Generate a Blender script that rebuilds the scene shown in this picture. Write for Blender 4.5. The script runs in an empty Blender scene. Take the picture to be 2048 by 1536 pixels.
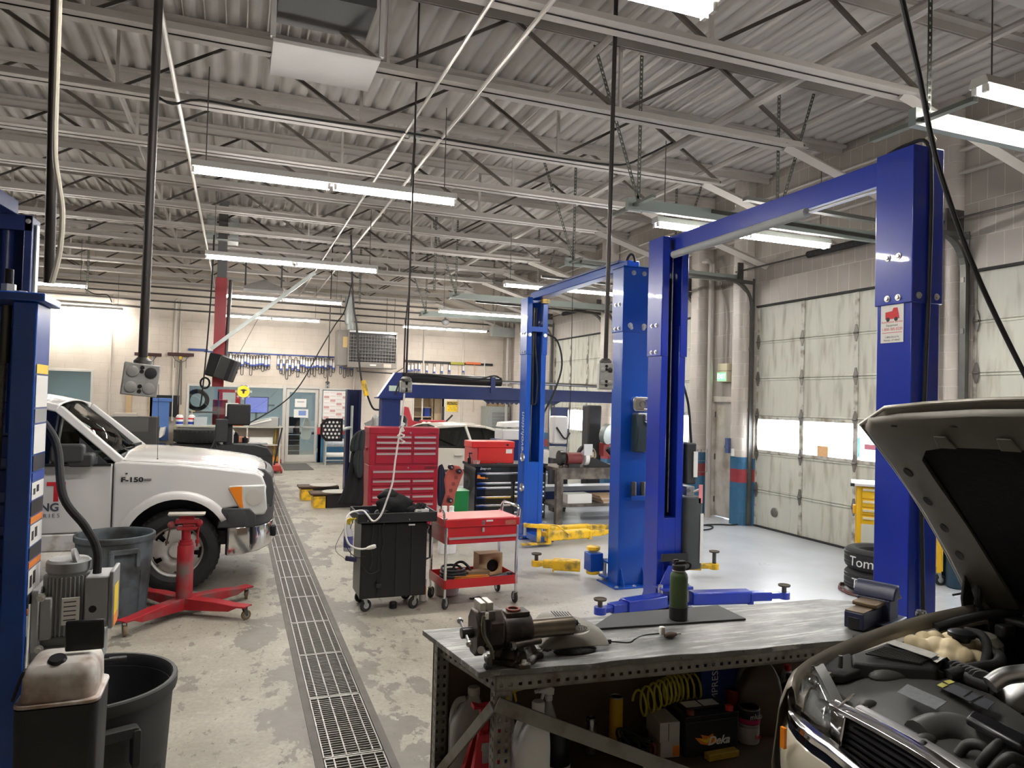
import bpy, bmesh, math, random
from mathutils import Vector, Matrix, Euler
V = Vector
PI = math.pi
rnd = random.Random(7)
S = bpy.context.scene
COL = S.collection
F = 1450.0; CAMZ = 1.95
YAW, PITCH, ROLL = math.radians(20.836), math.radians(1.319), math.radians(1.505)
_f = V((math.sin(YAW)*math.cos(PITCH), math.cos(YAW)*math.cos(PITCH), math.sin(PITCH)))
_r = V((math.cos(YAW), -math.sin(YAW), 0)); _u = _r.cross(_f)
CR = _r*math.cos(ROLL)+_u*math.sin(ROLL); CU = -_r*math.sin(ROLL)+_u*math.cos(ROLL); CF = _f
CAM = V((0, 0, CAMZ))
def _ray(x, y): return (CR*(x-1024)-CU*(y-768)+CF*F)/F
def pz(x, y, z=0.0):
 d = _ray(x, y); return CAM+d*((z-CAMZ)/d.z)
def py(x, y, Y):
 d = _ray(x, y); return CAM+d*(Y/d.y)
def pX(x, y, X):
 d = _ray(x, y); return CAM+d*(X/d.x)
cam = bpy.data.cameras.new('camera'); co = bpy.data.objects.new('camera', cam); COL.objects.link(co)
co.matrix_world = Matrix(((CR.x, CU.x, -CF.x, 0), (CR.y, CU.y, -CF.y, 0), (CR.z, CU.z, -CF.z, CAMZ), (0, 0, 0, 1)))
cam.sensor_width = 36; cam.lens = F/2048*36; cam.clip_start = 0.02; cam.clip_end = 300
S.camera = co
MATS = {}
def mat(name, col, rough=0.5, metal=0.0, var=0.0, vscale=6.0, dirt=None, dscale=5.0, damt=0.45, bump=0.0, bscale=60.0,
  trans=0.0, ior=1.45, emit=None, estr=0.0, coat=0.0, spec=0.5, alpha=1.0, stretch=None, rvar=0.0):
 if name in MATS: return MATS[name]
 m = bpy.data.materials.new(name); m.use_nodes = True
 nt = m.node_tree; b = nt.nodes['Principled BSDF']; L = nt.links.new
 c = (col[0], col[1], col[2], 1)
 b.inputs['Base Color'].default_value = c
 b.inputs['Roughness'].default_value = rough; b.inputs['Metallic'].default_value = metal
 b.inputs['Specular IOR Level'].default_value = spec; b.inputs['IOR'].default_value = ior
 b.inputs['Transmission Weight'].default_value = trans; b.inputs['Coat Weight'].default_value = coat
 b.inputs['Alpha'].default_value = alpha
 if emit:
  b.inputs['Emission Color'].default_value = (*emit, 1); b.inputs['Emission Strength'].default_value = estr
 def vec():
  tc = nt.nodes.new('ShaderNodeTexCoord'); o = tc.outputs['Object']
  if stretch:
   mp = nt.nodes.new('ShaderNodeMapping'); mp.inputs['Scale'].default_value = stretch; L(o, mp.inputs[0]); o = mp.outputs[0]
  return o
 def noise(sc, det=5):
  n = nt.nodes.new('ShaderNodeTexNoise'); n.inputs['Scale'].default_value = sc; n.inputs['Detail'].default_value = det
  L(vec(), n.inputs['Vector']); return n
 last = None
 if var or dirt or rvar:
  mx = nt.nodes.new('ShaderNodeMix'); mx.data_type = 'RGBA'
  n = noise(vscale); k = 1-var; k2 = 1+var*0.6
  mx.inputs[6].default_value = (c[0]*k, c[1]*k, c[2]*k, 1); mx.inputs[7].default_value = (min(1, c[0]*k2), min(1, c[1]*k2), min(1, c[2]*k2), 1)
  L(n.outputs['Fac'], mx.inputs[0]); last = mx.outputs[2]
  if rvar:
   mr = nt.nodes.new('ShaderNodeMapRange'); mr.inputs[1].default_value = .3; mr.inputs[2].default_value = .7
   mr.inputs[3].default_value = max(0, rough-rvar); mr.inputs[4].default_value = min(1, rough+rvar)
   L(n.outputs['Fac'], mr.inputs[0]); L(mr.outputs[0], b.inputs['Roughness'])
 if dirt:
  n2 = noise(dscale, 8)
  r = nt.nodes.new('ShaderNodeValToRGB'); r.color_ramp.elements[0].position = damt; r.color_ramp.elements[1].position = min(1, damt+0.2)
  r.color_ramp.elements[0].color = (1, 1, 1, 1); r.color_ramp.elements[1].color = (0, 0, 0, 1)
  L(n2.outputs['Fac'], r.inputs[0])
  m2 = nt.nodes.new('ShaderNodeMix'); m2.data_type = 'RGBA'; m2.inputs[7].default_value = (*dirt, 1)
  L(r.outputs[0], m2.inputs[0]); L(last, m2.inputs[6]); last = m2.outputs[2]
 if last: L(last, b.inputs['Base Color'])
 if bump:
  n3 = noise(bscale, 4); bp = nt.nodes.new('ShaderNodeBump'); bp.inputs['Strength'].default_value = bump; bp.inputs['Distance'].default_value = 0.01
  L(n3.outputs['Fac'], bp.inputs['Height']); L(bp.outputs[0], b.inputs['Normal'])
 MATS[name] = m
 return m
class MB:
 def __init__(s): s.v = []; s.f = []
 def add(s, vs, fs, M=None):
  o = len(s.v)
  s.v += [tuple(M @ V(p)) if M else tuple(p) for p in vs]
  s.f += [tuple(i+o for i in f) for f in fs]
  return s
 def box(s, lo, hi, M=None):
  x0, y0, z0 = lo; x1, y1, z1 = hi
  return s.add([(x0, y0, z0), (x1, y0, z0), (x1, y1, z0), (x0, y1, z0), (x0, y0, z1), (x1, y0, z1), (x1, y1, z1), (x0, y1, z1)],
                     [(0, 3, 2, 1), (4, 5, 6, 7), (0, 1, 5, 4), (1, 2, 6, 5), (2, 3, 7, 6), (3, 0, 4, 7)], M)
 def cb(s, c, sz, M=None):
  return s.box([c[i]-sz[i]/2 for i in range(3)], [c[i]+sz[i]/2 for i in range(3)], M)
 def prism(s, poly, d0, d1, ax='y', M=None):
  """poly of 2-D points extruded along axis ax from d0 to d1; (u,v) = the other two axes in order"""
  def p(u, v, d): return {'x': (d, u, v), 'y': (u, d, v), 'z': (u, v, d)}[ax]
  n = len(poly)
  a = sum(poly[i][0]*poly[(i+1) % n][1]-poly[(i+1) % n][0]*poly[i][1] for i in range(n))
  if (a < 0) != (ax == 'y'): poly = poly[::-1]
  vs = [p(u, v, d0) for u, v in poly]+[p(u, v, d1) for u, v in poly]
  fs = [tuple(range(n))[::-1], tuple(range(n, 2*n))]+[(i, (i+1) % n, n+(i+1) % n, n+i) for i in range(n)]
  if d1 < d0: fs = [f[::-1] for f in fs]
  return s.add(vs, fs, M)
 def bar(s, a, b, w, h, up=(0, 0, 1)):
  a = V(a); b = V(b); d = (b-a).normalized(); up = V(up)
  if abs(d.dot(up)) > .98: up = V((0, 1, 0)) if abs(d.y) < .9 else V((1, 0, 0))
  sd = d.cross(up).normalized(); u = sd.cross(d)
  vs = []
  for p in (a, b):
   for i, j in ((-1, -1), (1, -1), (1, 1), (-1, 1)): vs.append(p+sd*(i*w/2)+u*(j*h/2))
  return s.add(vs, [(0, 1, 2, 3), (7, 6, 5, 4), (0, 4, 5, 1), (1, 5, 6, 2), (2, 6, 7, 3), (3, 7, 4, 0)])
 def tube(s, pts, r, n=8, cap=True, closed=False):
  pts = [V(p) for p in pts]; m = len(pts)
  if not hasattr(r, '__len__'): r = [r]*m
  prev = None; rings = []
  for i in range(m):
   if closed: d = pts[(i+1) % m]-pts[i-1]
   else: d = pts[min(i+1, m-1)]-pts[max(i-1, 0)]
   d.normalize()
   if prev is None:
    up = V((0, 0, 1)) if abs(d.z) < .9 else V((1, 0, 0))
    sd = d.cross(up).normalized()
   else:
    sd = (prev-d*prev.dot(d))
    sd = sd.normalized() if sd.length > 1e-6 else d.orthogonal().normalized()
   prev = sd; u = sd.cross(d)
   rings.append([pts[i]+(sd*math.cos(2*PI*k/n)+u*math.sin(2*PI*k/n))*r[i] for k in range(n)])
  vs = [p for rg in rings for p in rg]; fs = []
  for i in range(m if closed else m-1):
   j = (i+1) % m
   for k in range(n):
    k2 = (k+1) % n
    fs.append((i*n+k, j*n+k, j*n+k2, i*n+k2))
  if cap and not closed: fs += [tuple(range(n)), tuple(range((m-1)*n, m*n))[::-1]]
  return s.add(vs, fs)
 def cyl(s, a, b, r0, r1=None, n=20): return s.tube([a, b], [r0, r0 if r1 is None else r1], n)
 def lathe(s, prof, n=28, M=None, cap=True):
  """profile of (radius, z)"""
  vs = []; fs = []; m = len(prof)
  for r, z in prof:
   for k in range(n): vs.append((r*math.cos(2*PI*k/n), r*math.sin(2*PI*k/n), z))
  for i in range(m-1):
   for k in range(n):
    k2 = (k+1) % n; fs.append((i*n+k, i*n+k2, (i+1)*n+k2, (i+1)*n+k))
  if cap: fs += [tuple(range(n))[::-1], tuple(range((m-1)*n, m*n))]
  return s.add(vs, fs, M)
 def loft(s, secs, cap=True, closed=True, M=None):
  n = len(secs[0]); vs = [p for q in secs for p in q]; fs = []
  for i in range(len(secs)-1):
   for k in range(n if closed else n-1):
    k2 = (k+1) % n; fs.append((i*n+k, i*n+k2, (i+1)*n+k2, (i+1)*n+k))
  if cap: fs += [tuple(range(n))[::-1], tuple(range((len(secs)-1)*n, len(secs)*n))]
  return s.add(vs, fs, M)
 def slab(s, pts, off):
  """polygon of 3-D points given a thickness vector"""
  off = V(off); n = len(pts); p = [V(q) for q in pts]
  return s.add(p+[q+off for q in p], [tuple(range(n))[::-1], tuple(range(n, 2*n))]+[(i, (i+1) % n, n+(i+1) % n, n+i) for i in range(n)])
 def sphere(s, c, r, nu=14, nv=9, sc=(1, 1, 1)):
  vs = []; fs = []
  for j in range(nv+1):
   t = PI*j/nv
   for k in range(nu):
    a = 2*PI*k/nu; vs.append((c[0]+r*sc[0]*math.sin(t)*math.cos(a), c[1]+r*sc[1]*math.sin(t)*math.sin(a), c[2]-r*sc[2]*math.cos(t)))
  for j in range(nv):
   for k in range(nu):
    k2 = (k+1) % nu; fs.append((j*nu+k, j*nu+k2, (j+1)*nu+k2, (j+1)*nu+k))
  return s.add(vs, fs)
WM = {}
def I4(): return Matrix.Identity(4)
def fixnorm(me):
 bm = bmesh.new(); bm.from_mesh(me)
 bmesh.ops.remove_doubles(bm, verts=bm.verts, dist=1e-5)
 bmesh.ops.recalc_face_normals(bm, faces=bm.faces); bm.to_mesh(me); bm.free()
def obj(name, mb, m, parent=None, bevel=0.0, sub=0, w=None, sharp=35, label=None, seg=2, solid=0.0, norm=True):
 me = bpy.data.meshes.new(name); me.from_pydata(mb.v, [], mb.f)
 if norm: fixnorm(me)
 me.validate()
 me.polygons.foreach_set('use_smooth', [True]*len(me.polygons)); me.set_sharp_from_angle(angle=math.radians(sharp))
 me.materials.append(m)
 o = bpy.data.objects.new(name, me); COL.objects.link(o)
 if solid:
  md = o.modifiers.new('solidify', 'SOLIDIFY'); md.thickness = solid; md.offset = 0
 if bevel:
  md = o.modifiers.new('bevel', 'BEVEL'); md.width = bevel; md.segments = seg; md.limit_method = 'ANGLE'; md.angle_limit = math.radians(40)
 if sub:
  md = o.modifiers.new('subdivision', 'SUBSURF'); md.levels = sub; md.render_levels = sub
 attach(o, parent, w)
 if label: o['label'] = label
 return o
WORLD = set()
def attach(o, parent, w=None):
 M = I4()
 if parent is not None:
  o.parent = parent; pm = WM[parent.name]
  world = w if w is not None else (parent.name in WORLD)
  if world: o.matrix_parent_inverse = pm.inverted(); WORLD.add(o.name)
  else: M = pm.copy()
 WM[o.name] = M
def thing(name, label, cat, loc=(0, 0, 0), rz=0.0, group=None, world=False, kind=None):
 o = bpy.data.objects.new(name, None); COL.objects.link(o); o.empty_display_size = .1
 o.location = loc; o.rotation_euler = (0, 0, rz)
 WM[o.name] = Matrix.Translation(V(loc)) @ Matrix.Rotation(rz, 4, 'Z')
 if world: WORLD.add(o.name)
 o['label'] = label; o['category'] = cat
 if group: o['group'] = group
 if kind: o['kind'] = kind
 return o
def tag(o, label, cat, group=None):
 o['label'] = label; o['category'] = cat
 if group: o['group'] = group
 return o
def struct(name, mb, m, parent=None, **k):
 o = obj(name, mb, m, parent, **k)
 o['kind'] = 'structure'
 return o
def sthing(name, label=None, loc=(0, 0, 0)):
 o = bpy.data.objects.new(name, None); COL.objects.link(o); o.location = loc; o['kind'] = 'structure'
 if label: o['label'] = label
 WM[o.name] = Matrix.Translation(V(loc)); return o
def dup(root, loc=None, rz=None, label=None, group=None):
 def cp(o, par):
  c = o.copy(); COL.objects.link(c)
  if par is not None: c.parent = par
  for ch in o.children: cp(ch, c)
  return c
 r = cp(root, None)
 if loc is not None: r.location = loc
 if rz is not None: r.rotation_euler = (0, 0, rz)
 if label: r['label'] = label
 if group: r['group'] = group
 return r
def frame(origin, xdir, zdir):
 """matrix whose local x is xdir, local z close to zdir"""
 x = V(xdir).normalized(); z = V(zdir); y = z.cross(x).normalized(); z = x.cross(y)
 M = Matrix((x, y, z)).transposed().to_4x4(); M.translation = V(origin); return M
def text(name, s, size, M, m, parent=None, ext=0.0008, al='CENTER', shear=0.0, w=None, sx=1.0, font_w=0.0, label=None):
 """letters in local x (reading direction) / local y (up) of M"""
 cu = bpy.data.curves.new(name, 'FONT'); cu.body = s; cu.size = size; cu.extrude = ext; cu.align_x = al; cu.align_y = 'CENTER'; cu.shear = shear; cu.resolution_u = 3; cu.offset = font_w
 t = bpy.data.objects.new('tmp', cu); COL.objects.link(t)
 me = bpy.data.meshes.new_from_object(t); bpy.data.objects.remove(t); bpy.data.curves.remove(cu)
 me.transform(M @ Matrix.Diagonal((sx, 1, 1, 1))); me.name = name
 me.materials.clear(); me.materials.append(m)
 o = bpy.data.objects.new(name, me); COL.objects.link(o); attach(o, parent, w)
 if label: o['label'] = label
 return o
def smooth(pts, n=6):
 """Catmull-Rom through the points"""
 P = [V(p) for p in pts]; P = [P[0]*2-P[1]]+P+[P[-1]*2-P[-2]]; out = []
 for i in range(1, len(P)-2):
  a, b, c, d = P[i-1], P[i], P[i+1], P[i+2]
  for k in range(n):
   t = k/n; out.append(.5*((2*b)+(c-a)*t+(2*a-5*b+4*c-d)*t*t+(3*b-a-3*c+d)*t**3))
 out.append(P[-2]); return out
def rrect(w, h, r, n=4, cx=0, cy=0):
 out = []
 for (sx, sy, a0) in ((1, 1, 0), (-1, 1, 90), (-1, -1, 180), (1, -1, 270)):
  for k in range(n+1):
   a = math.radians(a0+90*k/n); out.append((cx+sx*(w/2-r)+r*math.cos(a), cy+sy*(h/2-r)+r*math.sin(a)))
 return out
def circ(r, n=16, cx=0, cy=0, a0=0): return [(cx+r*math.cos(a0+2*PI*k/n), cy+r*math.sin(a0+2*PI*k/n)) for k in range(n)]
RX = lambda a: Matrix.Rotation(a, 4, 'X')
RY = lambda a: Matrix.Rotation(a, 4, 'Y')
RZ = lambda a: Matrix.Rotation(a, 4, 'Z')
T = lambda *p: Matrix.Translation(V(p))
BLUE = mat('blue_enamel', (0.006, 0.028, 0.34), .28, var=.12, vscale=2, coat=.4)
BLUE2 = mat('blue_enamel_bright', (0.004, 0.068, 0.38), .28, var=.1, vscale=2, coat=.4)
NAVY = mat('navy_enamel', (0.015, 0.03, 0.13), .35, var=.2, vscale=3)
YEL = mat('yellow_enamel', (0.85, 0.52, 0.02), .4, var=.15, vscale=8, dirt=(.25, .18, .05), dscale=9, damt=.33)
RED = mat('red_enamel', (0.45, 0.012, 0.02), .3, var=.15, vscale=4, coat=.3)
CHERRY = mat('cherry_red_enamel', (0.33, 0.012, 0.03), .35, var=.12, vscale=4, coat=.2)
BLACK = mat('black_enamel', (0.012, 0.012, 0.014), .3, var=.3, vscale=5)
BLKP = mat('black_plastic', (0.018, 0.018, 0.02), .55, var=.3, vscale=9)
RUB = mat('rubber', (0.02, 0.02, 0.021), .75, var=.35, vscale=18, bump=.2, bscale=80)
STEEL = mat('steel', (0.5, 0.5, 0.5), .35, 1, var=.25, vscale=10, rvar=.12)
DSTEEL = mat('dark_steel', (0.12, 0.115, 0.11), .45, .8, var=.35, vscale=12, rvar=.12)
CHROME = mat('chrome', (0.75, 0.75, 0.77), .1, 1)
GALV = mat('galvanised', (0.42, 0.45, 0.43), .45, .6, var=.2, vscale=9)
WHITE = mat('white_plastic', (0.75, 0.74, 0.71), .45, var=.06)
WHITEP = mat('white_paint', (0.8, 0.79, 0.77), .35)
GREYP = mat('grey_plastic', (0.23, 0.235, 0.24), .5, var=.15)
RUST = mat('rusty_steel', (0.10, 0.065, 0.045), .7, .3, var=.5, vscale=20, bump=.3, bscale=90)
CARD = mat('cardboard', (0.42, 0.28, 0.15), .8, var=.12, vscale=8)
PAPER = mat('paper', (0.8, 0.79, 0.75), .8)
OFFW = mat('off_white_paint', (0.56, 0.52, 0.455), .6, var=.12, vscale=3)
LOGOR = mat('red_print', (0.6, 0.02, 0.03), .5)
LOGOK = mat('black_print', (0.02, 0.02, 0.025), .5)
LOGOB = mat('blue_print', (0.02, 0.06, 0.35), .5)
LOGOY = mat('yellow_print', (0.9, 0.62, 0.03), .5)
LOGOO = mat('orange_print', (0.85, 0.25, 0.03), .5)
TAPEW = mat('pale_print', (0.7, 0.7, 0.7), .5)
# ================================================================ the room
XR, YF, XL, YB = 7.98, 21.85, -13.0, -4.0
ZC, ZT, ZD = 4.85, 5.66, 5.70       # joist bottom, joist top, deck
def node_mat(name):
 m = bpy.data.materials.new(name); m.use_nodes = True; nt = m.node_tree
 return m, nt, nt.nodes['Principled BSDF'], nt.links.new
def floor_mat():
 m, nt, b, L = node_mat('worn_painted_concrete')
 N = nt.nodes.new
 tc = N('ShaderNodeTexCoord')
 def noise(sc, det=6, rough=.55, dist=0.0, st=None):
  n = N('ShaderNodeTexNoise'); n.inputs['Scale'].default_value = sc; n.inputs['Detail'].default_value = det
  n.inputs['Roughness'].default_value = rough; n.inputs['Distortion'].default_value = dist
  src = tc.outputs['Object']
  if st:
   mp = N('ShaderNodeMapping'); mp.inputs['Scale'].default_value = st; L(src, mp.inputs[0]); src = mp.outputs[0]
  L(src, n.inputs['Vector']); return n.outputs['Fac']
 def ramp(src, a, bb, c0=(0, 0, 0, 1), c1=(1, 1, 1, 1)):
  r = N('ShaderNodeValToRGB'); r.color_ramp.elements[0].position = a; r.color_ramp.elements[1].position = bb
  r.color_ramp.elements[0].color = c0; r.color_ramp.elements[1].color = c1; L(src, r.inputs[0]); return r.outputs[0]
 def mixc(f, a, c):
  x = N('ShaderNodeMix'); x.data_type = 'RGBA'
  for s_, i in ((f, 0), (a, 6), (c, 7)):
   if hasattr(s_, 'links'): L(s_, x.inputs[i])
   else: x.inputs[i].default_value = s_
  return x.outputs[2]
 def math_(op, a, c=None):
  x = N('ShaderNodeMath'); x.operation = op
  for i, s_ in enumerate((a, c)):
   if s_ is None: continue
   if hasattr(s_, 'links'): L(s_, x.inputs[i])
   else: x.inputs[i].default_value = s_
  return x.outputs[0]
 sep = N('ShaderNodeSeparateXYZ'); L(tc.outputs['Object'], sep.inputs[0])
 wob = noise(1.3, 3)
 xs = math_('ADD', sep.outputs[0], math_('MULTIPLY', wob, 1.2))
 bay = N('ShaderNodeMapRange'); bay.inputs[1].default_value = 3.2; bay.inputs[2].default_value = 5.0; L(xs, bay.inputs[0]); bay = bay.outputs[0]
 old = mixc(ramp(noise(2.0, 5), .3, .7), (.30, .275, .22, 1), (.42, .39, .325, 1))
 old = mixc(ramp(noise(38, 6, .7), .38, .62), mixc(.35, old, (.16, .145, .12, 1)), old)
 old = mixc(math_('MULTIPLY', ramp(noise(9, 8, .7), .55, .7), .5), old, (.52, .49, .42, 1))
 new = mixc(ramp(noise(1.5, 4), .3, .7), (.40, .42, .45, 1), (.50, .525, .56, 1))
 fl = noise(1.6, 10, .66, .3, (1.3, .8, 1))
 near = N('ShaderNodeMapRange'); near.inputs[1].default_value = 0.0; near.inputs[2].default_value = 0.5
 near.inputs[3].default_value = .15; near.inputs[4].default_value = 0.0
 L(math_('SUBTRACT', math_('ABSOLUTE', math_('SUBTRACT', sep.outputs[0], .675)), .16), near.inputs[0])
 fl2 = math_('ADD', fl, near.outputs[0])
 bare = mixc(noise(9, 4), (.14, .125, .105, 1), (.24, .22, .19, 1))
 old = mixc(ramp(fl2, .60, .612), old, bare)
 old = mixc(ramp(noise(9, 7, .65, 0, (1, .55, 1)), .615, .63), old, bare)
 old = mixc(ramp(noise(24, 6, .6, 0, (1, .5, 1)), .65, .67), old, (.13, .118, .10, 1))
 old = mixc(math_('MULTIPLY', ramp(noise(.9, 5, .6), .52, .74), .5), old, (.15, .135, .11, 1))
 base = mixc(bay, old, mixc(math_('MULTIPLY', ramp(noise(2.2, 6, .6), .55, .8), .3), new, (.3, .3, .3, 1)))
 L(base, b.inputs['Base Color'])
 rr = N('ShaderNodeMapRange'); rr.inputs[3].default_value = .55; rr.inputs[4].default_value = .30; L(bay, rr.inputs[0])
 L(math_('ADD', rr.outputs[0], math_('MULTIPLY', math_('SUBTRACT', noise(1.2, 3), .5), .15)), b.inputs['Roughness'])
 bp = N('ShaderNodeBump'); bp.inputs['Strength'].default_value = .25; bp.inputs['Distance'].default_value = .006
 L(math_('MULTIPLY', math_('ADD', noise(22, 6), ramp(fl2, .60, .612)), math_('SUBTRACT', 1, bay)), bp.inputs['Height']); L(bp.outputs[0], b.inputs['Normal'])
 return m
FLOORM = floor_mat()
def block_mat(name, col, mortar, bw, bh, axis, col2=None, bumpy=.35):
 """painted concrete block; axis = which horizontal world axis the wall runs along"""
 m, nt, b, L = node_mat(name); N = nt.nodes.new
 tc = N('ShaderNodeTexCoord'); sep = N('ShaderNodeSeparateXYZ'); L(tc.outputs['Object'], sep.inputs[0])
 cmb = N('ShaderNodeCombineXYZ'); L(sep.outputs[0 if axis == 'x' else 1], cmb.inputs[0]); L(sep.outputs[2], cmb.inputs[1])
 br = N('ShaderNodeTexBrick'); br.inputs['Scale'].default_value = 1; br.inputs['Brick Width'].default_value = bw; br.inputs['Row Height'].default_value = bh
 br.inputs['Mortar Size'].default_value = .006; br.inputs['Mortar Smooth'].default_value = .4
 br.inputs['Color1'].default_value = (*col, 1); br.inputs['Color2'].default_value = tuple(c*.96 for c in col)+(1,); br.inputs['Mortar'].default_value = (*mortar, 1)
 L(cmb.outputs[0], br.inputs['Vector'])
 n = N('ShaderNodeTexNoise'); n.inputs['Scale'].default_value = 1.1; n.inputs['Detail'].default_value = 6; L(tc.outputs['Object'], n.inputs['Vector'])
 x = N('ShaderNodeMix'); x.data_type = 'RGBA'; x.blend_type = 'MULTIPLY'
 r = N('ShaderNodeValToRGB'); r.color_ramp.elements[0].position = .3; r.color_ramp.elements[1].position = .6
 r.color_ramp.elements[0].color = (.82, .8, .77, 1); L(n.outputs['Fac'], r.inputs[0])
 x.inputs[0].default_value = 1; L(br.outputs['Color'], x.inputs[6]); L(r.outputs[0], x.inputs[7]); out = x.outputs[2]
 gr = N('ShaderNodeMapRange'); gr.inputs[1].default_value = 1.7; gr.inputs[2].default_value = .9; gr.inputs[3].default_value = 0; gr.inputs[4].default_value = .25; L(sep.outputs[2], gr.inputs[0])
 ng = N('ShaderNodeTexNoise'); ng.inputs['Scale'].default_value = 1.6; ng.inputs['Detail'].default_value = 8; L(tc.outputs['Object'], ng.inputs['Vector'])
 ad = N('ShaderNodeMath'); ad.operation = 'ADD'; L(gr.outputs[0], ad.inputs[0]); L(ng.outputs['Fac'], ad.inputs[1])
 rg = N('ShaderNodeValToRGB'); rg.color_ramp.elements[0].position = .72; rg.color_ramp.elements[1].position = .95; rg.color_ramp.elements[1].color = (.6, .6, .6, 1); L(ad.outputs[0], rg.inputs[0])
 xg = N('ShaderNodeMix'); xg.data_type = 'RGBA'; L(rg.outputs[0], xg.inputs[0]); L(out, xg.inputs[6]); xg.inputs[7].default_value = (.2, .16, .12, 1); out = xg.outputs[2]
 if col2:
  def band(z0, z1, c, src):
   a = N('ShaderNodeMath'); a.operation = 'GREATER_THAN'; L(sep.outputs[2], a.inputs[0]); a.inputs[1].default_value = z0
   d = N('ShaderNodeMath'); d.operation = 'LESS_THAN'; L(sep.outputs[2], d.inputs[0]); d.inputs[1].default_value = z1
   e = N('ShaderNodeMath'); e.operation = 'MULTIPLY'; L(a.outputs[0], e.inputs[0]); L(d.outputs[0], e.inputs[1])
   y = N('ShaderNodeMix'); y.data_type = 'RGBA'; L(e.outputs[0], y.inputs[0]); L(src, y.inputs[6]); y.inputs[7].default_value = (*c, 1); return y.outputs[2]
  out = band(-1, col2[0], (.025, .105, .2), out)
  out = band(col2[1], col2[2], (.26, .03, .04), out)
 L(out, b.inputs['Base Color']); b.inputs['Roughness'].default_value = .45 if col2 else .6
 bp = N('ShaderNodeBump'); bp.inputs['Strength'].default_value = bumpy; bp.inputs['Distance'].default_value = .01; bp.invert = True
 L(br.outputs['Fac'], bp.inputs['Height']); L(bp.outputs[0], b.inputs['Normal'])
 return m
WALLF = block_mat('cream_painted_block', (.60, .535, .455), (.53, .47, .40), .40, .205, 'x')
WALLR = block_mat('taupe_painted_block', (.36, .325, .285), (.50, .46, .41), .20, .40, 'y', (1.1, .72, .92))
PIL = block_mat('taupe_painted_pilaster_block', (.47, .43, .385), (.56, .52, .47), .4, .205, 'y', (1.12, .70, .92))
DX0, DX1 = .50, .83
fl = MB()
fl.box((XL, YB, -.25), (DX0, YF+5, 0)); fl.box((DX1, YB, -.25), (XR+.3, YF+5, 0)); fl.box((DX0, YB, -.25), (DX1, 1.6, 0)); fl.box((DX0, 18.6, -.25), (DX1, YF+5, 0))
struct('trim_10', MB().box((DX0, 1.6, -.25), (DX1, 18.6, -.2)), mat('trench_shade', (.012, .011, .01), .9))  # near-black slab added so the gaps under the grates look shaded
struct('floor', fl, FLOORM)
DECKM = mat('grey_painted_roof_deck', (.44, .415, .385), .55, var=.1, vscale=2)
dk = MB(); prof = []; x = XL
while x < XR+.4:
 prof += [(x, ZD), (x+.10, ZD), (x+.115, ZD+.05), (x+.185, ZD+.05)]; x += .20
n = len(prof)
dk.add([(a, YB, z) for a, z in prof]+[(a, YF+.3, z) for a, z in prof], [(i, i+1, n+i+1, n+i) for i in range(n-1)])
struct('ceiling', dk, DECKM, solid=.012, sharp=20)
lid = MB(); lid.box((XL-.3, YB-.3, ZD+.1), (XR+.6, YF+.4, ZD+.2)); struct('trim_1', lid, DECKM)
def wall_with_holes(axis, c, th, a0, a1, z1, holes):
 """axis 'x': wall runs along x at y=c..c+th; holes = (a, b, zlo, zhi) sorted"""
 mb = MB()
 def bx(p, q, r, s_):
  if q-p < 1e-4 or s_-r < 1e-4: return
  if axis == 'x': mb.box((p, c, r), (q, c+th, s_))
  else: mb.box((c, p, r), (c+th, q, s_))
 cur = a0
 for (p, q, r, s_) in holes:
  bx(cur, p, 0, z1); bx(p, q, 0, r); bx(p, q, s_, z1); cur = q
 bx(cur, a1, 0, z1)
 return mb
PWIN = (py(379, 762, YF).x, py(567, 775, YF).x, .98, 2.13)      # parts-counter window
ODOOR = (py(567, 775, YF).x+.08, py(640, 780, YF).x-.02, 0, 2.14)
OWIN = (py(640, 780, YF).x+.05, py(700, 780, YF).x, 1.02, 2.13)
LWIN = (-4.75, py(182, 756, YF).x, 1.15, 2.42)
KHOLE = (py(832, 800, YF).x-.06, py(888, 800, YF).x, .95, 2.02)
struct('wall_far', wall_with_holes('x', YF, .25, XL-.3, XR+.3, ZD+.1, [LWIN, PWIN, ODOOR, OWIN, KHOLE]), WALLF)
DZ = 3.62
BAYS = [(2.6, 5.98), (6.66, 9.74), (11.35, 14.35), (14.95, 17.86)]
EXIT = (10.14, 10.86, 0, 2.06)
struct('wall_right', wall_with_holes('y', XR, .3, YB-.3, YF+.3, ZD+.1, [(BAYS[0][0], BAYS[0][1], 0, DZ), (BAYS[1][0], BAYS[1][1], 0, DZ), EXIT, (BAYS[2][0], BAYS[2][1], 0, DZ), (BAYS[3][0], BAYS[3][1], 0, DZ)]), WALLR)
struct('wall_left', MB().box((XL-.3, YB-.3, 0), (XL, YF+.3, ZD+.1)), WALLF)
struct('wall_back', MB().box((XL, YB-.3, 0), (XR, YB, ZD+.1)), WALLF)
def pilaster(nm, y0, y1, d=.26):
 r = .11
 poly = [(XR, y0), (XR-d+r, y0)]+[(XR-d+r-r*math.sin(a), y0+r-r*math.cos(a)) for a in [PI/2*k/6 for k in range(1, 7)]]
 poly += [(XR-d+r-r*math.cos(a), y1-r+r*math.sin(a)) for a in [PI/2*k/6 for k in range(0, 7)]]+[(XR, y1)]
 struct(nm, MB().prism(poly, 0, ZD, 'z'), PIL)
pilaster('trim_2', 9.79, 10.12, .22); pilaster('trim_3', 10.9, 11.27, .26); pilaster('trim_4', 6.08, 6.5, .12); pilaster('trim_5', 14.4, 14.9, .2); pilaster('trim_6', 19.9, 20.4, .2)
JP = mat('taupe_painted_joist_steel', (.43, .40, .365), .5, var=.14, vscale=4)
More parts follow.
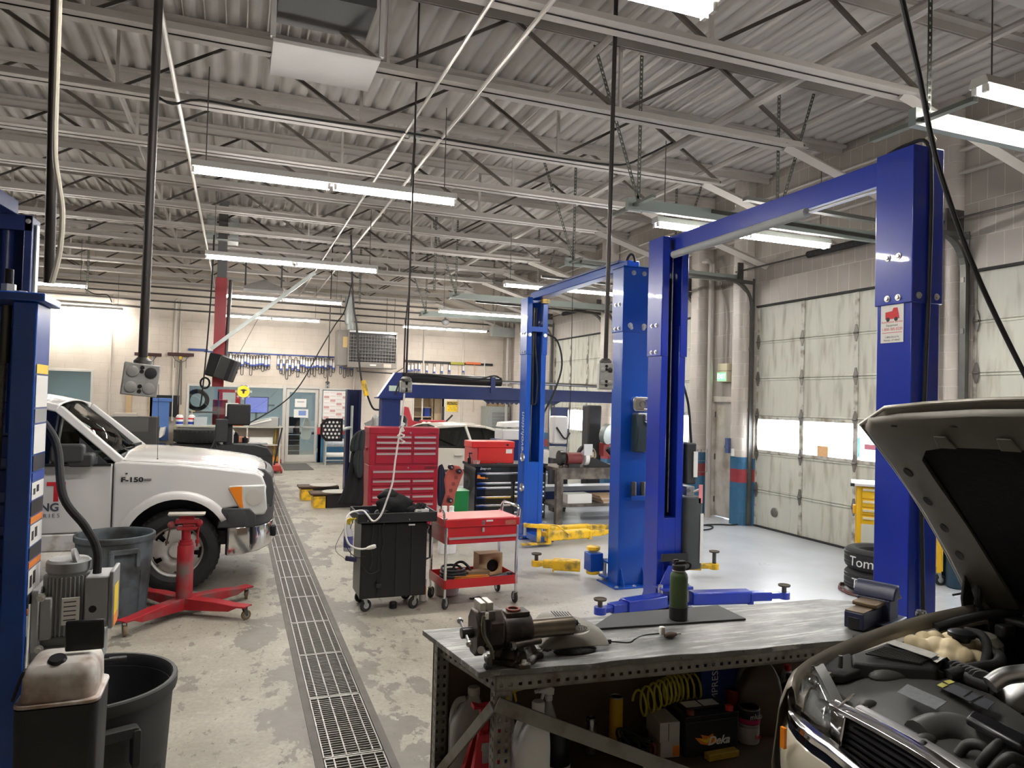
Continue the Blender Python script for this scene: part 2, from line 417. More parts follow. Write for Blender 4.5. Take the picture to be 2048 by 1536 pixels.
JD = mat('backlit_shade_web_bar', (.05, .042, .035), .55, var=.3, vscale=4)  # diagonals look dark against the light; that shade is put into this colour
JX0, JX1 = -13, XR-.02
tc_ = MB()
for s_ in (-1, 1):
 tc_.box((JX0, s_*.012, ZT-.09), (JX1, s_*.012+s_*.008, ZT)) if s_ > 0 else tc_.box((JX0, -.02, ZT-.09), (JX1, -.012, ZT))
 tc_.box((JX0, .012 if s_ > 0 else -.10, ZT-.008), (JX1, .10 if s_ > 0 else -.012, ZT+.03))
BX1 = XR-2.1
bc_ = MB()
bc_.box((JX0, .012, ZC), (BX1, .02, ZC+.095)); bc_.box((JX0, -.02, ZC), (BX1, -.012, ZC+.095)); bc_.box((JX0, .012, ZC), (BX1, .10, ZC+.01)); bc_.box((JX0, -.10, ZC), (BX1, -.012, ZC+.01))
PANEL = 2.36; XP = -12.98   # panel points: bottom node to bottom node
J0 = sthing('roof_joist', 'steel open-web roof joist painted taupe, spanning the bays wall to wall', (0, 4.93, 0))
obj('top_chord', tc_, JP, J0); obj('bottom_chord', bc_, JP, J0)
wd = obj('web_diagonal', MB().bar((0, 0, ZC+.05), (PANEL/2, 0, ZT-.05), .022, .03), JD, J0); wd.location.x = XP
JM = mat('backlit_shade_web_bar_brown', (.10, .085, .07), .55, var=.3, vscale=4); wu = obj('web_diagonal', MB().bar((PANEL/2, 0, ZT-.05), (PANEL, 0, ZC+.05), .032, .036), JM, J0); wu.location.x = XP  # browner tone for the other diagonal, with backlit shade in the colour
wv = obj('web_post', MB().bar((0, 0, ZC+.05), (0, 0, ZT-.05), .03, .034), JP, J0); wv.location.x = XP
k = 1
while XP+PANEL*(k+1) < JX1:
 for s_ in (wd, wu, wv):
  c = s_.copy(); COL.objects.link(c); c.parent = J0; c.location.x = XP+PANEL*k
 k += 1
obj('wall_brace', MB().tube([(BX1-.25, 0, ZC+.02), (XR-.02, 0, ZC-.62)], .06, 4), JP, J0)
for i in range(-4, 12):
 if i == 0: continue
 j = dup(J0, (0, 4.93+1.513*i, 0)); j['kind'] = 'structure'
w = bpy.data.worlds.new('sky'); S.world = w; w.use_nodes = True
bg = w.node_tree.nodes['Background']; bg.inputs[0].default_value = (.92, .96, 1, 1); bg.inputs[1].default_value = 5.0
SNOW = mat('snowy_asphalt', (.75, .76, .78), .8)
g = MB().box((XR+.3, -14, -.3), (40, 34, -.02)); struct('ground_outside', g, SNOW)
S.view_settings.view_transform = 'Standard'; S.view_settings.look = 'None'; S.view_settings.gamma = 1; S.view_settings.exposure = 1.8
TUBE = mat('lit_fluorescent_tube', (1, 1, 1), .5, emit=(1.0, .96, .91), estr=40)
LBODY = mat('white_light_housing', (.62, .61, .58), .4)
def strip_light(name_loc, label, two=True, gal=False):
 t = thing('strip_light', label, 'light', name_loc, 0, 'fluorescent strip lights')
 h = MB()
 h.prism([(-.07, .0), (-.05, .06), (.05, .06), (.07, 0), (.055, -.005), (-.055, -.005)], -1.22, 1.22, 'x')
 obj('housing', h, LBODY, t, bevel=.003)
 for s_ in (-1, 1):
  for yy in (-.035, .035):
   obj('tube', MB().cyl((s_*.615-.565, yy, -.028), (s_*.615+.565, yy, -.028), .016, n=10), TUBE, t)
   for q in (-1, 1): obj('socket', MB().box((s_*.615+q*.585-.012, yy-.018, -.05), (s_*.615+q*.585+.012, yy+.018, 0)), WHITE, t)
 for s_ in (-1, 1):
  obj('hanger', MB().tube([(s_*1.1, 0, .06), (s_*1.1, 0, ZC-3.95+.02)], .005, 5), DSTEEL, t)
 return t
for loc, lab in [
 ((.785, 7.0, 3.95), 'strip light with two bright tubes hung lowest over the drain in the foreground bay'),
 ((.75, 11.11, 3.9), 'strip light over the drain behind the nearest one, left of the crossing conduits'),
 ((.85, 15.8, 3.95), 'strip light over the far drain beside the red ceiling column, upper of two'),
 ((.82, 19.9, 3.95), 'strip light just in front of the belt rack on the far wall'),
 ((5.46, 19.7, 3.93), 'strip light near the far wall right of the unit heater'),
 ((5.46, 6.86, 3.95), 'strip light glowing behind the overhead beam of the tall right lift'),
 ((5.6, 12.05, 4.02), 'strip light crossed by the overhead beam of the middle lift'),
 ((5.45, 15.9, 3.95), 'strip light with a pale reflector beyond the middle lift'),
 ((-4.05, 21.35, 4.05), 'strip light close to the cream wall at far left, lower one'),
 ((-4.0, 16.2, 3.98), 'strip light at far left just above the white pickup roof line, upper one'),
 ((.95, 3.02, 3.95), 'strip light cut off by the top edge of the photo'),
 ((5.61, 3.26, 4.05), 'strip light at the top right corner hung on a chain'),
 ((-4.1, 7.0, 3.95), 'strip light over the truck bay out of view at left')]:
 strip_light(loc, lab)
# ================================================================ overhead doors, exit door, office beyond the far wall
def glass_mat(name, tint=(1, 1, 1), gl=.08, rough=.02):
 m, nt, b, L = node_mat(name); N = nt.nodes.new
 t = N('ShaderNodeBsdfTransparent'); t.inputs[0].default_value = (*tint, 1); g = N('ShaderNodeBsdfGlossy'); g.inputs['Roughness'].default_value = rough
 x = N('ShaderNodeMixShader'); x.inputs[0].default_value = gl; L(t.outputs[0], x.inputs[1]); L(g.outputs[0], x.inputs[2])
 L(x.outputs[0], nt.nodes['Material Output'].inputs[0]); return m
GLASS = glass_mat('clear_glass'); DGLASS = glass_mat('tinted_car_glass', (.22, .25, .24), .12); OGLASS = glass_mat('office_glass', (.86, .92, .93), .10)
DOORP = mat('grimy_cream_door_panel', (.52, .53, .455), .55, var=.12, vscale=5, dirt=(.33, .31, .25), dscale=4, damt=.30, stretch=(1, 2.2, .4))
DOORS = mat('door_stile_steel', (.50, .50, .44), .5, var=.12, dirt=(.2, .17, .12), dscale=7, damt=.34)
HINGE = mat('dull_hinge_steel', (.2, .19, .17), .5, .6, var=.3)
TRK = mat('dark_track_steel', (.13, .13, .12), .5, .6, var=.3)
TRKG = mat('green_grey_track_steel', (.27, .30, .27), .5, .5, var=.15)
GASK = mat('door_seal', (.03, .03, .03), .8)
def overhead_door(n, y0, y1, low=False):
 t = sthing('door_%d' % n, 'cream sectional overhead door with one row of windows', (0, 0, 0))
 X = XR+.04; nS = 6; hS = DZ/nS; nc = 3; cw = (y1-y0)/nc
 for i in range(nS):
  z0, z1 = i*hS, (i+1)*hS
  if i == 2:
   fr = MB(); fr.box((X, y0, z0), (X+.05, y1, z0+.05)); fr.box((X, y0, z1-.05), (X+.05, y1, z1))
   for k in range(nc+1):
    yk = y0+cw*k; fr.box((X, max(y0, yk-.04), z0+.05), (X+.05, min(y1, yk+.04), z1-.05))
   obj('window_rail', fr, DOORS, t, bevel=.004)
   for k in range(nc): obj('window_pane', MB().box((X+.02, y0+cw*k+.04, z0+.05), (X+.026, y0+cw*(k+1)-.04, z1-.05)), GLASS, t)
  else:
   p = MB(); p.box((X+.012, y0, z0), (X+.045, y1, z1)); p.box((X, y0, z0+.005), (X+.045, y1, z0+.03)); p.box((X, y0, z1-.03), (X+.045, y1, z1-.005))
   pn = obj('panel', p, DOORP, t, bevel=.005)
   for k in range(nc+1):
    yk = y0+cw*k; obj('stile', MB().box((X-.003, max(y0, yk-.035), z0), (X+.012, min(y1, yk+.035), z1)), DOORS, t)
  if i:
   zz = i*hS
   for k in range(nc+1):
    yk = min(max(y0+cw*k, y0+.04), y1-.04)
    h = MB(); h.prism([(yk-.012, zz-.12), (yk-.045, zz), (yk-.012, zz+.12), (yk+.012, zz+.12), (yk+.045, zz), (yk+.012, zz-.12)], X-.012, X-.003, 'x')
    h.cyl((X-.015, yk-.035, zz), (X-.015, yk+.035, zz), .014, n=8)
    obj('hinge', h, HINGE, t)
 obj('header_seal', MB().box((X-.03, y0-.03, DZ-.03), (X+.06, y1+.03, DZ+.03)), GASK, t)
 obj('bottom_seal', MB().box((X-.01, y0, 0), (X+.05, y1, .03)), GASK, t)
 R = .42; zt = 4.02
 for yy in (y0-.05, y1+.05):
  pts = [(XR-.06, yy, .02), (XR-.06, yy, zt-R)]+[(XR-.06-R+R*math.cos(a), yy, zt-R+R*math.sin(a)) for a in [PI/2*k/8 for k in range(1, 9)]]+[(XR-3.2, yy, zt+.05)]
  tb = MB()
  for a, b in zip(pts[:-1], pts[1:]): tb.bar(a, b, .04, .075, (0, 1, 0))
  obj('track', tb, TRK, t)
  obj('track_angle', MB().box((XR-.03, yy-.03, 0), (XR-.005, yy+.03, DZ+.45)), TRK, t)
  obj('track_arm', MB().bar((XR-.02, yy, zt-.02), (XR-.6, yy, zt-.0), .05, .1, (0, 1, 0)), TRK, t)
  for z in (.9, 1.9, 2.9, 3.5): obj('track_bracket', MB().box((XR-.09, yy-.02, z-.03), (XR-.02, yy+.02, z+.03)), HINGE, t)
 sh = MB().cyl((XR-.22, y0-.25, 4.2), (XR-.22, y1+.25, 4.2), .014, n=8)
 obj('torsion_shaft', sh, DSTEEL, t)
 sp = MB(); prof = []
 L0 = y0+(.35 if n == 2 else .55)
 for k in range(45): prof += [(.042, k*.03), (.05, k*.03+.015)]
 sp.lathe(prof, 12, T(XR-.22, L0, 4.2) @ RX(-PI/2)); obj('torsion_spring', sp, RUB, t)
 for yy in (y0-.1, y1+.1): obj('bearing_plate', MB().box((XR-.3, yy-.012, 4.05), (XR-.02, yy+.012, 4.33)), DSTEEL, t)
 return t
for i, (a, b) in enumerate(BAYS): overhead_door(i+1, a, b)
tag(obj('vent_port', MB().lathe([(.075, 0), (.075, .012), (.06, .02)], 20, T(XR+.05, pX(1546, 1025, 8.0).y, pX(1546, 1025, 8.0).z) @ RY(-PI/2)), HINGE), 'round grey vent port low in the cream overhead door', 'vent')
def sticker(nm, px, w, h, m, lab, X=XR+.056, n=0):
 p = pX(px[0], px[1], X); o = obj(nm, MB().box((X, p.y-w/2, p.z-h/2), (X+.003, p.y+w/2, p.z+h/2)), m); tag(o, lab, 'sign'); WORLD.add(o.name); return o, p
MESHB = glass_mat('perforated_blue_vinyl', (.42, .62, .72), .03, .5); ORST = mat('faded_orange_label', (.75, .45, .22), .6, var=.25, vscale=30, emit=(.9, .55, .3), estr=.0)
s_, p_ = sticker('window_sign', (1745, 897), .55, .27, MESHB, 'pale blue perforated vinyl sign on the third window pane of the nearest overhead door')
obj('sign_print', MB().box((XR+.052, p_.y-.13, p_.z-.02), (XR+.055, p_.y+.13, p_.z+.05)), mat('faded_red_print', (.6, .2, .25), .6), s_, w=True)
s_, p_ = sticker('window_label', (1645, 903), .21, .16, ORST, 'small orange label at the bottom of the middle window pane of the nearest overhead door')
t = sthing('door_5', 'narrow grimy cream exit door between two pilasters', (0, 0, 0))
y0, y1, _, zd = EXIT
EXM = mat('grimy_cream_exit_door', (.56, .53, .465), .5, var=.12, vscale=3, dirt=(.36, .31, .24), dscale=3, damt=.32)
obj('door_leaf', MB().box((XR+.05, y0+.04, .01), (XR+.09, y1-.04, zd-.04)), EXM, t, bevel=.003)
fr = MB()
fr.box((XR-.01, y0-.05, 0), (XR+.12, y0+.04, zd+.05)); fr.box((XR-.01, y1-.04, 0), (XR+.12, y1+.05, zd+.05)); fr.box((XR-.01, y0-.05, zd-.04), (XR+.12, y1+.05, zd+.06))
obj('door_frame', fr, EXM, t, bevel=.006)
obj('door_handle', MB().cyl((XR+.05, y0+.12, 1.0), (XR-.03, y0+.12, 1.0), .02), DSTEEL, t)
for z in (.3, 1.05, 1.8): obj('door_hinge', MB().cyl((XR+.04, y1-.045, z-.05), (XR+.04, y1-.045, z+.05), .012, n=8), DSTEEL, t)
EX = pX(1448, 748, XR-.06)
t = thing('exit_sign', 'cream exit sign with a green lit face above the narrow exit door', 'sign', (XR, EX.y, EX.z), 0)
CRM = mat('cream_plastic', (.62, .57, .40), .5)
obj('sign_housing', MB().box((-.11, -.14, -.14), (-.001, .14, .05)), CRM, t, bevel=.006)
obj('battery_box', MB().box((-.10, -.13, .055), (-.001, .13, .18)), CRM, t, bevel=.006)
GRN = mat('lit_green_exit_face', (.05, .3, .08), .5, emit=(.12, .85, .2), estr=.9)
obj('sign_face', MB().box((-.114, -.115, -.12), (-.11, .115, .02)), GRN, t)
EXL = mat('lit_exit_letters', (.6, 1, .6), .5, emit=(.5, 1, .5), estr=1.6)
text('sign_letters', 'EXIT', .11, frame((-.116, 0, -.05), (0, -1, 0), (-1, 0, 0)), EXL, t)
c1 = smooth([(XR-.03, EX.y, EX.z+.18), (XR-.03, EX.y, 3.6), (XR-.03, EX.y+.3, 4.35)], 4)
tag(obj('conduit', MB().tube(c1, .012, 6), PIL), 'thin painted conduit rising from the exit sign', 'conduit')
k = pX(1464, 893, XR-.23)
tag(obj('wall_bracket', MB().box((XR-.29, 10.04, 1.17), (XR-.22, 10.1, 1.42)).box((XR-.31, 10.03, 1.25), (XR-.26, 10.09, 1.3)), mat('blue_grey_plastic', (.06, .09, .2), .5)), 'small blue bracket on the pilaster edge beside the exit door', 'bracket')
tag(obj('push_switch', MB().box((XR-.245, 9.93, 1.13), (XR-.22, 10.0, 1.25)), WHITE, bevel=.004), 'white push switch on the pilaster just above its blue paint', 'switch')
OB = YF+4.2
OWALL = mat('pale_blue_office_paint', (.42, .50, .52), .7, var=.05)
struct('wall_office_back', MB().box((-7, OB, 0), (XR, OB+.1, 3)), OWALL)
struct('wall_office_left', MB().box((-7.1, YF+.25, 0), (-7, OB, 3)), OWALL); struct('wall_office_right', MB().box((XR, YF+.25, 0), (XR+.1, OB, 3)), OWALL)
struct('ceiling_office', MB().box((-7, YF+.25, 2.9), (XR, OB, 3)), OFFW)
for x in (-4.6, -.2, 1.8, 5.2):
 t = thing('ceiling_light', {-4.6: 'bright panel light in the room beyond the far left window', -.2: 'panel light above the parts counter room', 1.8: 'panel light above the office behind the glass door', 5.2: 'panel light in the store room behind the hatch'}[x], 'light', (x, YF+2.1, 2.88))
 obj('light_frame', MB().box((-.62, -.32, -.03), (.62, .32, .015)), WHITE, t); obj('diffuser', MB().box((-.58, -.28, -.036), (.58, .28, -.031)), mat('lit_office_diffuser', (1, 1, 1), .5, emit=(1, 1, .98), estr=7), t)
TRIMW = mat('pale_grey_frame_paint', (.55, .53, .48), .5, var=.1)
def window_frame(n, x0, x1, z0, z1, lab, glass=OGLASS, mull=()):
 t = sthing('window_%d' % n, lab, (0, 0, 0)); y = YF-.02
 f = MB(); w = .06
 f.box((x0-w, y, z0-w), (x1+w, y+.12, z0)); f.box((x0-w, y, z1), (x1+w, y+.12, z1+w)); f.box((x0-w, y, z0), (x0, y+.12, z1)); f.box((x1, y, z0), (x1+w, y+.12, z1))
 for q in mull: f.box((q-.03, y, z0), (q+.03, y+.12, z1))
 obj('frame', f, TRIMW, t, bevel=.004); obj('pane', MB().box((x0, y+.06, z0), (x1, y+.068, z1)), glass, t); return t
window_frame(1, PWIN[0], PWIN[1], PWIN[2], PWIN[3], 'wide shop window looking into the parts room')
window_frame(2, OWIN[0], OWIN[1], OWIN[2], OWIN[3], 'window right of the glass office door')
window_frame(3, LWIN[0], LWIN[1], LWIN[2], LWIN[3], 'small window at far left looking into a bright bay')
t = sthing('door_6', 'aluminium framed glass office door standing in the far wall')
x0, x1, _, z1 = ODOOR; y = YF-.03; f = MB()
for a, b, c, d in ((x0-.09, x0, 0, z1+.07), (x1, x1+.09, 0, z1+.07), (x0, x1, z1, z1+.07)): f.box((a, y, c), (b, y+.14, d))
obj('door_frame', f, TRIMW, t, bevel=.004)
f = MB()
for a, b, c, d in ((x0+.01, x0+.1, .02, z1-.01), (x1-.1, x1-.01, .02, z1-.01), (x0+.1, x1-.1, .02, .22), (x0+.1, x1-.1, z1-.11, z1-.01)): f.box((a, y+.04, c), (b, y+.09, d))
obj('door_leaf', f, TRIMW, t, bevel=.004)
obj('push_bar', MB().box((x0+.1, y+.005, 1.0), (x1-.1, y+.035, 1.05)), STEEL, t); obj('pane', MB().box((x0+.1, y+.06, .22), (x1-.1, y+.066, z1-.11)), OGLASS, t)
for z in (.35, 1.05, 1.8): obj('door_hinge', MB().cyl((x1-.01, y-.005, z-.06), (x1-.01, y-.005, z+.06), .013, n=8), STEEL, t)
f = MB(); x0, x1, z0, z1 = KHOLE
for a, b, c, d in ((x0-.05, x0, z0, z1+.05), (x1, x1+.05, z0, z1+.05), (x0, x1, z1, z1+.05)): f.box((a, YF-.02, c), (b, YF+.2, d))
struct('window_4', f, TRIMW)
# ================================================================ vehicle lifts
BOLT = mat('zinc_bolt', (.62, .62, .6), .35, .8)
def bolt(mb, p, n, r=.014):
 n = V(n).normalized(); p = V(p); mb.tube([p-n*.002, p+n*.004], [r*1.5, r*1.5], 12); mb.tube([p, p+n*.014], [r, r*.9], 6)
def bolts(parent, pts, n, r=.014):
 for p in pts:
  b = MB(); bolt(b, p, n, r); obj('bolt', b, BOLT, parent)
def channel(mb, w, d, z0, z1, t=.012, lip=.07, open_=-1):
 """C-section column: w in x, d in y, open side towards open_*y, centred on the origin"""
 o = open_; pts = [(-w/2+lip, o*d/2), (-w/2, o*d/2), (-w/2, -o*d/2), (w/2, -o*d/2), (w/2, o*d/2), (w/2-lip, o*d/2),
                      (w/2-lip, o*(d/2-t)), (w/2-t, o*(d/2-t)), (w/2-t, -o*(d/2-t)), (-w/2+t, -o*(d/2-t)), (-w/2+t, o*(d/2-t)), (-w/2+lip, o*(d/2-t))]
 mb.prism(pts, z0, z1, 'z'); return mb
PADR = mat('worn_rubber_pad', (.09, .075, .06), .8, var=.3, vscale=20)
def swing_arm(root, base, ang, L, m, padm=PADR, padz=.20, name='swing_arm'):
 """telescoping arm lying low over the floor from base at heading ang; returns the arm part"""
 M = T(*base) @ RZ(ang)
 a = MB(); a.prism(rrect(.14, .12, .012, 1), 0, L*.62, 'x', M); ar = obj(name, a, m, root, bevel=.006)
 b = MB(); b.prism(rrect(.105, .085, .01, 1), L*.45, L*.84, 'x', M); obj('inner_tube', b, m, ar, bevel=.004)
 c = MB(); c.prism(rrect(.08, .055, .01, 1), L*.7, L, 'x', M); c.lathe([(.055, -.035), (.055, .03)], 16, M @ T(L, 0, 0)); obj('arm_tip', c, m, ar, bevel=.003)
 d = MB(); d.box((L*.585, -.085, -.07), (L*.62, .085, -.045), M); d.box((L*.60, -.078, -.05), (L*.625, -.07, .04), M); obj('arm_stop', d, m, ar)
 p = MB(); p.lathe([(.022, .02), (.022, padz-base[2]-.02)], 12, M @ T(L, 0, 0)); obj('pad_screw', p, DSTEEL, ar)
 p = MB(); p.lathe([(.02, 0), (.055, .006), (.06, .022), (.05, .022), (.045, .014)], 20, M @ T(L, 0, padz-base[2]-.02)); obj('lift_pad', p, padm, ar)
 return ar
def post_assembly(root, x, y, face, h, m, zs, w=.29, d=.25, ext=True):
 """column with sleeve extension from zs up to h; face = which y direction is open"""
 P = T(x, y, 0)
 c = MB(); channel(c, w, d, .012, zs+.3, lip=.075, open_=face); c2 = MB(); c2.add(c.v, c.f, P); po = obj('post', c2, m, root, bevel=.008)
 if ext:
  c = MB(); channel(c, w+.022, d+.022, zs, h, lip=.08, open_=face); c2 = MB(); c2.add(c.v, c.f, P); ex = obj('post_extension', c2, m, root, bevel=.006)
  pts = [(x-w/2-.012, y+q, zs+k) for q in (-.04, .04) for k in (.04, .30)]
  bolts(ex, pts, (-1, 0, 0))
  if face > 0: bolts(ex, [(x+q, y-d/2-.012, zs+k) for q in (-.075, .075) for k in (.045,)], (0, -1, 0))
 b = MB(); b.box((x-w/2-.08, y-d/2-.1, 0), (x+w/2+.08, y+d/2+.1, .016)); bp = obj('base_plate', b, m, root, bevel=.003)
 g = MB()
 for sx in (-1, 1):
  b = MB(); xx = x+sx*(w/2-.04); b.prism([(y-face*(d/2), .016), (y-face*(d/2+.09), .016), (y-face*(d/2), .2)], xx-.005, xx+.005, 'x'); obj('gusset', b, m, root)
 bolts(bp, [(x+sx*(w/2+.04), y+sy*(d/2+.06), .016) for sx in (-1, 1) for sy in (-1, 1)]+[(x, y-face*(d/2+.06), .016)], (0, 0, 1), .016)
 return po
def carriage(root, x, y, face, m, z0=.06, zh=.85, w=.2):
 c = MB(); yy = y+face*.045
 c.box((x-w/2, yy-.07, z0), (x+w/2, yy+.07, zh)); ca = obj('carriage', c, m, root, bevel=.008)
 k = MB(); k.prism([(x-.13, z0+.12), (x-.17, z0+.13), (x-.17, z0+.15), (x+.17, z0+.15), (x+.17, z0+.12)], yy+face*.05, yy+face*.24, 'y'); k.box((x-.2, min(yy+face*.04, yy+face*.22), z0-.035), (x+.2, max(yy+face*.04, yy+face*.22), z0-.01)); obj('arm_yoke', k, m, ca, bevel=.005)
 for sx in (-1, 1):
  obj('arm_pin', MB().cyl((x+sx*.15, yy+face*.17, z0-.03), (x+sx*.15, yy+face*.17, z0+.17), .022, n=14), BOLT, ca)
 return ca
t1 = thing('two_post_lift', 'tall royal blue two-post lift with overhead beam and low blue arms behind the workbench', 'vehicle lift', (3.97, 4.75, 0), world=True)
LX = 3.965; YN, YFAR = 3.415, 6.13
H1 = 3.6
post_assembly(t1, 3.985, YN, 1, H1, BLUE, 2.62, .235, .26)
post_assembly(t1, 3.955, YFAR, -1, H1-.02, BLUE, 2.42, .275, .24)
bm_ = MB(); by0, by1 = YN+.1, YFAR-.08
bm_.prism([(3.915, H1-.17), (4.035, H1-.17), (4.035, H1-.16), (3.925, H1-.16), (3.925, H1-.02), (4.035, H1-.02), (4.035, H1-.01), (3.915, H1-.01)], by0, by1, 'y')
bm_.box((3.925, by0, H1-.165), (4.03, by1, H1-.15))
ob = obj('overhead_beam', bm_, BLUE, t1, bevel=.003)
for yy in (by0+.02, by1-.02): bolts(ob, [(3.915, yy, H1-.13), (3.915, yy, H1-.06)], (-1, 0, 0), .01)
obj('pulley', MB().cyl((3.90, YFAR-.1, H1-.1), (3.96, YFAR-.1, H1-.1), .055, n=20), BLKP, t1)
obj('padded_bar', MB().cyl((3.88, YFAR-.2, H1-.21), (3.88, YN+.78, H1-.21), .035, n=14), mat('grey_foam', (.33, .345, .35), .8, var=.1), t1)
obj('bar_rod', MB().cyl((3.88, YN+.8, H1-.21), (3.90, YN+.1, H1-.2), .010, n=8), CHROME, t1)
obj('top_bracket', MB().box((3.835, YFAR-.125, H1-.18), (4.075, YFAR-.118, H1-.03)), BLUE, t1)
obj('hose_hook', MB().tube([(4.0, YN-.13, H1+.0)]+[(4.0, YN-.13+.035*math.sin(a), H1+.03+.035*math.cos(a)) for a in [PI*1.5*k/8-1.2 for k in range(9)]], .014, 8), mat('cream_hook', (.7, .65, .5), .5), t1)
hp = smooth([(3.93, YN+.12, H1+.02), (3.98, YN+.02, H1+.06), (3.99, YN-.12, H1+.03), (3.995, YN-.15, H1-.25), (3.985, YN-.147, 2.6), (3.95, YN-.147, 1.6), (3.965, YN-.15, .9), (3.99, YN-.15, .35)], 5)
obj('hydraulic_hose', MB().tube(hp, .012, 8), RUB, t1)
carriage(t1, 3.985, YN, 1, BLUE, .08, .8, .16); carriage(t1, 3.955, YFAR, -1, BLUE, .08, .86, .17)
for dx in (-.045, .03): obj('lift_chain', MB().cyl((3.955+dx, YFAR-.03, .9), (3.955+dx, YFAR-.03, H1-.2), .008, n=8), STEEL, t1)
obj('cylinder', MB().cyl((3.985, YFAR+.04, .86), (3.985, YFAR+.04, 3.2), .035, n=14), BLACK, t1)
obj('latch_bar', MB().box((3.83, YFAR-.2, .46), (4.12, YFAR-.17, .53)), BLKP, t1, bevel=.004)
gq = MB(); gq.prism([(3.955-.17, .2), (3.955-.06, .42), (3.955+.06, .42), (3.955+.17, .2)], YFAR-.20, YFAR-.19, 'y'); obj('carriage_gusset', gq, BLUE, t1)
for bx, ang, L in ((3.80, PI+.18, .74), (4.11, -.17, .98)): swing_arm(t1, (bx, YFAR-.26, .12), ang, L, BLUE, padz=.22)
for bx, ang, L in ((3.85, PI-.75, .7), (4.15, .62, .85)): swing_arm(t1, (bx, YN+.3, .12), ang, L, BLUE, padz=.22)
pu = obj('pump_motor', MB().box((4.12, 6.0, 1.18), (4.24, 6.16, 1.58)), BLKP, t1, bevel=.015)
pu2 = obj('pump_tank', MB().prism(rrect(.20, .2, .03, 3, 4.2, 6.06), .36, 1.06, 'z'), mat('charcoal_plastic', (.05, .055, .055), .45), t1, bevel=.01)
obj('pump_valve', MB().box((4.13, 6.0, 1.07), (4.22, 6.1, 1.16)).cyl((4.2, 6.02, 1.1), (4.27, 5.98, 1.13), .014, n=8), STEEL, t1, bevel=.004)
obj('switch_box', MB().box((4.2, 5.99, 1.25), (4.245, 6.0, 1.5)), WHITE, t1)
obj('tank_label', MB().box((4.265, 5.953, .42), (4.30, 5.957, .9)), PAPER, t1)
obj('inspection_tag', MB().box((4.245, 5.96, 1.0), (4.29, 5.963, 1.18)), mat('red_tag', (.7, .25, .25), .6), t1)
obj('pump_hose', MB().tube(smooth([(4.09, YFAR-.02, 2.5), (4.13, YFAR-.02, 2.2), (4.2, YFAR-.03, 1.95), (4.235, YFAR-.04, 1.58)], 5), .012, 8), RUB, t1)
obj('wire_basket', MB().tube([(4.25, 6.0, 1.3), (4.36, 6.0, 1.3), (4.36, 6.0, 1.52), (4.25, 6.0, 1.52), (4.25, 6.0, 1.3)], .004, 5).tube([(4.25, 6.0, 1.41), (4.36, 6.0, 1.41)], .003, 5).tube([(4.29, 6.0, 1.3), (4.29, 6.0, 1.52)], .003, 5), DSTEEL, t1)
SM = frame((3.985-.1185-.0015, YN+.01, 2.5), (0, -1, 0), (-1, 0, 0))
st = obj('service_sticker', MB().box((-.085, -.12, 0), (.085, .12, .001), SM), PAPER, t1, label='white service sticker with red print')
pic = MB(); pic.prism([(-.05, .03), (-.05, .075), (0, .08), (.01, .1), (.04, .1), (.05, .06), (.055, .03)], .001, .0016, 'z', SM); obj('sticker_picture', pic, LOGOR, st)
for wx in (-.03, .03): obj('picture_wheel', MB().prism(circ(.014, 10, wx, .028), .0016, .002, 'z', SM), LOGOK, st)
for s_, z_, sz, m_ in (('Automotive Service', .012, .02, LOGOR), ('Equipment', -.01, .02, LOGOK), ('1-800-385-0220', -.035, .024, LOGOR), ('1-800-555-0176', -.085, .016, LOGOK), ('Midvale, UT 84047', -.105, .016, LOGOK)):
 text('sticker_print', s_, sz, SM @ T(0, z_, .0012), m_, st, .0003)
obj('sticker_rule', MB().box((-.075, -.058, .001), (.075, -.055, .0015), SM), LOGOR, st)
t2 = thing('two_post_lift', 'bright blue two-post lift with yellow arms standing behind the red service cart', 'vehicle lift', (4.02, 8.3, 0), world=True)
Y2N, Y2F = 6.93, 9.72; H2 = 3.42
post_assembly(t2, 4.02, Y2N, 1, H2, BLUE2, 2.72, .34, .22)
post_assembly(t2, 4.02, Y2F, -1, H2+.02, BLUE2, 2.62, .30, .24)
obj('top_cap', MB().box((3.83, Y2N-.13, H2), (4.21, Y2N+.13, H2+.012)), BLUE2, t2)
bolts(t2, [(3.96, Y2N-.123, H2-.06), (4.09, Y2N-.123, H2-.06)], (0, -1, 0), .018); bolts(t2, [(3.93, Y2N-.123, 2.79), (4.1, Y2N-.123, 2.79)], (0, -1, 0), .02)
b = MB(); b.box((3.95, Y2N, H2), (4.1, Y2F, H2+.1)); obj('overhead_beam', b, BLUE2, t2, bevel=.008)
b = MB(); b.box((3.945, Y2N+.2, H2+.1), (4.06, Y2F-.3, H2+.13)); obj('beam_cover', b, NAVY, t2, bevel=.004)
obj('beam_hose', MB().tube([(4.0, Y2N+.02+.09*math.cos(a), H2+.07+.1*math.sin(a)) for a in [PI*k/8 for k in range(9)]], .014, 8), RUB, t2)
obj('limit_switch', MB().box((4.06, Y2F-.2, H2-.06), (4.17, Y2F-.14, H2+.0)), YEL, t2)
obj('cross_tie', MB().box((3.87, Y2F-.14, 2.95), (4.17, Y2F-.12, 3.02)), BLUE2, t2); bolts(t2, [(3.9, Y2F-.14, 2.9), (4.14, Y2F-.14, 2.9)], (0, -1, 0), .018)
carriage(t2, 4.02, Y2F, -1, BLUE2, .07, 1.08, .17); carriage(t2, 4.02, Y2N, 1, BLUE2, .07, 1.0, .17)
obj('cylinder', MB().cyl((3.995, Y2F-.03, 1.9), (3.995, Y2F-.03, 3.3), .032, n=14), BLACK, t2); obj('cylinder_rod', MB().cyl((3.995, Y2F-.03, 1.1), (3.995, Y2F-.03, 1.9), .014, n=10), CHROME, t2)
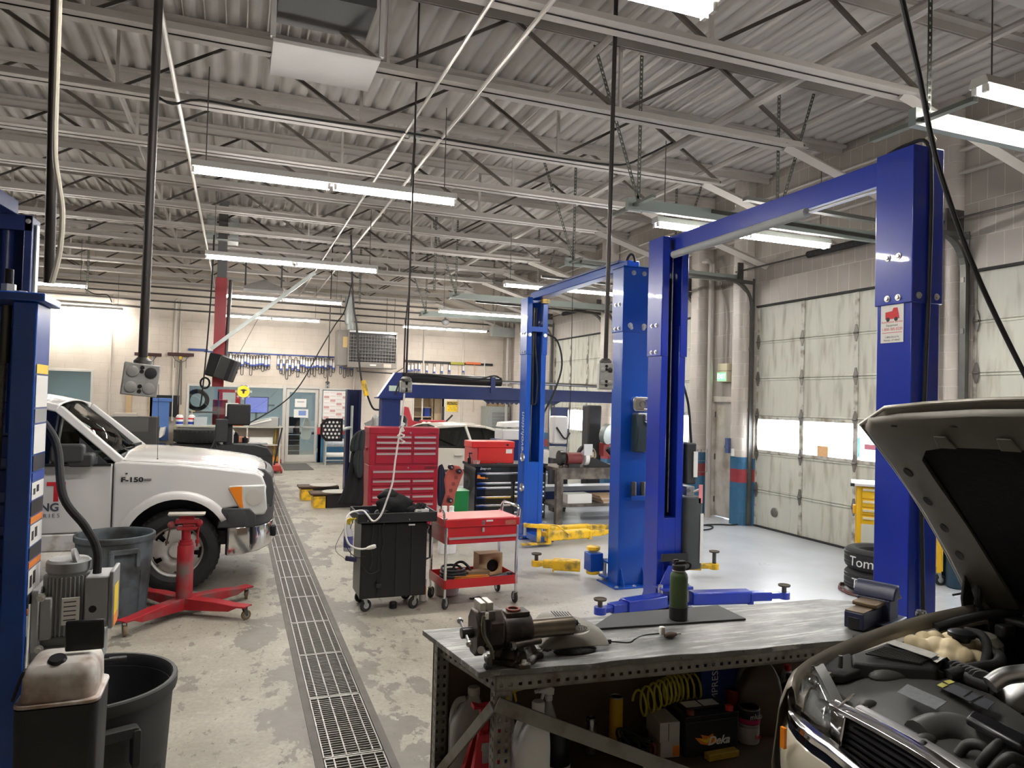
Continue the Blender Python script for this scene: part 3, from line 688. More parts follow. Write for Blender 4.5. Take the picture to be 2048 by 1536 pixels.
obj('hydraulic_hose', MB().tube(smooth([(4.03, Y2F-.05, 3.3), (4.02, Y2F-.06, 2.8), (4.06, Y2F-.07, 2.3), (4.05, Y2F-.07, 1.95), (4.02, Y2F-.05, 1.9)], 5), .013, 8), RUB, t2)
obj('pump_hose', MB().tube(smooth([(4.18, Y2F, 2.95), (4.38, Y2F-.02, 2.85), (4.47, Y2F-.02, 2.5), (4.36, Y2F-.02, 2.1), (4.19, Y2F, 1.75)], 6), .014, 8), RUB, t2)
text('maker_lettering', 'revolution', .15, frame((3.868, Y2F-.03, 1.48), (0, 0, 1), (-1, 0, 0)), TAPEW, t2, shear=.2, label='white lettering down the column side')
for z in (1.15, .72):
 tr = MB(); tr.lathe([(.02, 0), (.055, .004), (.065, .03), (.06, .03), (.05, .012)], 18, T(3.868, Y2F-.10, z) @ RY(-PI/2)); obj('magnet_dish', tr, STEEL, t2)
for bx, by, ang, L in ((3.85, Y2F-.42, -.10, .62), (4.2, Y2F-.3, -.05, .98)): pass
yk = MB(); yk.prism([(3.84, .05), (3.84, .13), (4.05, .13), (4.1, .05)], 9.0, 9.38, 'y'); obj('arm_yoke', yk, BLUE2, t2, bevel=.008)
gd = MB(); gd.tube([(3.86, 8.98, .30), (4.12, 8.96, .28), (4.3, 8.98, .15)], .013, 4); gd.bar((3.86, 8.98, .30), (3.86, 8.98, .06), .06, .02); gd.box((3.62, 8.93, .035), (4.02, 9.03, .055)); gd.bar((3.64, 8.98, .30), (4.02, 8.96, .26), .05, .05); gd.bar((4.0, 8.96, .27), (4.0, 8.96, .05), .05, .06); obj('toe_guard', gd, YEL, t2, bevel=.004)
swing_arm(t2, (3.95, 9.02, .13), .12, 1.16, YEL, padz=.30); swing_arm(t2, (4.18, 9.42, .13), .08, 1.1, YEL, padz=.34)
swing_arm(t2, (4.2, 6.95+.28, .13), -.32, 1.0, YEL, padz=.3)
lg = MB(); lg.prism([(3.68, .1), (3.84, .1), (3.84, .3), (3.68, .3)], 7.12, 7.28, 'y'); obj('arm_hinge', lg, BLUE2, t2, bevel=.01)
for z in (.06, .32): obj('hinge_ring', MB().lathe([(.06, 0), (.075, .01), (.075, .04), (.05, .05)], 16, T(3.755, 7.2, z)), YEL, t2)
swing_arm(t2, (3.70, 7.4, .11), PI-.5, .5, YEL, padz=.22)
t = thing('wipe_tray', 'chrome-rimmed oval tray fixed high on the bright blue lift column', 'tray', (4.07, Y2N-.11, 1.95))
M = RX(PI/2)
def rim(o, i, d): return None
b = MB(); n_ = 20; ro, ri = rrect(.2, .15, .04, 4), rrect(.165, .115, .03, 4)
b.loft([[(x, -.001, z) for x, z in ro], [(x, -.05, z) for x, z in ro], [(x, -.05, z) for x, z in ri], [(x, -.02, z) for x, z in ri]]); obj('tray_body', b, CHROME, t, bevel=.004)
obj('can_ring', MB().lathe([(.03, 0), (.036, 0), (.036, .004), (.03, .004), (.03, 0)], 20, T(.03, -.022, 0) @ RX(PI/2), cap=False), DSTEEL, t)
t = thing('paper_towel_dispenser', 'dark charcoal paper towel dispenser under the chrome tray on the bright blue lift column', 'dispenser', (4.06, Y2N-.135, 1.64))
b = MB(); b.prism([(0, -.2), (-.11, -.2), (-.15, .02), (-.12, .2), (0, .2)], -.1, .1, 'x'); obj('dispenser_body', b, mat('dark_teal_plastic', (.02, .035, .04), .4), t, bevel=.012)
b = MB(); b.prism([(-.122, .195), (-.125, .215), (0, .215), (0, .2)], -.09, .1, 'x'); b.box((-.02, -.16, .14), (.1, -.12, .2)); obj('steel_lid', b, STEEL, t, bevel=.004)
obj('paper_sheet', MB().slab([(-.03, -.155, .13), (.07, -.15, .14), (.06, -.165, .07), (.02, -.17, .09)], (0, -.002, 0)), PAPER, t)
obj('paper_roll', MB().cyl((.03, -.12, .06), (.1, -.12, .06), .04, n=16), BLACK, t)
t = thing('adapter_rack', 'blue rack holding dark lift adapters on the bright blue lift column', 'rack', (4.07, Y2N-.11, .95))
obj('rack_shelf', MB().box((-.14, -.12, -.02), (.14, -.001, .0)).box((-.14, -.12, 0), (.14, -.112, .03)), BLUE2, t, bevel=.003)
for xx, hh in ((-.08, .17), (.03, .17), (.1, .08)): obj('lift_adapter', MB().lathe([(.03, 0), (.03, hh-.02), (.026, hh)], 14, T(xx, -.06, 0)), DSTEEL, t)
t3 = thing('two_post_lift', 'blue lift column at the left edge with a grey motor bolted to its side', 'vehicle lift', (-.8, 2.86, 0), world=True)
xo = -.615; W3 = .42; yf, yb = 2.77, 2.955
c = MB(); xi = xo-W3
c.prism([(xo-.07, yf), (xo, yf), (xo, yb), (xi, yb), (xi, yf), (xi+.07, yf), (xi+.07, yf+.012), (xi+.012, yf+.012), (xi+.012, yb-.012), (xo-.012, yb-.012), (xo-.012, yf+.012), (xo-.07, yf+.012)], 0.012, 2.232, 'z')
obj('post', c, BLUE2, t3, bevel=.005)
obj('top_plate', MB().box((xi-.02, yf-.03, 2.232), (xo+.025, yb+.02, 2.26)), BLUE2, t3, bevel=.004)
lad = MB(); z = .1
while z < 2.0: lad.box((xi+.02, yb-.05, z), (xo-.08, yb-.012, z+.075)); z += .115
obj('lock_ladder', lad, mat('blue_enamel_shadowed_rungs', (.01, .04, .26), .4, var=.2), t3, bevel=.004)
ROPE = mat('wire_rope', (.2, .19, .165), .6, .5, var=.5, vscale=130, bump=.5, bscale=200)
obj('equalising_cable', MB().cyl((xo-.135, yf+.05, .1), (xo-.10, yf+.05, 2.12), .0105, n=10), ROPE, t3)
obj('cable_ferrule', MB().cyl((xo-.10, yf+.05, 2.03), (xo-.097, yf+.05, 2.22), .015, n=12), DSTEEL, t3)
obj('cable_stud', MB().cyl((xo-.095, yf+.05, 2.26), (xo-.095, yf+.05, 2.34), .013, n=12), BLACK, t3)
obj('cable_nut', MB().cyl((xo-.095, yf+.05, 2.26), (xo-.095, yf+.05, 2.29), .022, n=6).cyl((xo-.06, yf+.05, 2.26), (xo-.06, yf+.05, 2.27), .02, n=6), mat('pale_nut', (.6, .6, .52), .4, .4), t3)
obj('guide_rod', MB().cyl((xo-.08, yf+.08, 1.8), (xo-.08, yf+.08, 2.15), .016, n=12), BLUE2, t3)
obj('base_plate', MB().box((xi-.06, yf-.06, 0), (xo+.06, yb+.06, .014)), BLUE2, t3)
zz = 2.03; dec = [(.035, LOGOY), (.11, PAPER), (.05, mat('grey_print', (.3, .3, .3), .6)), (.10, PAPER), (.055, LOGOK), (.03, LOGOB), (.06, PAPER), (.05, LOGOK), (.025, LOGOO), (.07, PAPER), (.045, LOGOK), (.025, LOGOO), (.08, PAPER), (.04, LOGOK), (.02, LOGOO), (.07, PAPER), (.05, LOGOK), (.09, PAPER), (.10, BLUE2), (.05, LOGOY), (.12, PAPER), (.12, PAPER), (.06, mat('pale_cyan_print', (.3, .6, .7), .6))]
for k, (h_, m_) in enumerate(dec):
 q = .012 if m_ is PAPER else .02
 ot = obj('instruction_sticker', MB().box((xo+.001, yf+.012, zz-h_+.004), (xo+.0025, yb-.02, zz)), m_, t3)
 if m_ is PAPER and h_ < .1 and k > 3:
  obj('sticker_icon', MB().box((xo+.002, yf+.03, zz-h_+.02), (xo+.0032, yf+.055, zz-.02)).box((xo+.002, yf+.07, zz-h_+.025), (xo+.0032, yf+.1, zz-.012)), LOGOK, ot)
 zz -= h_+.002
cd = MB(); cd.slab([(xo+.003, yf+.005, 1.0), (xo+.003, yb-.01, 1.0), (xo+.003, yb-.0, 1.22), (xo+.003, yf+.02, 1.24)], (.003, 0, 0)); cdo = obj('hanging_card', cd, PAPER, t3)
cd = MB(); cd.slab([(xo+.008, yf+.06, 1.08), (xo+.05, yf+.1, 1.09), (xo+.05, yf+.1, 1.27), (xo+.008, yf+.05, 1.25)], (0, .002, 0)); obj('hanging_card', cd, PAPER, t3); text('card_print', 'VILLE', .018, frame((xo+.03, yf+.07, 1.2), (1, .9, 0), (.7, -.7, 0)), LOGOK, cdo)
MG = mat('motor_grey', (.25, .26, .265), .4, var=.12, vscale=14); MG2 = mat('motor_grey_light', (.36, .37, .38), .4, var=.1)
mx, my = -.52, 2.9; MT = 1.372
mt = MB(); mt.lathe([(.062, -.21), (.062, -.02), (.059, -.01), (.068, 0), (.068, .03), (.06, .038), (.03, .04)], 32, T(mx, my, MT-.045)); mo = obj('motor', mt, MG, t3)
for k in range(34):
 a = 2*PI*k/34
 if k % 1 == 0: obj('cooling_fin', MB().box((.06, -.0016, MT-.255), (.073, .0016, MT-.06), T(mx, my, 0) @ RZ(a)), MG2, mo)
obj('nameplate', MB().box((-.026, -.08, -.045), (.026, -.074, .045), T(mx+.012, my, MT-.17) @ RZ(.15)), PAPER, mo)
for k in range(5): obj('nameplate_print', MB().box((-.02, -.081, -.03+k*.015), (.016, -.08, -.027+k*.015), T(mx+.012, my, MT-.17) @ RZ(.15)), LOGOK, mo)
obj('motor_end', MB().cyl((mx+.02, my-.03, MT+.001), (mx+.03, my-.03, MT+.004), .03, n=16), MG2, mo)
obj('mounting_bracket', MB().box((xo+.006, my-.09, MT-.3), (xo+.03, my+.07, MT-.09)).box((xo+.03, my-.085, MT-.26), (xo+.065, my-.06, MT-.12)), MG2, t3, bevel=.005)
bolts(t3, [(xo+.035, my-.092, MT-.115), (xo+.035, my-.092, MT-.285)], (0, -1, 0), .009)
bxo = obj('terminal_box', MB().box((mx+.062, my-.07, MT-.235), (mx+.135, my+.07, MT-.06)), MG2, t3, bevel=.006)
obj('box_lid', MB().box((mx+.136, my-.075, MT-.24), (mx+.15, my+.07, MT-.045)), MG, bxo, bevel=.004)
obj('knockout', MB().cyl((mx+.088, my-.069, MT-.17), (mx+.088, my-.0715, MT-.17), .012, n=14), BLACK, bxo)
obj('warning_label', MB().box((mx+.1505, my-.06, MT-.2), (mx+.1515, my+.03, MT-.1)), LOGOY, bxo); obj('warning_label', MB().box((mx+.1505, my-.06, MT-.24), (mx+.1515, my+.03, MT-.2)), LOGOO, bxo)
obj('pump_block', MB().box((mx-.085, my-.05, MT-.36), (mx+.12, my+.06, MT-.262)), MG, t3, bevel=.008)
obj('pump_foot', MB().box((mx-.09, my-.075, MT-.35), (mx+.02, my-.05, MT-.29)), MG2, t3, bevel=.004); RP = py(170, 1270, 2.62); obj('release_plate', MB().cb((RP.x, 2.62, RP.z), (.108, .012, .096)), BLACK, t3, bevel=.006)
obj('release_lever', MB().cyl((mx+.12, my-.14, MT-.325), (mx+.19, my-.11, MT-.335), .006, n=8).cyl((mx+.15, my-.125, MT-.33), (mx+.20, my-.105, MT-.336), .009, n=10), BLKP, t3)
WT = mat('stained_white_tank', (.66, .63, .59), .45, var=.15, vscale=9, dirt=(.32, .23, .18), dscale=9, damt=.33)
TKX, TKY, TKZ = py(127, 1400, 2.62).x, 2.62, py(127, 1402, 2.52).z
tb = MB(); tb.loft([[(TKX+q[0]*s_, TKY+q[1]*s_, TKZ+z) for q in rrect(.205, .2, .035, 4)] for z, s_ in ((0, .98), (.07, .96), (.09, .90), (.104, .78), (.108, .6))]); tk = obj('fluid_reservoir', tb, WT, t3)
obj('reservoir_flange', MB().prism(rrect(.228, .222, .03, 3, TKX, TKY), TKZ-.012, TKZ, 'z'), WT, tk, bevel=.003)
obj('filler_cap', MB().lathe([(.024, 0), (.026, .012), (.022, .02)], 18, T(TKX-.01, TKY-.055, TKZ+.100) @ RX(.3)), BLACK, tk)
obj('hydraulic_hose', MB().tube(smooth([(mx+.09, my-.02, MT-.08), (mx+.085, my-.01, MT+.02), (mx+.045, my+.0, MT+.1), (mx-.03, my+.03, MT+.2), (xo+.025, yb+.06, MT+.36), (xo-.02, yb+.10, MT+.44), (xo-.08, yb+.12, MT+.5)], 6), .014, 10), RUB, t3)
obj('return_hose', MB().tube(smooth([(mx+.03, my-.11, MT-.36), (mx-.05, my-.13, MT-.385), (TKX-.09, TKY-.06, TKZ+.09), (TKX-.122, TKY-.06, TKZ+.0)], 6), .0045, 8), RUB, t3)
bn = MB(); bn.loft([[(TKX+q[0]*s_, TKY+q[1]*s_, z) for q in rrect(.222, .218, .025, 3)] for z, s_ in ((0, .85), (TKZ-.03, 1.0), (TKZ-.016, 1.0))])
tag(obj('plastic_bin', bn, BLKP), 'tall square black bin under the stained white reservoir at left', 'bin')
t4 = thing('two_post_lift', 'navy lift column standing behind the left foreground column, top only in view', 'vehicle lift', (-1.75, 7.3, 0), world=True)
a_, b_ = py(0, 425, 7.17), py(66, 425, 7.17)
cx_ = b_.x-.17
c = MB(); channel(c, .34, .26, 0, 3.41, lip=.06, open_=-1); c2 = MB(); c2.add(c.v, c.f, T(cx_, 7.3, 0)); obj('post', c2, NAVY, t4, bevel=.006)
obj('header', MB().box((cx_-.17, 7.17, 3.28), (cx_+.17, 7.19, 3.41)), NAVY, t4); bolts(t4, [(cx_+q, 7.17, 3.36) for q in (-.14, .14)], (0, -1, 0), .014)
obj('cylinder', MB().cyl((cx_-.03, 7.26, .5), (cx_-.03, 7.26, 3.3), .05, n=14), NAVY, t4)
obj('lock_strip', MB().box((cx_+.18, 7.24, 1.2), (cx_+.19, 7.32, 3.35)), GALV, t4)
q0, q1 = py(45, 413, 7.95), py(-30, 350, 7.95)
obj('overhead_beam', MB().bar((cx_, 7.2, 3.47), (cx_-.3, 4.9, 3.5), .12, .12), NAVY, t4, bevel=.006)
# ================================================================ wheels, pickup, saloon
TREAD = mat('tyre_rubber', (.02, .02, .02), .8, var=.35, vscale=22, bump=.25, bscale=60)
RIMW = mat('white_painted_rim', (.55, .53, .49), .45, var=.12, vscale=10)
RIMS = mat('alloy_rim', (.5, .5, .5), .35, .7)
def tyre_mesh(R, W, ri, tread=0, nseg=48):
 """axis along local z, centred"""
 mb = MB(); h = W/2
 prof = [(ri, -h*.72), (ri+(R-ri)*.25, -h*.97), (ri+(R-ri)*.6, -h), (R-.03, -h*.9), (R-.008, -h*.72), (R, -h*.5), (R, h*.5), (R-.008, h*.72), (R-.03, h*.9), (ri+(R-ri)*.6, h), (ri+(R-ri)*.25, h*.97), (ri, h*.72), (ri-.004, 0), (ri, -h*.72)]
 mb.lathe(prof, nseg, cap=False)
 return mb
def grooves(mb, R, W, n=44):
 for k in range(n):
  a = 2*PI*k/n
  for s_ in (-1, 1):
   mb.box((R-.012, -.011, s_*W*.30-W*.11), (R+.006, .011, s_*W*.30+W*.11), RZ(a+s_*.03))
 for k in range(n): mb.box((R-.012, -.012, -W*.13), (R+.004, .012, W*.13), RZ(2*PI*(k+.5)/n))
 return mb
def rim_mesh(r, holes, w0=.02):
 mb = MB(); n = holes*10; rs = [.0, .17, .34, .40, .60, .82, .91, .97, 1.0]; zs = [.015, .015, .010, .03, .034, .02, .0, .03, .045]
 vs = [(rs[i]*r*math.cos(2*PI*k/n), rs[i]*r*math.sin(2*PI*k/n), zs[i]) for i in range(1, len(rs)) for k in range(n)]
 vs.append((0, 0, zs[0])); fs = []
 for i in range(len(rs)-2):
  for k in range(n):
   if i in (3, 4) and (k % 10) in ((3, 4, 5, 6) if i == 4 else (4, 5)): continue
   k2 = (k+1) % n; fs.append((i*n+k, i*n+k2, (i+1)*n+k2, (i+1)*n+k))
 for k in range(n): fs.append((len(vs)-1, k, (k+1) % n))
 mb.add(vs, fs); return mb
def wheel(parent, loc, M, R, W, ri, rimm, holes=5, off=.06, hub=.075):
 """M turns local +z to the outer side"""
 Mw = T(*loc) @ M
 t = MB(); a = tyre_mesh(R, W, ri); grooves(a, R-.004, W); t.add(a.v, a.f, Mw); ty = obj('tyre', t, TREAD, parent)
 t = MB(); a = rim_mesh(ri-.004, holes); t.add(a.v, a.f, Mw @ T(0, 0, off)); rm = obj('rim', t, rimm, ty, solid=.006, sharp=50)
 t = MB(); t.lathe([(ri-.003, -W*.36), (ri-.003, W*.36)], 32, Mw, cap=False); obj('rim_barrel', t, DSTEEL, rm, solid=.004)
 t = MB(); t.cyl((0, 0, -.03), (0, 0, -.028), ri*.9); t2 = MB(); t2.add(t.v, t.f, Mw); obj('brake_disc', t2, BLACK, rm)
 t = MB(); t.lathe([(hub, off), (hub, off+.03), (hub-.012, off+.045), (.0, off+.047)], 24, Mw); obj('hub_cap', t, rimm, rm)
 return ty
CARW = mat('white_car_paint', (.72, .71, .69), .22, coat=.6, var=.03, vscale=2)
CARW2 = mat('ivory_car_paint', (.68, .65, .56), .25, coat=.5)
MUDW = mat('muddy_white_paint', (.70, .69, .66), .3, coat=.3, var=.05, dirt=(.25, .2, .14), dscale=7, damt=.34)
DKTRIM = mat('dark_grey_bumper_plastic', (.05, .052, .055), .55, var=.15, vscale=10)
LENSC = mat('clear_headlamp_lens', (.62, .64, .60), .12, coat=.7, var=.1, vscale=12, spec=.8)
AMBER = mat('amber_lens', (.85, .25, .015), .2, coat=.5)
INT = mat('dark_interior', (.03, .03, .03), .8)
PKX, PKY = -.49, 7.72
pk = thing('pickup_truck', 'white pickup truck with muddy sills facing right toward the floor drain', 'truck', (PKX, PKY, 0))
def arc(cx, cz, r, a0, a1, n=14): return [(cx+r*math.cos(math.radians(a0+(a1-a0)*k/n)), cz+r*math.sin(math.radians(a0+(a1-a0)*k/n))) for k in range(n+1)]
WH = 1.98
for s_, side in ((0, 'near'), (1, 'far')):
 ya, yb_ = (0, .14) if s_ == 0 else (WH-.14, WH)
 fend = [(-.56, .50)]+arc(-.0, .45, .47, 172, 38, 18)+[(.38, .80), (.50, .82), (.80, .83), (.81, 1.02), (.77, 1.12), (.70, 1.16), (.4, 1.205), (0, 1.25), (-.5, 1.28), (-.56, 1.27)]
 obj('front_fender', MB().prism(fend, ya, yb_, 'y'), CARW, pk, bevel=.045, seg=4)
 ar = MB(); yo = ya if s_ == 0 else yb_; sg = -1 if s_ == 0 else 1
 ar.loft([[(x0*k_+cx0, yo+sg*d_, (z0-.45)*k_+.45) for (k_, d_, cx0) in ((1, -.012, 0), (1.0, .022, 0), (1.10, .018, 0), (1.17, -.004, 0))] for x0, z0 in arc(0, .45, .465, 178, 30, 18)], closed=False, cap=False)
 obj('arch_flare', ar, CARW, pk, solid=.006)
 door = [(-.57, .62), (-.57, 1.255), (-1.0, 1.245), (-2.0, 1.235), (-2.0, .62)]
 dr = obj('door', MB().prism(door, ya, ya+.12 if s_ == 0 else ya+.14, 'y'), CARW, pk, bevel=.012)
 sill = obj('rocker_panel', MB().prism([(-.56, .47), (-.56, .615), (-2.05, .615), (-2.05, .45), (-.6, .45)], ya, ya+.12, 'y'), MUDW, pk, bevel=.015)
 def up(x, z, k=0): return (x, (ya-.001 if s_ == 0 else yb_+.001)+(-1 if s_ else 1)*((z-1.25)*.28+k), z)
 fr = MB()
 for (a, b, w_) in (((-.50, 1.27), (-1.06, 1.765), .075), ((-1.06, 1.765), (-1.35, 1.83), .06), ((-1.35, 1.83), (-2.0, 1.84), .06), ((-2.0, 1.24), (-2.0, 1.85), .09)):
  fr.bar(up(*a, .04), up(*b, .04), .075, w_, (0, 1, 0))
 obj('cab_frame', fr, CARW, pk, bevel=.012)
 obj('side_window', MB().slab([up(-.62, 1.25, .03), up(-1.98, 1.24, .03), up(-1.98, 1.83, .03), up(-1.3, 1.82, .03), up(-1.1, 1.76, .03)], (0, .006, 0)), DGLASS, dr)
 tri = MB().slab([up(-.60, 1.25, .0), up(-.86, 1.25, .0), up(-.86, 1.5, .0)], (0, .02 if s_ == 0 else -.02, 0)); obj('mirror_sail', tri, BLKP, dr)
 obj('window_seal', MB().bar(up(-.58, 1.25, -.004), up(-2.0, 1.245, -.004), .02, .03, (0, 1, 0)), BLKP, dr)
 hd = MB().prism([(-1.72, 1.08), (-1.72, 1.12), (-1.9, 1.12), (-1.9, 1.08)], ya-.03 if s_ == 0 else yb_, ya if s_ == 0 else yb_+.03, 'y'); obj('door_handle', hd, BLKP, dr, bevel=.008)
 sg = -1 if s_ == 0 else 1; yo = ya if s_ == 0 else yb_
 m_ = MB(); m_.prism(rrect(.26, .16, .03, 3, -.90, 1.375), min(yo+sg*.12, yo+sg*.26), max(yo+sg*.12, yo+sg*.26), 'y'); m_.prism(rrect(.20, .12, .03, 3, -.80, 1.31), min(yo+sg*.04, yo+sg*.24), max(yo+sg*.04, yo+sg*.24), 'y'); mo_ = obj('wing_mirror', m_, DKTRIM, pk, bevel=.015)
 m_ = MB(); m_.bar((-.72, yo-sg*.01, 1.29), (-.80, yo+sg*.1, 1.29), .08, .08); obj('mirror_arm', m_, DKTRIM, mo_, bevel=.01)
 hl = MB(); hl.prism([(.56, .80), (.45, 1.0), (.455, 1.035), (.80, 1.045), (.825, .80), (.80, .74), (.69, .735)], ya-.012 if s_ == 0 else yb_-.26, ya+.26 if s_ == 0 else yb_+.012, 'y'); h_ = obj('headlamp', hl, LENSC, pk, bevel=.02, seg=3)
 am = MB(); am.prism([(.565, .82), (.465, .995), (.47, 1.02), (.58, 1.028), (.585, .9), (.60, .815)], ya-.0165 if s_ == 0 else yb_+.012, ya-.01 if s_ == 0 else yb_+.0165, 'y'); obj('turn_signal', am, AMBER, h_)
 rf = MB(); rf.lathe([(.0, 0), (.06, .004), (.085, .002)], 20, T(.70, yo+sg*.0135, .92) @ RX(sg*-PI/2)); obj('lamp_reflector', rf, mat('pale_lamp_bowl', (.75, .72, .66), .15, .3), h_)
hb = MB(); secs = []
for x, e, inset in ((-.52, 1.275, .06), (-.3, 1.27, .05), (0, 1.248, .045), (.3, 1.215, .045), (.55, 1.18, .06), (.70, 1.145, .09), (.775, 1.09, .13)):
 row = []
 for y_, d_ in ((0, 0), (.08, .028), (.28, .036), (.40, .062), (.62, .07), (.99, .066), (1.36, .07), (1.58, .062), (1.70, .036), (1.90, .028), (1.98, 0)):
  yy = inset+(y_/WH)*(WH-2*inset); row.append((x-(.0 if x < .6 else -.06*(1-((yy-.99)/.99)**2)), yy, e+d_))
 secs.append(row)
hb.loft(secs, closed=False, cap=False); hoo = obj('hood', hb, CARW, pk, solid=.02, sub=1, sharp=60)
cw = MB(); cw.loft([[(-.50, .08, 1.275), (-.50, .5, 1.30), (-.50, .99, 1.305), (-.50, 1.5, 1.30), (-.50, 1.9, 1.275)], [(-.66, .1, 1.30), (-.60, .5, 1.33), (-.57, .99, 1.34), (-.60, 1.5, 1.33), (-.66, 1.88, 1.30)]], closed=False, cap=False); obj('cowl', cw, DKTRIM, pk, solid=.012)
ws = MB(); ws.loft([[(-.56+.07*(1-((y_-.99)/.85)**2), y_, 1.285) for y_ in (.10, .3, .6, .99, 1.38, 1.68, 1.88)], [(-.84+.07*(1-((y_-.99)/.80)**2), .99+(y_-.99)*.95, 1.56) for y_ in (.10, .3, .6, .99, 1.38, 1.68, 1.88)], [(-1.12+.07*(1-((y_-.99)/.75)**2), .99+(y_-.99)*.88, 1.80) for y_ in (.10, .3, .6, .99, 1.38, 1.68, 1.88)]], closed=False, cap=False)
obj('windshield', ws, DGLASS, pk, solid=.006)
obj('inspection_sticker', MB().slab([(-.98, .58, 1.705), (-.97, .72, 1.715), (-.92, .72, 1.66), (-.93, .58, 1.655)], (.003, 0, .003)), mat('green_sticker', (.05, .35, .2), .5), pk)
for y_ in (.28, 1.05):
 obj('wiper', MB().bar((-.53, y_+.75, 1.335), (-.62, y_, 1.345), .018, .03).tube([(-.49, y_+.6, 1.31), (-.55, y_+.3, 1.35)], .008, 6), BLACK, pk)
rf = MB(); rs = []
for x, z_, hw in ((-1.06, 1.79, .80), (-1.3, 1.85, .82), (-1.7, 1.88, .825), (-2.4, 1.885, .82), (-2.9, 1.86, .80), (-3.0, 1.80, .79)):
 rs.append([(x, .99-hw, z_-.05), (x, .99-hw+.05, z_), (x, .99-.4, z_+.03), (x, .99, z_+.04), (x, .99+.4, z_+.03), (x, .99+hw-.05, z_), (x, .99+hw, z_-.05)])
rf.loft(rs, closed=False, cap=False); obj('roof', rf, CARW, pk, solid=.02, sub=1, sharp=60)
obj('cab_back', MB().box((-3.02, .06, .5), (-2.94, 1.92, 1.3)).box((-3.0, .2, 1.3), (-2.95, 1.78, 1.82)), CARW, pk, bevel=.02)
for ya in (0, WH-.12): obj('rear_door', MB().box((-2.95, ya, .47), (-2.02, ya+.12, 1.235)), CARW, pk, bevel=.015); obj('bed_side', MB().prism([(-3.05, .5), (-3.05, 1.3), (-4.9, 1.3), (-4.9, .6)]+arc(-3.72, .45, .46, 8, 172, 12)[::-1][::-1]+[], ya, ya+.12, 'y'), CARW, pk, bevel=.015)
obj('bed_floor', MB().box((-4.9, .12, .75), (-3.06, WH-.12, .8)), DKTRIM, pk); obj('tailgate', MB().box((-4.95, .02, .6), (-4.88, WH-.02, 1.3)), CARW, pk, bevel=.01)
obj('dashboard', MB().prism([(-.6, .9), (-.62, 1.27), (-.85, 1.27), (-1.0, 1.15), (-1.0, .9)], .15, 1.83, 'y'), INT, pk, bevel=.03)
for y_ in (.3, 1.15):
 st_ = MB(); st_.prism([(-1.5, .75), (-1.5, .95), (-1.95, .93), (-2.1, 1.55), (-2.22, 1.55), (-2.1, .75)], y_, y_+.52, 'y'); se = obj('seat', st_, INT, pk, bevel=.04); obj('headrest', MB().box((-2.26, y_+.13, 1.56), (-2.14, y_+.39, 1.74)), INT, se, bevel=.04)
obj('steering_wheel', MB().tube([(-1.12+.06*math.sin(a), .56+.19*math.cos(a), 1.2+.17*math.sin(a)) for a in [2*PI*k/20 for k in range(20)]], .015, 8, closed=True), INT, pk)
obj('underbody', MB().box((-4.7, .2, .42), (.55, WH-.2, .56)), BLACK, pk)
for ya, yb_ in ((.14, .36), (WH-.36, WH-.14)):
 ln = MB(); ln.prism(arc(0, .45, .46, 185, -5, 16)+arc(0, .45, .485, -5, 185, 16), ya, yb_, 'y'); ln.box((-.45, ya+.2 if ya < 1 else ya, .45), (.45, ya+.22 if ya < 1 else ya+.02, .9)); obj('wheel_liner', ln, BLACK, pk)
for x_ in (0, -3.72):
 for y_, s_ in ((.13, 1), (WH-.13, -1)): wheel(pk, (x_, y_, .398), RX(s_*PI/2) @ RZ(.5), .398, .25, .25, RIMW, 5, .02)
def bump(zlo, zhi, prof, mt, nm, thick):
 mb = MB(); secs = []
 for (x, y_, kz) in prof:
  n_ = V((x-.2, (y_-.99)*.55, 0)).normalized()
  secs.append([(x, y_, zlo+kz), (x+n_.x*.012, y_+n_.y*.012, (zlo+kz+zhi)/2), (x, y_, zhi), (x-n_.x*thick, y_-n_.y*thick, zhi), (x-n_.x*thick, y_-n_.y*thick, zlo+kz)])
 mb.loft(secs); return obj(nm, mb, mt, pk, bevel=.01)
PL = [(.46, -.015, 0), (.62, -.02, .01), (.76, .04, .03), (.86, .2, .05), (.92, .5, .06), (.945, .99, .06), (.92, 1.48, .06), (.86, 1.78, .05), (.76, 1.94, .03), (.62, 2.0, .01), (.46, 1.995, 0)]
cb_ = bump(.345, .625, PL, CHROME, 'chrome_bumper', .05)
obj('fog_lamp_pocket', MB().cb((.905, .33, .53), (.06, .16, .12)), BLACK, cb_, bevel=.02)
bump(.625, .81, [(x-.015, y_, 0) for x, y_, k_ in PL], DKTRIM, 'bumper_cover', .06)
obj('bumper_end', MB().prism([(.36, .62), (.40, .815), (.66, .81), (.72, .745), (.72, .62)], -.02, .1, 'y'), DKTRIM, pk, bevel=.012)
gr = MB(); gx = lambda y_: .85+.05*(1-((y_-.99)/.75)**2)
ys = [.28, .45, .7, .99, 1.28, 1.53, 1.70]
gr.loft([[(gx(y_)-.06, y_, 1.16), (gx(y_), y_, 1.13), (gx(y_)+.02, y_, 1.09), (gx(y_)+.02, y_, 1.05), (gx(y_)-.06, y_, 1.05)] for y_ in ys])
for y0_, y1_ in ((.24, .36), (1.62, 1.74)): gr.prism([(.72, 1.18), (.80, 1.17), (.875, 1.1), (.90, .95), (.88, .78), (.72, .78)], y0_, y1_, 'y')
gro = obj('grille_frame', gr, DKTRIM, pk, bevel=.012)
for z_ in (1.0, .92, .84): obj('grille_bar', MB().loft([[(gx(y_)-.04, y_, z_-.025), (gx(y_)+.03, y_, z_-.018), (gx(y_)+.03, y_, z_+.018), (gx(y_)-.04, y_, z_+.025)] for y_ in ys]), DKTRIM, gro)
obj('grille_back', MB().box((.72, .26, .78), (.80, 1.72, 1.12)), BLACK, gro)
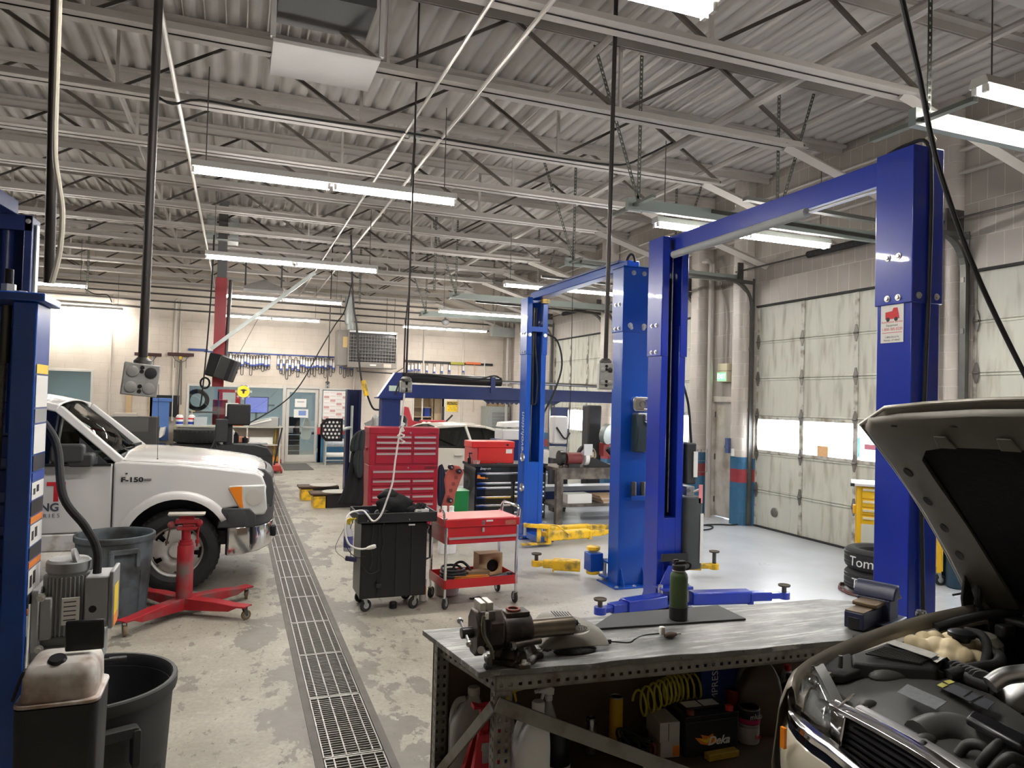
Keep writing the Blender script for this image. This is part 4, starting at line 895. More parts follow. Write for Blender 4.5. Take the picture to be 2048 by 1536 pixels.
an = MB(); an.lathe([(.026, 0), (.022, .008), (.01, .03), (.006, .035)], 14, T(-.2, .12, 1.262)); an.tube([(-.2, .12, 1.29), (-.215, .12, 2.02)], .0025, 6); obj('antenna', an, BLACK, pk)
TX = frame((0, -.0025, 0), (1, 0, 0), (0, -1, 0))
text('model_badge', 'F-150', .062, TX @ T(-.40, 1.105, 0), LOGOK, pk, .004, sx=1.35, font_w=.002)
obj('badge_line', MB().box((-.30, -.006, 1.108), (-.235, -.001, 1.114)).box((-.30, -.006, 1.095), (-.235, -.001, 1.101)), DSTEEL, pk)
obj('fuse_badge', MB().cyl((-.455, -.003, 1.165), (-.44, -.003, 1.165), .006), BLACK, pk)
text('door_lettering', 'T', .24, TX @ T(-1.02, .995, 0), LOGOR, pk, .0006, sx=1.0, font_w=.008); text('door_lettering', 'ING', .10, TX @ T(-1.08, .86, 0), mat('grey_navy_print', (.06, .07, .1), .5), pk, .0006, font_w=.003); text('door_lettering', 'R I E S', .05, TX @ T(-1.05, .785, 0), mat('grey_navy_print', (.06, .07, .1), .5), pk, .0006)
obj('panel_gap', MB().box((-.567, -.0015, .62), (-.561, .001, 1.25)), GASK, pk)
sd = thing('saloon_car', 'ivory saloon car facing right behind the cherry tool chest and red box', 'car', (4.35, 13.75, 0))
body = [(-2.05, .45), (-2.1, .75), (-2.0, .95), (-1.5, 1.0), (0, .98), (1.45, .97), (2.2, .88), (2.62, .72), (2.7, .5), (2.6, .3), (2.3, .25)]+arc(1.65, .32, .36, -10, 190, 12)+[(1.25, .25), (-1.0, .25)]+arc(-1.35, .32, .36, -10, 190, 12)+[(-1.75, .25), (-2.0, .3)]
obj('body', MB().prism(body, 0, 1.84, 'y'), CARW2, sd, bevel=.10, seg=4)
rf = MB(); rs = []
RO = [(-1.55, 1.0), (-1.0, 1.28), (-.6, 1.39), (-.1, 1.44), (.35, 1.42), (.75, 1.33), (1.15, 1.13), (1.45, .97)]
for x, z_ in RO:
 k_ = (z_-.97)/.47; hw = .88-.2*k_
 rs.append([(x, .92-hw, z_-.03), (x, .92-hw+.08, z_), (x, .92, z_+.03), (x, .92+hw-.08, z_), (x, .92+hw, z_-.03)])
roofs = [r_ for r_ in rs[2:5]]
rf.loft(roofs, closed=False, cap=False); obj('roof', rf, CARW2, sd, solid=.02)
def sec(i, f): return rs[i]
obj('windshield', MB().loft(rs[4:8], closed=False, cap=False), DGLASS, sd, solid=.006); obj('rear_window', MB().loft(rs[0:3], closed=False, cap=False), DGLASS, sd, solid=.006)
for s_ in (0, 1):
 def P_(x, z_):
  k_ = (z_-.97)/.47; hw = .90-.2*k_; return (x, .92-hw if s_ == 0 else .92+hw, z_)
 pil = MB()
 for (a, b, w_) in (((-1.5, .99), (-.62, 1.385), .09), ((-.62, 1.385), (.0, 1.425), .05), ((.0, 1.425), (.40, 1.40), .05), ((.40, 1.40), (.80, 1.29), .06), ((.80, 1.29), (1.42, .98), .06), ((.10, .97), (-.02, 1.42), .08)):
  pil.bar(P_(*a), P_(*b), .05, w_, (0, 1, 0))
 obj('pillars', pil, CARW2, sd, bevel=.012)
 obj('side_window', MB().slab([P_(.12, .98), P_(1.32, .99), P_(.75, 1.30), P_(.36, 1.385), P_(.02, 1.41)], (0, .008 if s_ == 0 else -.008, 0)), DGLASS, sd)
 obj('side_window', MB().slab([P_(.06, .98), P_(-1.3, 1.0), P_(-.62, 1.36), P_(-.05, 1.40)], (0, .008 if s_ == 0 else -.008, 0)), DGLASS, sd)
 yo = -.004 if s_ == 0 else 1.84
 obj('door_gap', MB().box((.06, yo, .3), (.068, yo+.005, .97)), GASK, sd)
 obj('side_moulding', MB().box((-1.0, yo-.01, .52), (1.25, yo+.012, .57)), DKTRIM, sd)
 for x_ in (-.3, .42): obj('door_handle', MB().box((x_, yo-.02, .83), (x_+.17, yo+.005, .87)), CARW2, sd, bevel=.01)
 obj('wing_mirror', MB().sphere((1.05, yo-.1 if s_ == 0 else yo+.1, 1.02), .09, sc=(.9, 1, .75)), CARW2, sd)
 for x_ in (1.65, -1.35): wheel(sd, (x_, .12 if s_ == 0 else 1.72, .32), RX((1 if s_ == 0 else -1)*PI/2), .32, .2, .21, RIMS, 5, .04, .03)
 obj('headlamp', MB().sphere((2.45, .2 if s_ == 0 else 1.64, .70), .16, sc=(1, 1, .5)), LENSC, sd)
obj('steering_wheel', MB().tube([(.72+.06*math.sin(a), .5+.17*math.cos(a), 1.0+.17*math.sin(a)) for a in [2*PI*k/18 for k in range(18)]], .016, 7, closed=True), INT, sd)
for x_ in (.1, -.8): obj('seat', MB().prism([(x_+.3, .6), (x_+.3, .78), (x_-.15, .75), (x_-.3, 1.25), (x_-.4, 1.25), (x_-.3, .6)], .3, 1.55, 'y'), INT, sd, bevel=.04)
# ================================================================ vehicle with its hood up at right
KS = 1.10
def q(x, y, zu): return pz(x, y, 1.95-KS*(1.95-zu))
TAUPE = mat('pewter_car_paint', (.30, .275, .23), .35, .2, coat=.4, var=.08)
TAUPE2 = mat('pewter_inner_panel', (.17, .16, .135), .55, .1, var=.2, vscale=7)
BAYB = mat('grimy_black_plastic', (.022, .022, .021), .55, var=.4, vscale=10)
COVER = mat('charcoal_engine_cover', (.065, .065, .062), .5, var=.15, vscale=5)
HLENS = glass_mat('headlamp_glass', (.97, .98, .98), .14, .05)
cr = thing('car', 'pewter car with its hood raised and engine bay open in the right foreground', 'car', (2.6, 1.95, 0), world=True)
ca_, sa_ = math.cos(math.radians(13)), math.sin(math.radians(13))
O5 = q(1590, 1345, 1.08)
def cl(a, b, zu):
 """car frame: a rearwards, b towards the bench, zu height"""
 return V((O5.x+KS*(ca_*a-sa_*b), O5.y+KS*(sa_*a+ca_*b), 1.95-KS*(1.95-zu)))
Z1 = V((0, 0, 1))
rail = [(1583, 1372, 1.055), (1587, 1352, 1.07), (1597, 1335, 1.082), (1618, 1318, 1.095), (1655, 1298, 1.11), (1700, 1278, 1.122), (1770, 1252, 1.135), (1850, 1229, 1.148), (1930, 1212, 1.155), (1985, 1203, 1.16), (2050, 1196, 1.165)]
yv = V((-sa_, ca_, 0))
secs = []
for x, y, z in rail:
 p = q(x, y, z)
 secs.append([p+yv*.05-Z1*.55, p+yv*.075-Z1*.30, p+yv*.05-Z1*.10, p+yv*.02-Z1*.02, p, p-yv*.012-Z1*.012, p-yv*.02-Z1*.055, p-yv*.045-Z1*.062, p-yv*.05-Z1*.075])
m = MB(); m.loft(secs, closed=False, cap=False); fd = obj('fender', m, TAUPE, cr, solid=.004, sharp=50)
bm5 = MB(); b0 = q(1716, 1283, 1.10); bm5.cb((b0.x, b0.y, b0.z+.0), (.035, .03, .05)); obj('hood_bumper', bm5, RUB, fd, bevel=.006)
m = MB(); m.slab([cl(-.02, .02, .72), cl(1.5, .02, .72), cl(1.5, -1.45, .72), cl(-.02, -1.45, .72)], (0, 0, -.02)); obj('bay_floor', m, BLACK, cr)
m = MB(); m.slab([cl(1.42, .05, .5), cl(1.42, -1.45, .5), cl(1.42, -1.45, 1.14), cl(1.42, .05, 1.14)], (ca_*.04, sa_*.04, 0)); obj('firewall', m, BAYB, cr)
m = MB(); m.slab([cl(1.20, .0, 1.12), cl(1.60, .02, 1.15), cl(1.60, -1.45, 1.15), cl(1.20, -1.42, 1.12)], (0, 0, -.03)); obj('cowl_panel', m, BAYB, cr, bevel=.01)
m = MB(); m.slab([cl(.1, -1.42, .55), cl(1.5, -1.46, .55), cl(1.5, -1.46, 1.14), cl(.1, -1.42, 1.06)], (0, -.06, 0)); obj('far_fender', m, TAUPE, cr, bevel=.01)
m = MB(); m.slab([cl(.6, -.0, .74), cl(1.4, -.0, .74), cl(1.4, .0, 1.11), cl(.6, .0, 1.07)], tuple(-yv*.02)); obj('inner_wheelhouse', m, BAYB, cr, bevel=.01)
st = cl(1.02, -.10, 1.05); obj('strut_tower', MB().lathe([(.11, -.2), (.105, .0), (.08, .03), (.03, .035)], 20, T(*st)), TAUPE2, cr)
cov = [(1663, 1377, 1.0), (1668, 1358, 1.015), (1693, 1351, 1.025), (1736, 1331, 1.045), (1768, 1323, 1.055), (1826, 1327, 1.06), (1861, 1341, 1.055), (1887, 1351, 1.05), (1935, 1372, 1.04), (1987, 1391, 1.03), (2060, 1440, 1.01), (2130, 1500, .99), (2080, 1560, .98), (1985, 1580, .98), (1905, 1545, .985), (1859, 1519, .99), (1790, 1470, .995), (1711, 1416, 1.0)]
cv = MB(); top = [q(*p) for p in cov]; cen = sum(top, V((0, 0, 0)))/len(top)
ring1 = [p-Z1*.035 for p in top]; ring2 = [p+(cen-p)*.03+Z1*.004 for p in top]; ring3 = [p+(cen-p)*.35+Z1*.012 for p in top]
cv.loft([ring1, top, ring2, ring3]); co_ = obj('radiator_cover', cv, COVER, cr, bevel=.008)
d_ = q(1790, 1337, 1.06); dm = MB(); dm.sphere((d_.x, d_.y, d_.z-.02), .10, 18, 10, (1.25, .62, .42)); obj('intake_bulge', dm, COVER, co_)
def decal(nm, pts, z, m_, par, th=.002):
 o_ = MB(); o_.slab([q(x, y, z) for x, y in pts], (0, 0, th)); return obj(nm, o_, m_, par)
LBL = mat('faded_grey_label', (.16, .17, .18), .5, var=.5, vscale=60)
decal('grey_label', [(1794, 1385), (1815, 1369), (1894, 1404), (1872, 1420)], 1.062, LBL, co_)
decal('dark_label', [(1872, 1372), (1888, 1361), (1990, 1405), (1975, 1420)], 1.056, mat('dark_label', (.045, .05, .06), .5, var=.5, vscale=50), co_)
for pts in ([(1874, 1371), (1884, 1366), (1896, 1371), (1886, 1376)], [(1888, 1363), (1900, 1360), (1910, 1365), (1898, 1369)]): decal('yellow_print', pts, 1.059, mat('blue_yellow_print', (.5, .48, .12), .5), co_)
for pts in ([(1926, 1394), (1944, 1381), (1947, 1383), (1930, 1395)], [(1937, 1405), (1968, 1390), (1971, 1392), (1941, 1407)]): decal('chrome_strip', pts, 1.057, CHROME, co_)  # narrow chrome slivers across the dark label
for (x, y) in ((1735, 1415), (1850, 1485)):
 p = q(x, y, 1.0); o_ = MB(); o_.sphere((p.x, p.y, p.z+.005), .045, 14, 8, (1, .55, .5)); obj('cover_scoop', o_, COVER, co_)
 p = q(x-3, y+12, 1.0); obj('push_clip', MB().lathe([(.014, 0), (.014, .006), (.006, .012)], 12, T(p.x, p.y, p.z+.012)), BLKP, co_)
p = q(1853, 1342, 1.06); obj('push_clip', MB().lathe([(.02, 0), (.02, .006), (.008, .014)], 12, T(p.x, p.y, p.z+.008)), BLKP, co_)
ridge = smooth([q(1838, 1440, 1.045), q(1880, 1425, 1.06), q(1930, 1432, 1.06), q(2000, 1470, 1.04), q(2060, 1510, 1.02)], 5)
obj('duct_shoulder', MB().tube([p-Z1*.06 for p in ridge], .058, 14), COVER, co_)
o_ = MB(); o_.slab([q(1930, 1450, 1.06), q(1945, 1436, 1.06), q(2060, 1492, 1.05), q(2045, 1512, 1.05)], (0, 0, .03)); obj('duct_mouth', o_, BLACK, co_, bevel=.01)
obj('prop_clip', MB().tube([q(1676, 1414, 1.02), q(1700, 1395, 1.05), q(1708, 1388, 1.06)], .004, 6), CHROME, co_)
core = MB(); core.slab([q(*p) for p in ((1625, 1328, 1.07), (1700, 1305, 1.09), (1722, 1340, 1.06), (1690, 1352, 1.045), (1660, 1350, 1.04))], (0, 0, -.03)); obj('core_support', core, BAYB, cr, bevel=.005)
p = q(1681, 1330, 1.075); obj('support_stud', MB().cyl(p-Z1*.01, p+Z1*.035, .008, n=10), DSTEEL, cr)
ab = MB(); tp = [q(*p) for p in ((1700, 1308, 1.09), (1776, 1283, 1.11), (1892, 1314, 1.10), (1872, 1340, 1.085), (1740, 1330, 1.08), (1704, 1325, 1.08))]
ab.loft([[p-Z1*.18 for p in tp], [p-Z1*.01 for p in tp], [p+(sum(tp, V((0, 0, 0)))/6-p)*.06 for p in tp]]); abx = obj('air_filter_box', ab, BAYB, cr, bevel=.006)
for k in range(9):
 f_ = .1+k*.09; a_ = q(1726, 1310, 1.095).lerp(q(1775, 1292, 1.115), f_); b_ = q(1838, 1330, 1.09).lerp(q(1868, 1312, 1.105), f_); obj('box_rib', MB().bar(a_+Z1*.002, b_+Z1*.002, .006, .006), BAYB, abx)
decal('box_label', [(1772, 1286), (1789, 1281), (1878, 1309), (1863, 1317)], 1.112, mat('pale_grey_label', (.42, .42, .38), .6, var=.3, vscale=40), abx)
fb = MB(); tp = [q(*p) for p in ((1858, 1330, 1.09), (1895, 1312, 1.10), (1905, 1325, 1.08), (1890, 1345, 1.07))]; fb.slab(tp, (0, 0, -.07)); obj('fuse_box', fb, BLACK, cr, bevel=.006); decal('fuse_label', [(1866, 1322), (1880, 1314), (1888, 1317), (1874, 1326)], 1.102, PAPER, abx)
TANK = mat('yellowed_translucent_plastic', (.70, .58, .36), .35, var=.2, vscale=7, spec=.4)
tkm = MB()
for (x, y, z, r_) in ((1826, 1274, 1.10, .046), (1848, 1266, 1.105, .044), (1870, 1265, 1.11, .044), (1846, 1283, 1.09, .05), (1874, 1281, 1.10, .055), (1900, 1287, 1.10, .06), (1923, 1304, 1.08, .062), (1950, 1310, 1.07, .06), (1895, 1306, 1.07, .06), (1962, 1290, 1.09, .048), (1925, 1280, 1.10, .055), (1900, 1270, 1.10, .05), (1945, 1285, 1.09, .055)):
 p = q(x, y, z); tkm.sphere((p.x, p.y, p.z-.03), r_*.86, 14, 10)
tko = obj('coolant_tank', tkm, TANK, cr, norm=False); md = tko.modifiers.new('remesh', 'REMESH'); md.mode = 'VOXEL'; md.voxel_size = .006; md.use_smooth_shade = True; md = tko.modifiers.new('smooth', 'SMOOTH'); md.iterations = 2
p = q(1923, 1268, 1.13); obj('tank_cap', MB().lathe([(.03, -.03), (.036, -.01), (.05, -.008), (.05, .008), (.036, .014)], 20, T(*p)), BLACK, tko)
def hose(nm, pts, r_, m_=RUB, par=cr, n=5): return obj(nm, MB().tube(smooth([q(*p) for p in pts], n), r_, 12), m_, par)
hose('radiator_hose', [(1895, 1352, 1.06), (1925, 1342, 1.07), (1960, 1335, 1.07), (1992, 1330, 1.07), (2000, 1315, 1.08), (1978, 1300, 1.09)], .022)
hose('heater_hose', [(1930, 1262, 1.13), (1962, 1270, 1.13), (1975, 1295, 1.10), (1970, 1330, 1.06)], .018)
hose('upper_hose', [(1870, 1256, 1.10), (1920, 1242, 1.12), (1975, 1230, 1.13), (2050, 1220, 1.14)], .02)
for k in range(7): p = q(1915+k*9, 1345+k*3.5, 1.06); obj('bellows_ring', MB().lathe([(.042, -.004), (.046, 0), (.042, .004)], 16, T(*p) @ RZ(.2) @ RY(PI/2)), BAYB, cr)
hose('intake_tube', [(1905, 1345, 1.05), (1940, 1358, 1.05), (1985, 1372, 1.05)], .038, BAYB)
hose('alloy_pipe', [(1980, 1370, 1.07), (2010, 1352, 1.10), (2060, 1345, 1.12)], .03, STEEL)
p = q(2040, 1385, 1.04); obj('pulley', MB().lathe([(.05, -.03), (.08, -.02), (.08, .0), (.06, .01), (.03, .012)], 24, T(*p) @ RZ(.3) @ RY(-.9)), STEEL, cr)
eb = MB(); eb.slab([cl(.55, -.35, 1.0), cl(1.2, -.25, 1.05), cl(1.2, -1.0, 1.05), cl(.55, -1.0, 1.0)], (0, 0, -.25)); obj('engine_block', eb, BAYB, cr, bevel=.03)
for k, (x, y) in enumerate(((1985, 1190+60), (2010, 1262), (2030, 1240))): obj('dark_bracket', MB().cb(tuple(q(x, y, 1.08)), (.08, .05, .06)), BAYB, cr, bevel=.012)
for k, pts in enumerate((((1915, 1510, 1.0), (1935, 1490, 1.03), (1965, 1492, 1.04), (1985, 1515, 1.02)), ((1960, 1530, 1.0), (1985, 1500, 1.05), (2010, 1485, 1.05), (2050, 1500, 1.03)), ((1985, 1545, 1.0), (2020, 1515, 1.05), (2060, 1530, 1.02)))): hose('front_hose', pts, .016, BAYB)
def patch(top, bot, bulge, n=7):
 rows = []
 for t_ in range(n+1):
  f = t_/n; rows.append([a.lerp(b, f)+V((-ca_, -sa_, 0))*bulge*math.sin(PI*f)+yv*0 for a, b in zip(top, bot)])
 return rows
ht = [q(1586, 1358, 1.055), q(1592, 1343, 1.067), q(1606, 1337, 1.07), q(1628, 1336, 1.07), q(1642, 1362, 1.045), q(1656, 1390, 1.02), q(1667, 1414, 1.0)]
hb_ = [q(1586, 1428, .985), q(1591, 1432, .98), q(1600, 1440, .97), q(1615, 1454, .95), q(1634, 1462, .94), q(1648, 1470, .93), q(1662, 1473, .925)]
m = MB(); m.loft(patch(ht, hb_, .03), closed=False, cap=False); hl5 = obj('headlamp_lens', m, HLENS, cr, solid=.004)
bk = V((ca_, sa_, 0))*.05
m = MB(); m.loft(patch([p+bk for p in ht], [p+bk for p in hb_], .0), closed=False, cap=False); obj('headlamp_bowl', m, mat('silver_reflector', (.72, .73, .74), .25, .25, var=.35, vscale=40), hl5, solid=.004)
for (x, y, z, r_) in ((1607, 1392, 1.0, .045), (1640, 1425, .98, .04), (1612, 1365, 1.04, .03)):
 p = q(x, y, z)+bk*.6; obj('lamp_bowl', MB().lathe([(.008, .03), (r_*.6, .02), (r_, -.005)], 20, T(*p) @ RZ(math.radians(13)) @ RY(PI/2)), CHROME, hl5, solid=.003); obj('bulb_shield', MB().sphere(tuple(p-bk*.1), .012), STEEL, hl5)
m = MB(); m.slab([p+Z1*.002 for p in ht[2:]]+[p+bk*1.2+Z1*.0 for p in ht[2:]][::-1], (0, 0, .006)); obj('headlamp_top', m, mat('lamp_edge', (.16, .16, .16), .3), hl5)
gt = [q(1664, 1413, 1.0), q(1700, 1430, 1.0), q(1760, 1462, 1.0), q(1820, 1496, .998), q(1860, 1521, .995), q(1960, 1590, .99)]
gb = [q(1668, 1490, .90), q(1690, 1510, .885), q(1740, 1548, .86), q(1800, 1592, .85), q(1850, 1630, .84), q(1950, 1700, .84)]
nf = V((-ca_, -sa_, 0))
def strip(nm, pts, w, h, m_, par, r_=.006):
 o_ = MB()
 o_.loft([[p+nf*w/2+Z1*h*.1, p+nf*w/2+Z1*h*.6, p+nf*w*.2+Z1*h, p-nf*w/2+Z1*h, p-nf*w/2, p+nf*w/2-Z1*h*.2] for p in pts]); return obj(nm, o_, m_, par, bevel=.004)
gs = strip('grille_surround', gt, .05, .022, CHROME, cr)
strip('hood_sill_trim', [p-nf*.045+Z1*.012 for p in gt[1:]], .04, .012, mat('satin_trim', (.33, .33, .33), .3, .6), gs)
m = MB(); m.loft([[gt[0]+nf*.02, gt[0]-nf*.03+Z1*.0, gt[1]-nf*.0, gt[1]+nf*.03], [gt[0].lerp(gb[0], .5)+nf*.025, gt[0].lerp(gb[0], .5)-nf*.03, gt[1].lerp(gb[1], .5), gt[1].lerp(gb[1], .5)+nf*.035], [gb[0]+nf*.03, gb[0]-nf*.03, gb[1], gb[1]+nf*.04]]); obj('grille_end', m, CHROME, gs, bevel=.008)
for k in range(6):
 f = .14+k*.15; o_ = MB(); pts = [a.lerp(b, f)-nf*.01 for a, b in zip(gt[1:], gb[1:])]
 o_.loft([[p+nf*.02-Z1*.004, p+nf*.02+Z1*.004, p-nf*.02+Z1*.010, p-nf*.02+Z1*.002] for p in pts]); obj('grille_slat', o_, BLKP, gs)
m = MB(); m.loft([[p-nf*.04 for p in gt], [p-nf*.04 for p in gb]], closed=False, cap=False); obj('grille_back', m, BLACK, gs, solid=.004)
cs = [q(1581, 1400, .965), q(1584, 1432, .955), q(1600, 1455, .94), q(1630, 1482, .925), q(1660, 1502, .915), q(1700, 1535, .90), q(1760, 1585, .88), q(1860, 1660, .87)]
strip('bumper_trim', cs, .045, .03, CHROME, cr)
o_ = MB(); o_.loft([[p+nf*.015-Z1*.01, p+nf*.02-Z1*.04, p-nf*.03-Z1*.04, p-nf*.03-Z1*.0] for p in cs]); obj('bumper_dark_band', o_, mat('deep_navy_gloss', (.01, .012, .02), .12), cr)  # dark navy gloss band below the chrome trim
o_ = MB(); o_.loft([[p+nf*.02-Z1*.035, p+nf*.05-Z1*.08, p+nf*.06-Z1*.16, p+nf*.04-Z1*.26, p-nf*.06-Z1*.30, p-nf*.06-Z1*.035] for p in cs]); obj('front_bumper', o_, mat('champagne_bumper_paint', (.50, .46, .35), .3, coat=.4), cr, bevel=.006)
p = q(1587, 1465, .93); obj('side_marker', MB().cb((p.x-.03, p.y+.015, p.z-.02), (.012, .02, .07)), AMBER, cr)
wc = cl(.75, .02, .55); wheel(cr, (wc.x, wc.y, .33), RZ(math.radians(13)) @ RX(-PI/2), .33, .2, .2, RIMS, 5, .05)
TH = math.radians(41); HB, HL = 1.285, 1.235
def hd(s_, b, off=0):
 """s_ 0 at hinge .. 1 at the front edge"""
 L_ = HL*s_; cb_ = .045*math.sin(PI*min(1, s_))
 z_ = 1.13+L_*math.sin(TH)+(cb_+off)*math.cos(TH); a_ = HB-L_*math.cos(TH)+(cb_+off)*math.sin(TH)
 return cl(a_, b, z_)
bs = [.03, -.10, -.25, -.45, -.70, -.95, -1.15, -1.30, -1.43]
def fe(b): return 1.0+.055*(1-((b+.7)/.73)**2)-(.06*max(0, (b+.05)/.08) if b > -.05 else 0)
rows = []
for k in range(9):
 s_ = k/8; rows.append([hd(s_*fe(b), b, .02*(1-((b+.7)/.73)**2)) for b in bs])
m = MB(); m.loft(rows, closed=False, cap=False); ho5 = obj('hood_skin', m, TAUPE, cr, solid=.006, sharp=60)
ed = [rows[k][0] for k in range(9)]+rows[8][1:-1]+[rows[k][-1] for k in range(8, -1, -1)]
obj('hood_edge', MB().tube(ed, .008, 8), mat('pewter_edge', (.33, .31, .27), .3, .3), ho5)
def un(s_, b, d): return hd(s_, b, -d)
def band(nm, s0, s1, b0, b1, d, m_, par, n=10, bev=0):
 pass
outer = [(0.0, .02), (.25, .02), (.5, .02), (.75, .02), (.93, .015), (.985, -.03), (1.01, -.15), (1.035, -.4), (1.045, -.7), (1.035, -1.0), (1.0, -1.25), (.97, -1.40), (.7, -1.42), (.4, -1.42), (0, -1.42)]
inner = [(.08, -.18), (.27, -.16), (.5, -.145), (.72, -.135), (.84, -.14), (.895, -.18), (.92, -.26), (.93, -.5), (.91, -.7), (.93, -.9), (.92, -1.1), (.88, -1.24), (.7, -1.27), (.4, -1.25), (.08, -1.2)]
m = MB(); m.loft([[un(s_, b, .010) for s_, b in outer], [un(s_*.985+.005, b*.93-.02, .028) for s_, b in outer], [un(s_*.5+t_*.5, b*.5+c_*.5, .030) for (s_, b), (t_, c_) in zip(outer, inner)], [un(t_*.97+.01, c_*.99-.008, .05) for t_, c_ in inner], [un(t_, c_, .022) for t_, c_ in inner]], closed=False, cap=False)
fr5 = obj('hood_inner_frame', m, TAUPE2, cr, solid=.004, sharp=55)
m = MB(); m.slab([un(t_*.985+.006, c_*.99-.008, .018) for t_, c_ in inner], tuple((un(.5, -.5, .026)-un(.5, -.5, .018)))); obj('insulation_pad', m, mat('black_insulation', (.008, .008, .009), .95, var=.3, vscale=20, bump=.4, bscale=40), fr5)
for s_, b in ((.30, -.045), (.44, -.045), (.58, -.045), (.73, -.045)):
 e = [un(s_+.022*math.cos(a)+.012*math.sin(a)*0, b+.014*math.sin(a), .0315) for a in [2*PI*k/14 for k in range(14)]]; obj('frame_slot', MB().slab(e, tuple((un(.5, -.5, .034)-un(.5, -.5, .03)))), BLACK, fr5)
for s_, b in ((.925, -.27), (.93, -.46)):
 e = [un(s_-.025, b-.03, .05), un(s_-.025, b+.03, .05), un(s_+.03, b+.02, .05), un(s_+.03, b-.02, .05)]; obj('pad_clip', MB().slab(e, tuple((un(.5, -.5, .056)-un(.5, -.5, .05)))), TAUPE2, fr5, bevel=.004)
for s_, b in ((.97, -.12), (.98, -.32)): obj('frame_hole', MB().lathe([(.012, 0), (.012, .003)], 10, T(*un(s_, b, .033))), BLACK, fr5)
hg = MB(); hg.prism([(-.02, -.08), (.05, -.08), (.06, .02), (.03, .06), (.05, .13), (-.03, .13), (-.05, .03)], -.006, .006, 'y', T(*cl(1.13, -.02, 1.16)) @ RZ(math.radians(13))); obj('hood_hinge', hg, BAYB, cr, bevel=.003)
p = q(1957, 1190, 1.20); obj('rubber_stop', MB().lathe([(.0, -.012), (.05, -.01), (.055, 0), (.05, .012), (.0, .014)], 22, T(*p) @ RZ(.5) @ RX(PI/2)), RUB, cr)
obj('strut_arm', MB().bar(p+Z1*.03+V((.01, .01, 0)), p+V((.03, .0, .16)), .03, .022), BLACK, cr); obj('stop_stem', MB().cyl(p-Z1*.05, p-Z1*.12, .02), RUB, cr)
hose('loose_wire', [(1905, 1190, 1.16), (1925, 1186, 1.17), (1945, 1178, 1.18), (1985, 1178, 1.18), (2010, 1190, 1.17), (2030, 1195, 1.17)], .005)
# ================================================================ workbench and what is on and under it
def bench_top_mat():
 m, nt, b, L = node_mat('scuffed_steel_bench_top'); N = nt.nodes.new; tc = N('ShaderNodeTexCoord')
 def nz(sc, d=7, st=(1, 1, 1), ro=.6):
  mp = N('ShaderNodeMapping'); mp.inputs['Scale'].default_value = st; mp.inputs['Rotation'].default_value = (0, 0, -.35); L(tc.outputs['Object'], mp.inputs[0])
  n = N('ShaderNodeTexNoise'); n.inputs['Scale'].default_value = sc; n.inputs['Detail'].default_value = d; n.inputs['Roughness'].default_value = ro; L(mp.outputs[0], n.inputs['Vector']); return n.outputs['Fac']
 def rp(s_, e):
  r = N('ShaderNodeValToRGB'); els = r.color_ramp.elements; els[0].position, els[0].color = e[0][0], (*e[0][1], 1); els[1].position, els[1].color = e[-1][0], (*e[-1][1], 1)
  for p_, c_ in e[1:-1]: k = els.new(p_); k.color = (*c_, 1)
  L(s_, r.inputs[0]); return r.outputs[0]
 base = rp(nz(3.5, 8, (1, 2.2, 1)), [(.3, (.09, .09, .085)), (.5, (.17, .17, .165)), (.68, (.30, .30, .295))])
 scr = rp(nz(9, 9, (.35, 4, 1), .7), [(.52, (0, 0, 0)), (.64, (1, 1, 1))])
 x = N('ShaderNodeMix'); x.data_type = 'RGBA'; L(scr, x.inputs[0]); L(base, x.inputs[6]); x.inputs[7].default_value = (.42, .42, .41, 1)
 sp = rp(nz(60, 4), [(.66, (0, 0, 0)), (.7, (1, 1, 1))]); y = N('ShaderNodeMix'); y.data_type = 'RGBA'; L(sp, y.inputs[0]); L(x.outputs[2], y.inputs[6]); y.inputs[7].default_value = (.05, .04, .03, 1)
 L(y.outputs[2], b.inputs['Base Color']); b.inputs['Metallic'].default_value = .35
 mr = N('ShaderNodeMapRange'); mr.inputs[3].default_value = .3; mr.inputs[4].default_value = .6; L(nz(5, 6), mr.inputs[0]); L(mr.outputs[0], b.inputs['Roughness'])
 bp = N('ShaderNodeBump'); bp.inputs['Strength'].default_value = .35; bp.inputs['Distance'].default_value = .004; L(nz(35, 8), bp.inputs['Height']); L(bp.outputs[0], b.inputs['Normal'])
 return m
BTOP = bench_top_mat()
BT = .95
bA, bB, bC, bD = pz(958, 1345, BT), pz(845, 1260, BT), pz(1642, 1198, BT), V((2.84, 2.41, BT))
bf = (bD-bA).normalized(); bd = V((-bf.y, bf.x, 0))      # along the front edge, and away from it
wb = thing('workbench', 'steel-topped workbench with slotted-angle legs and crammed lower shelf in the foreground', 'workbench', (1.9, 2.7, 0), world=True)
ptsT = [bA, bD, V((3.08, 2.9, BT)), bC, bB]
edge_n = 26; rim_ = []
for i in range(edge_n+1):
 p = bA.lerp(bD, i/edge_n); rim_.append(p+bd*(.004*math.sin(i*1.9)+.006*math.sin(i*.7+1) if 0 < i < edge_n else 0))
obj('bench_top', MB().slab(rim_+[ptsT[2], bC, bB], (0, 0, -.022)), BTOP, wb, bevel=.002)
BANG = mat('slotted_angle_steel', (.27, .265, .235), .5, .3, var=.2, vscale=9, dirt=(.15, .12, .09), dscale=8, damt=.30)
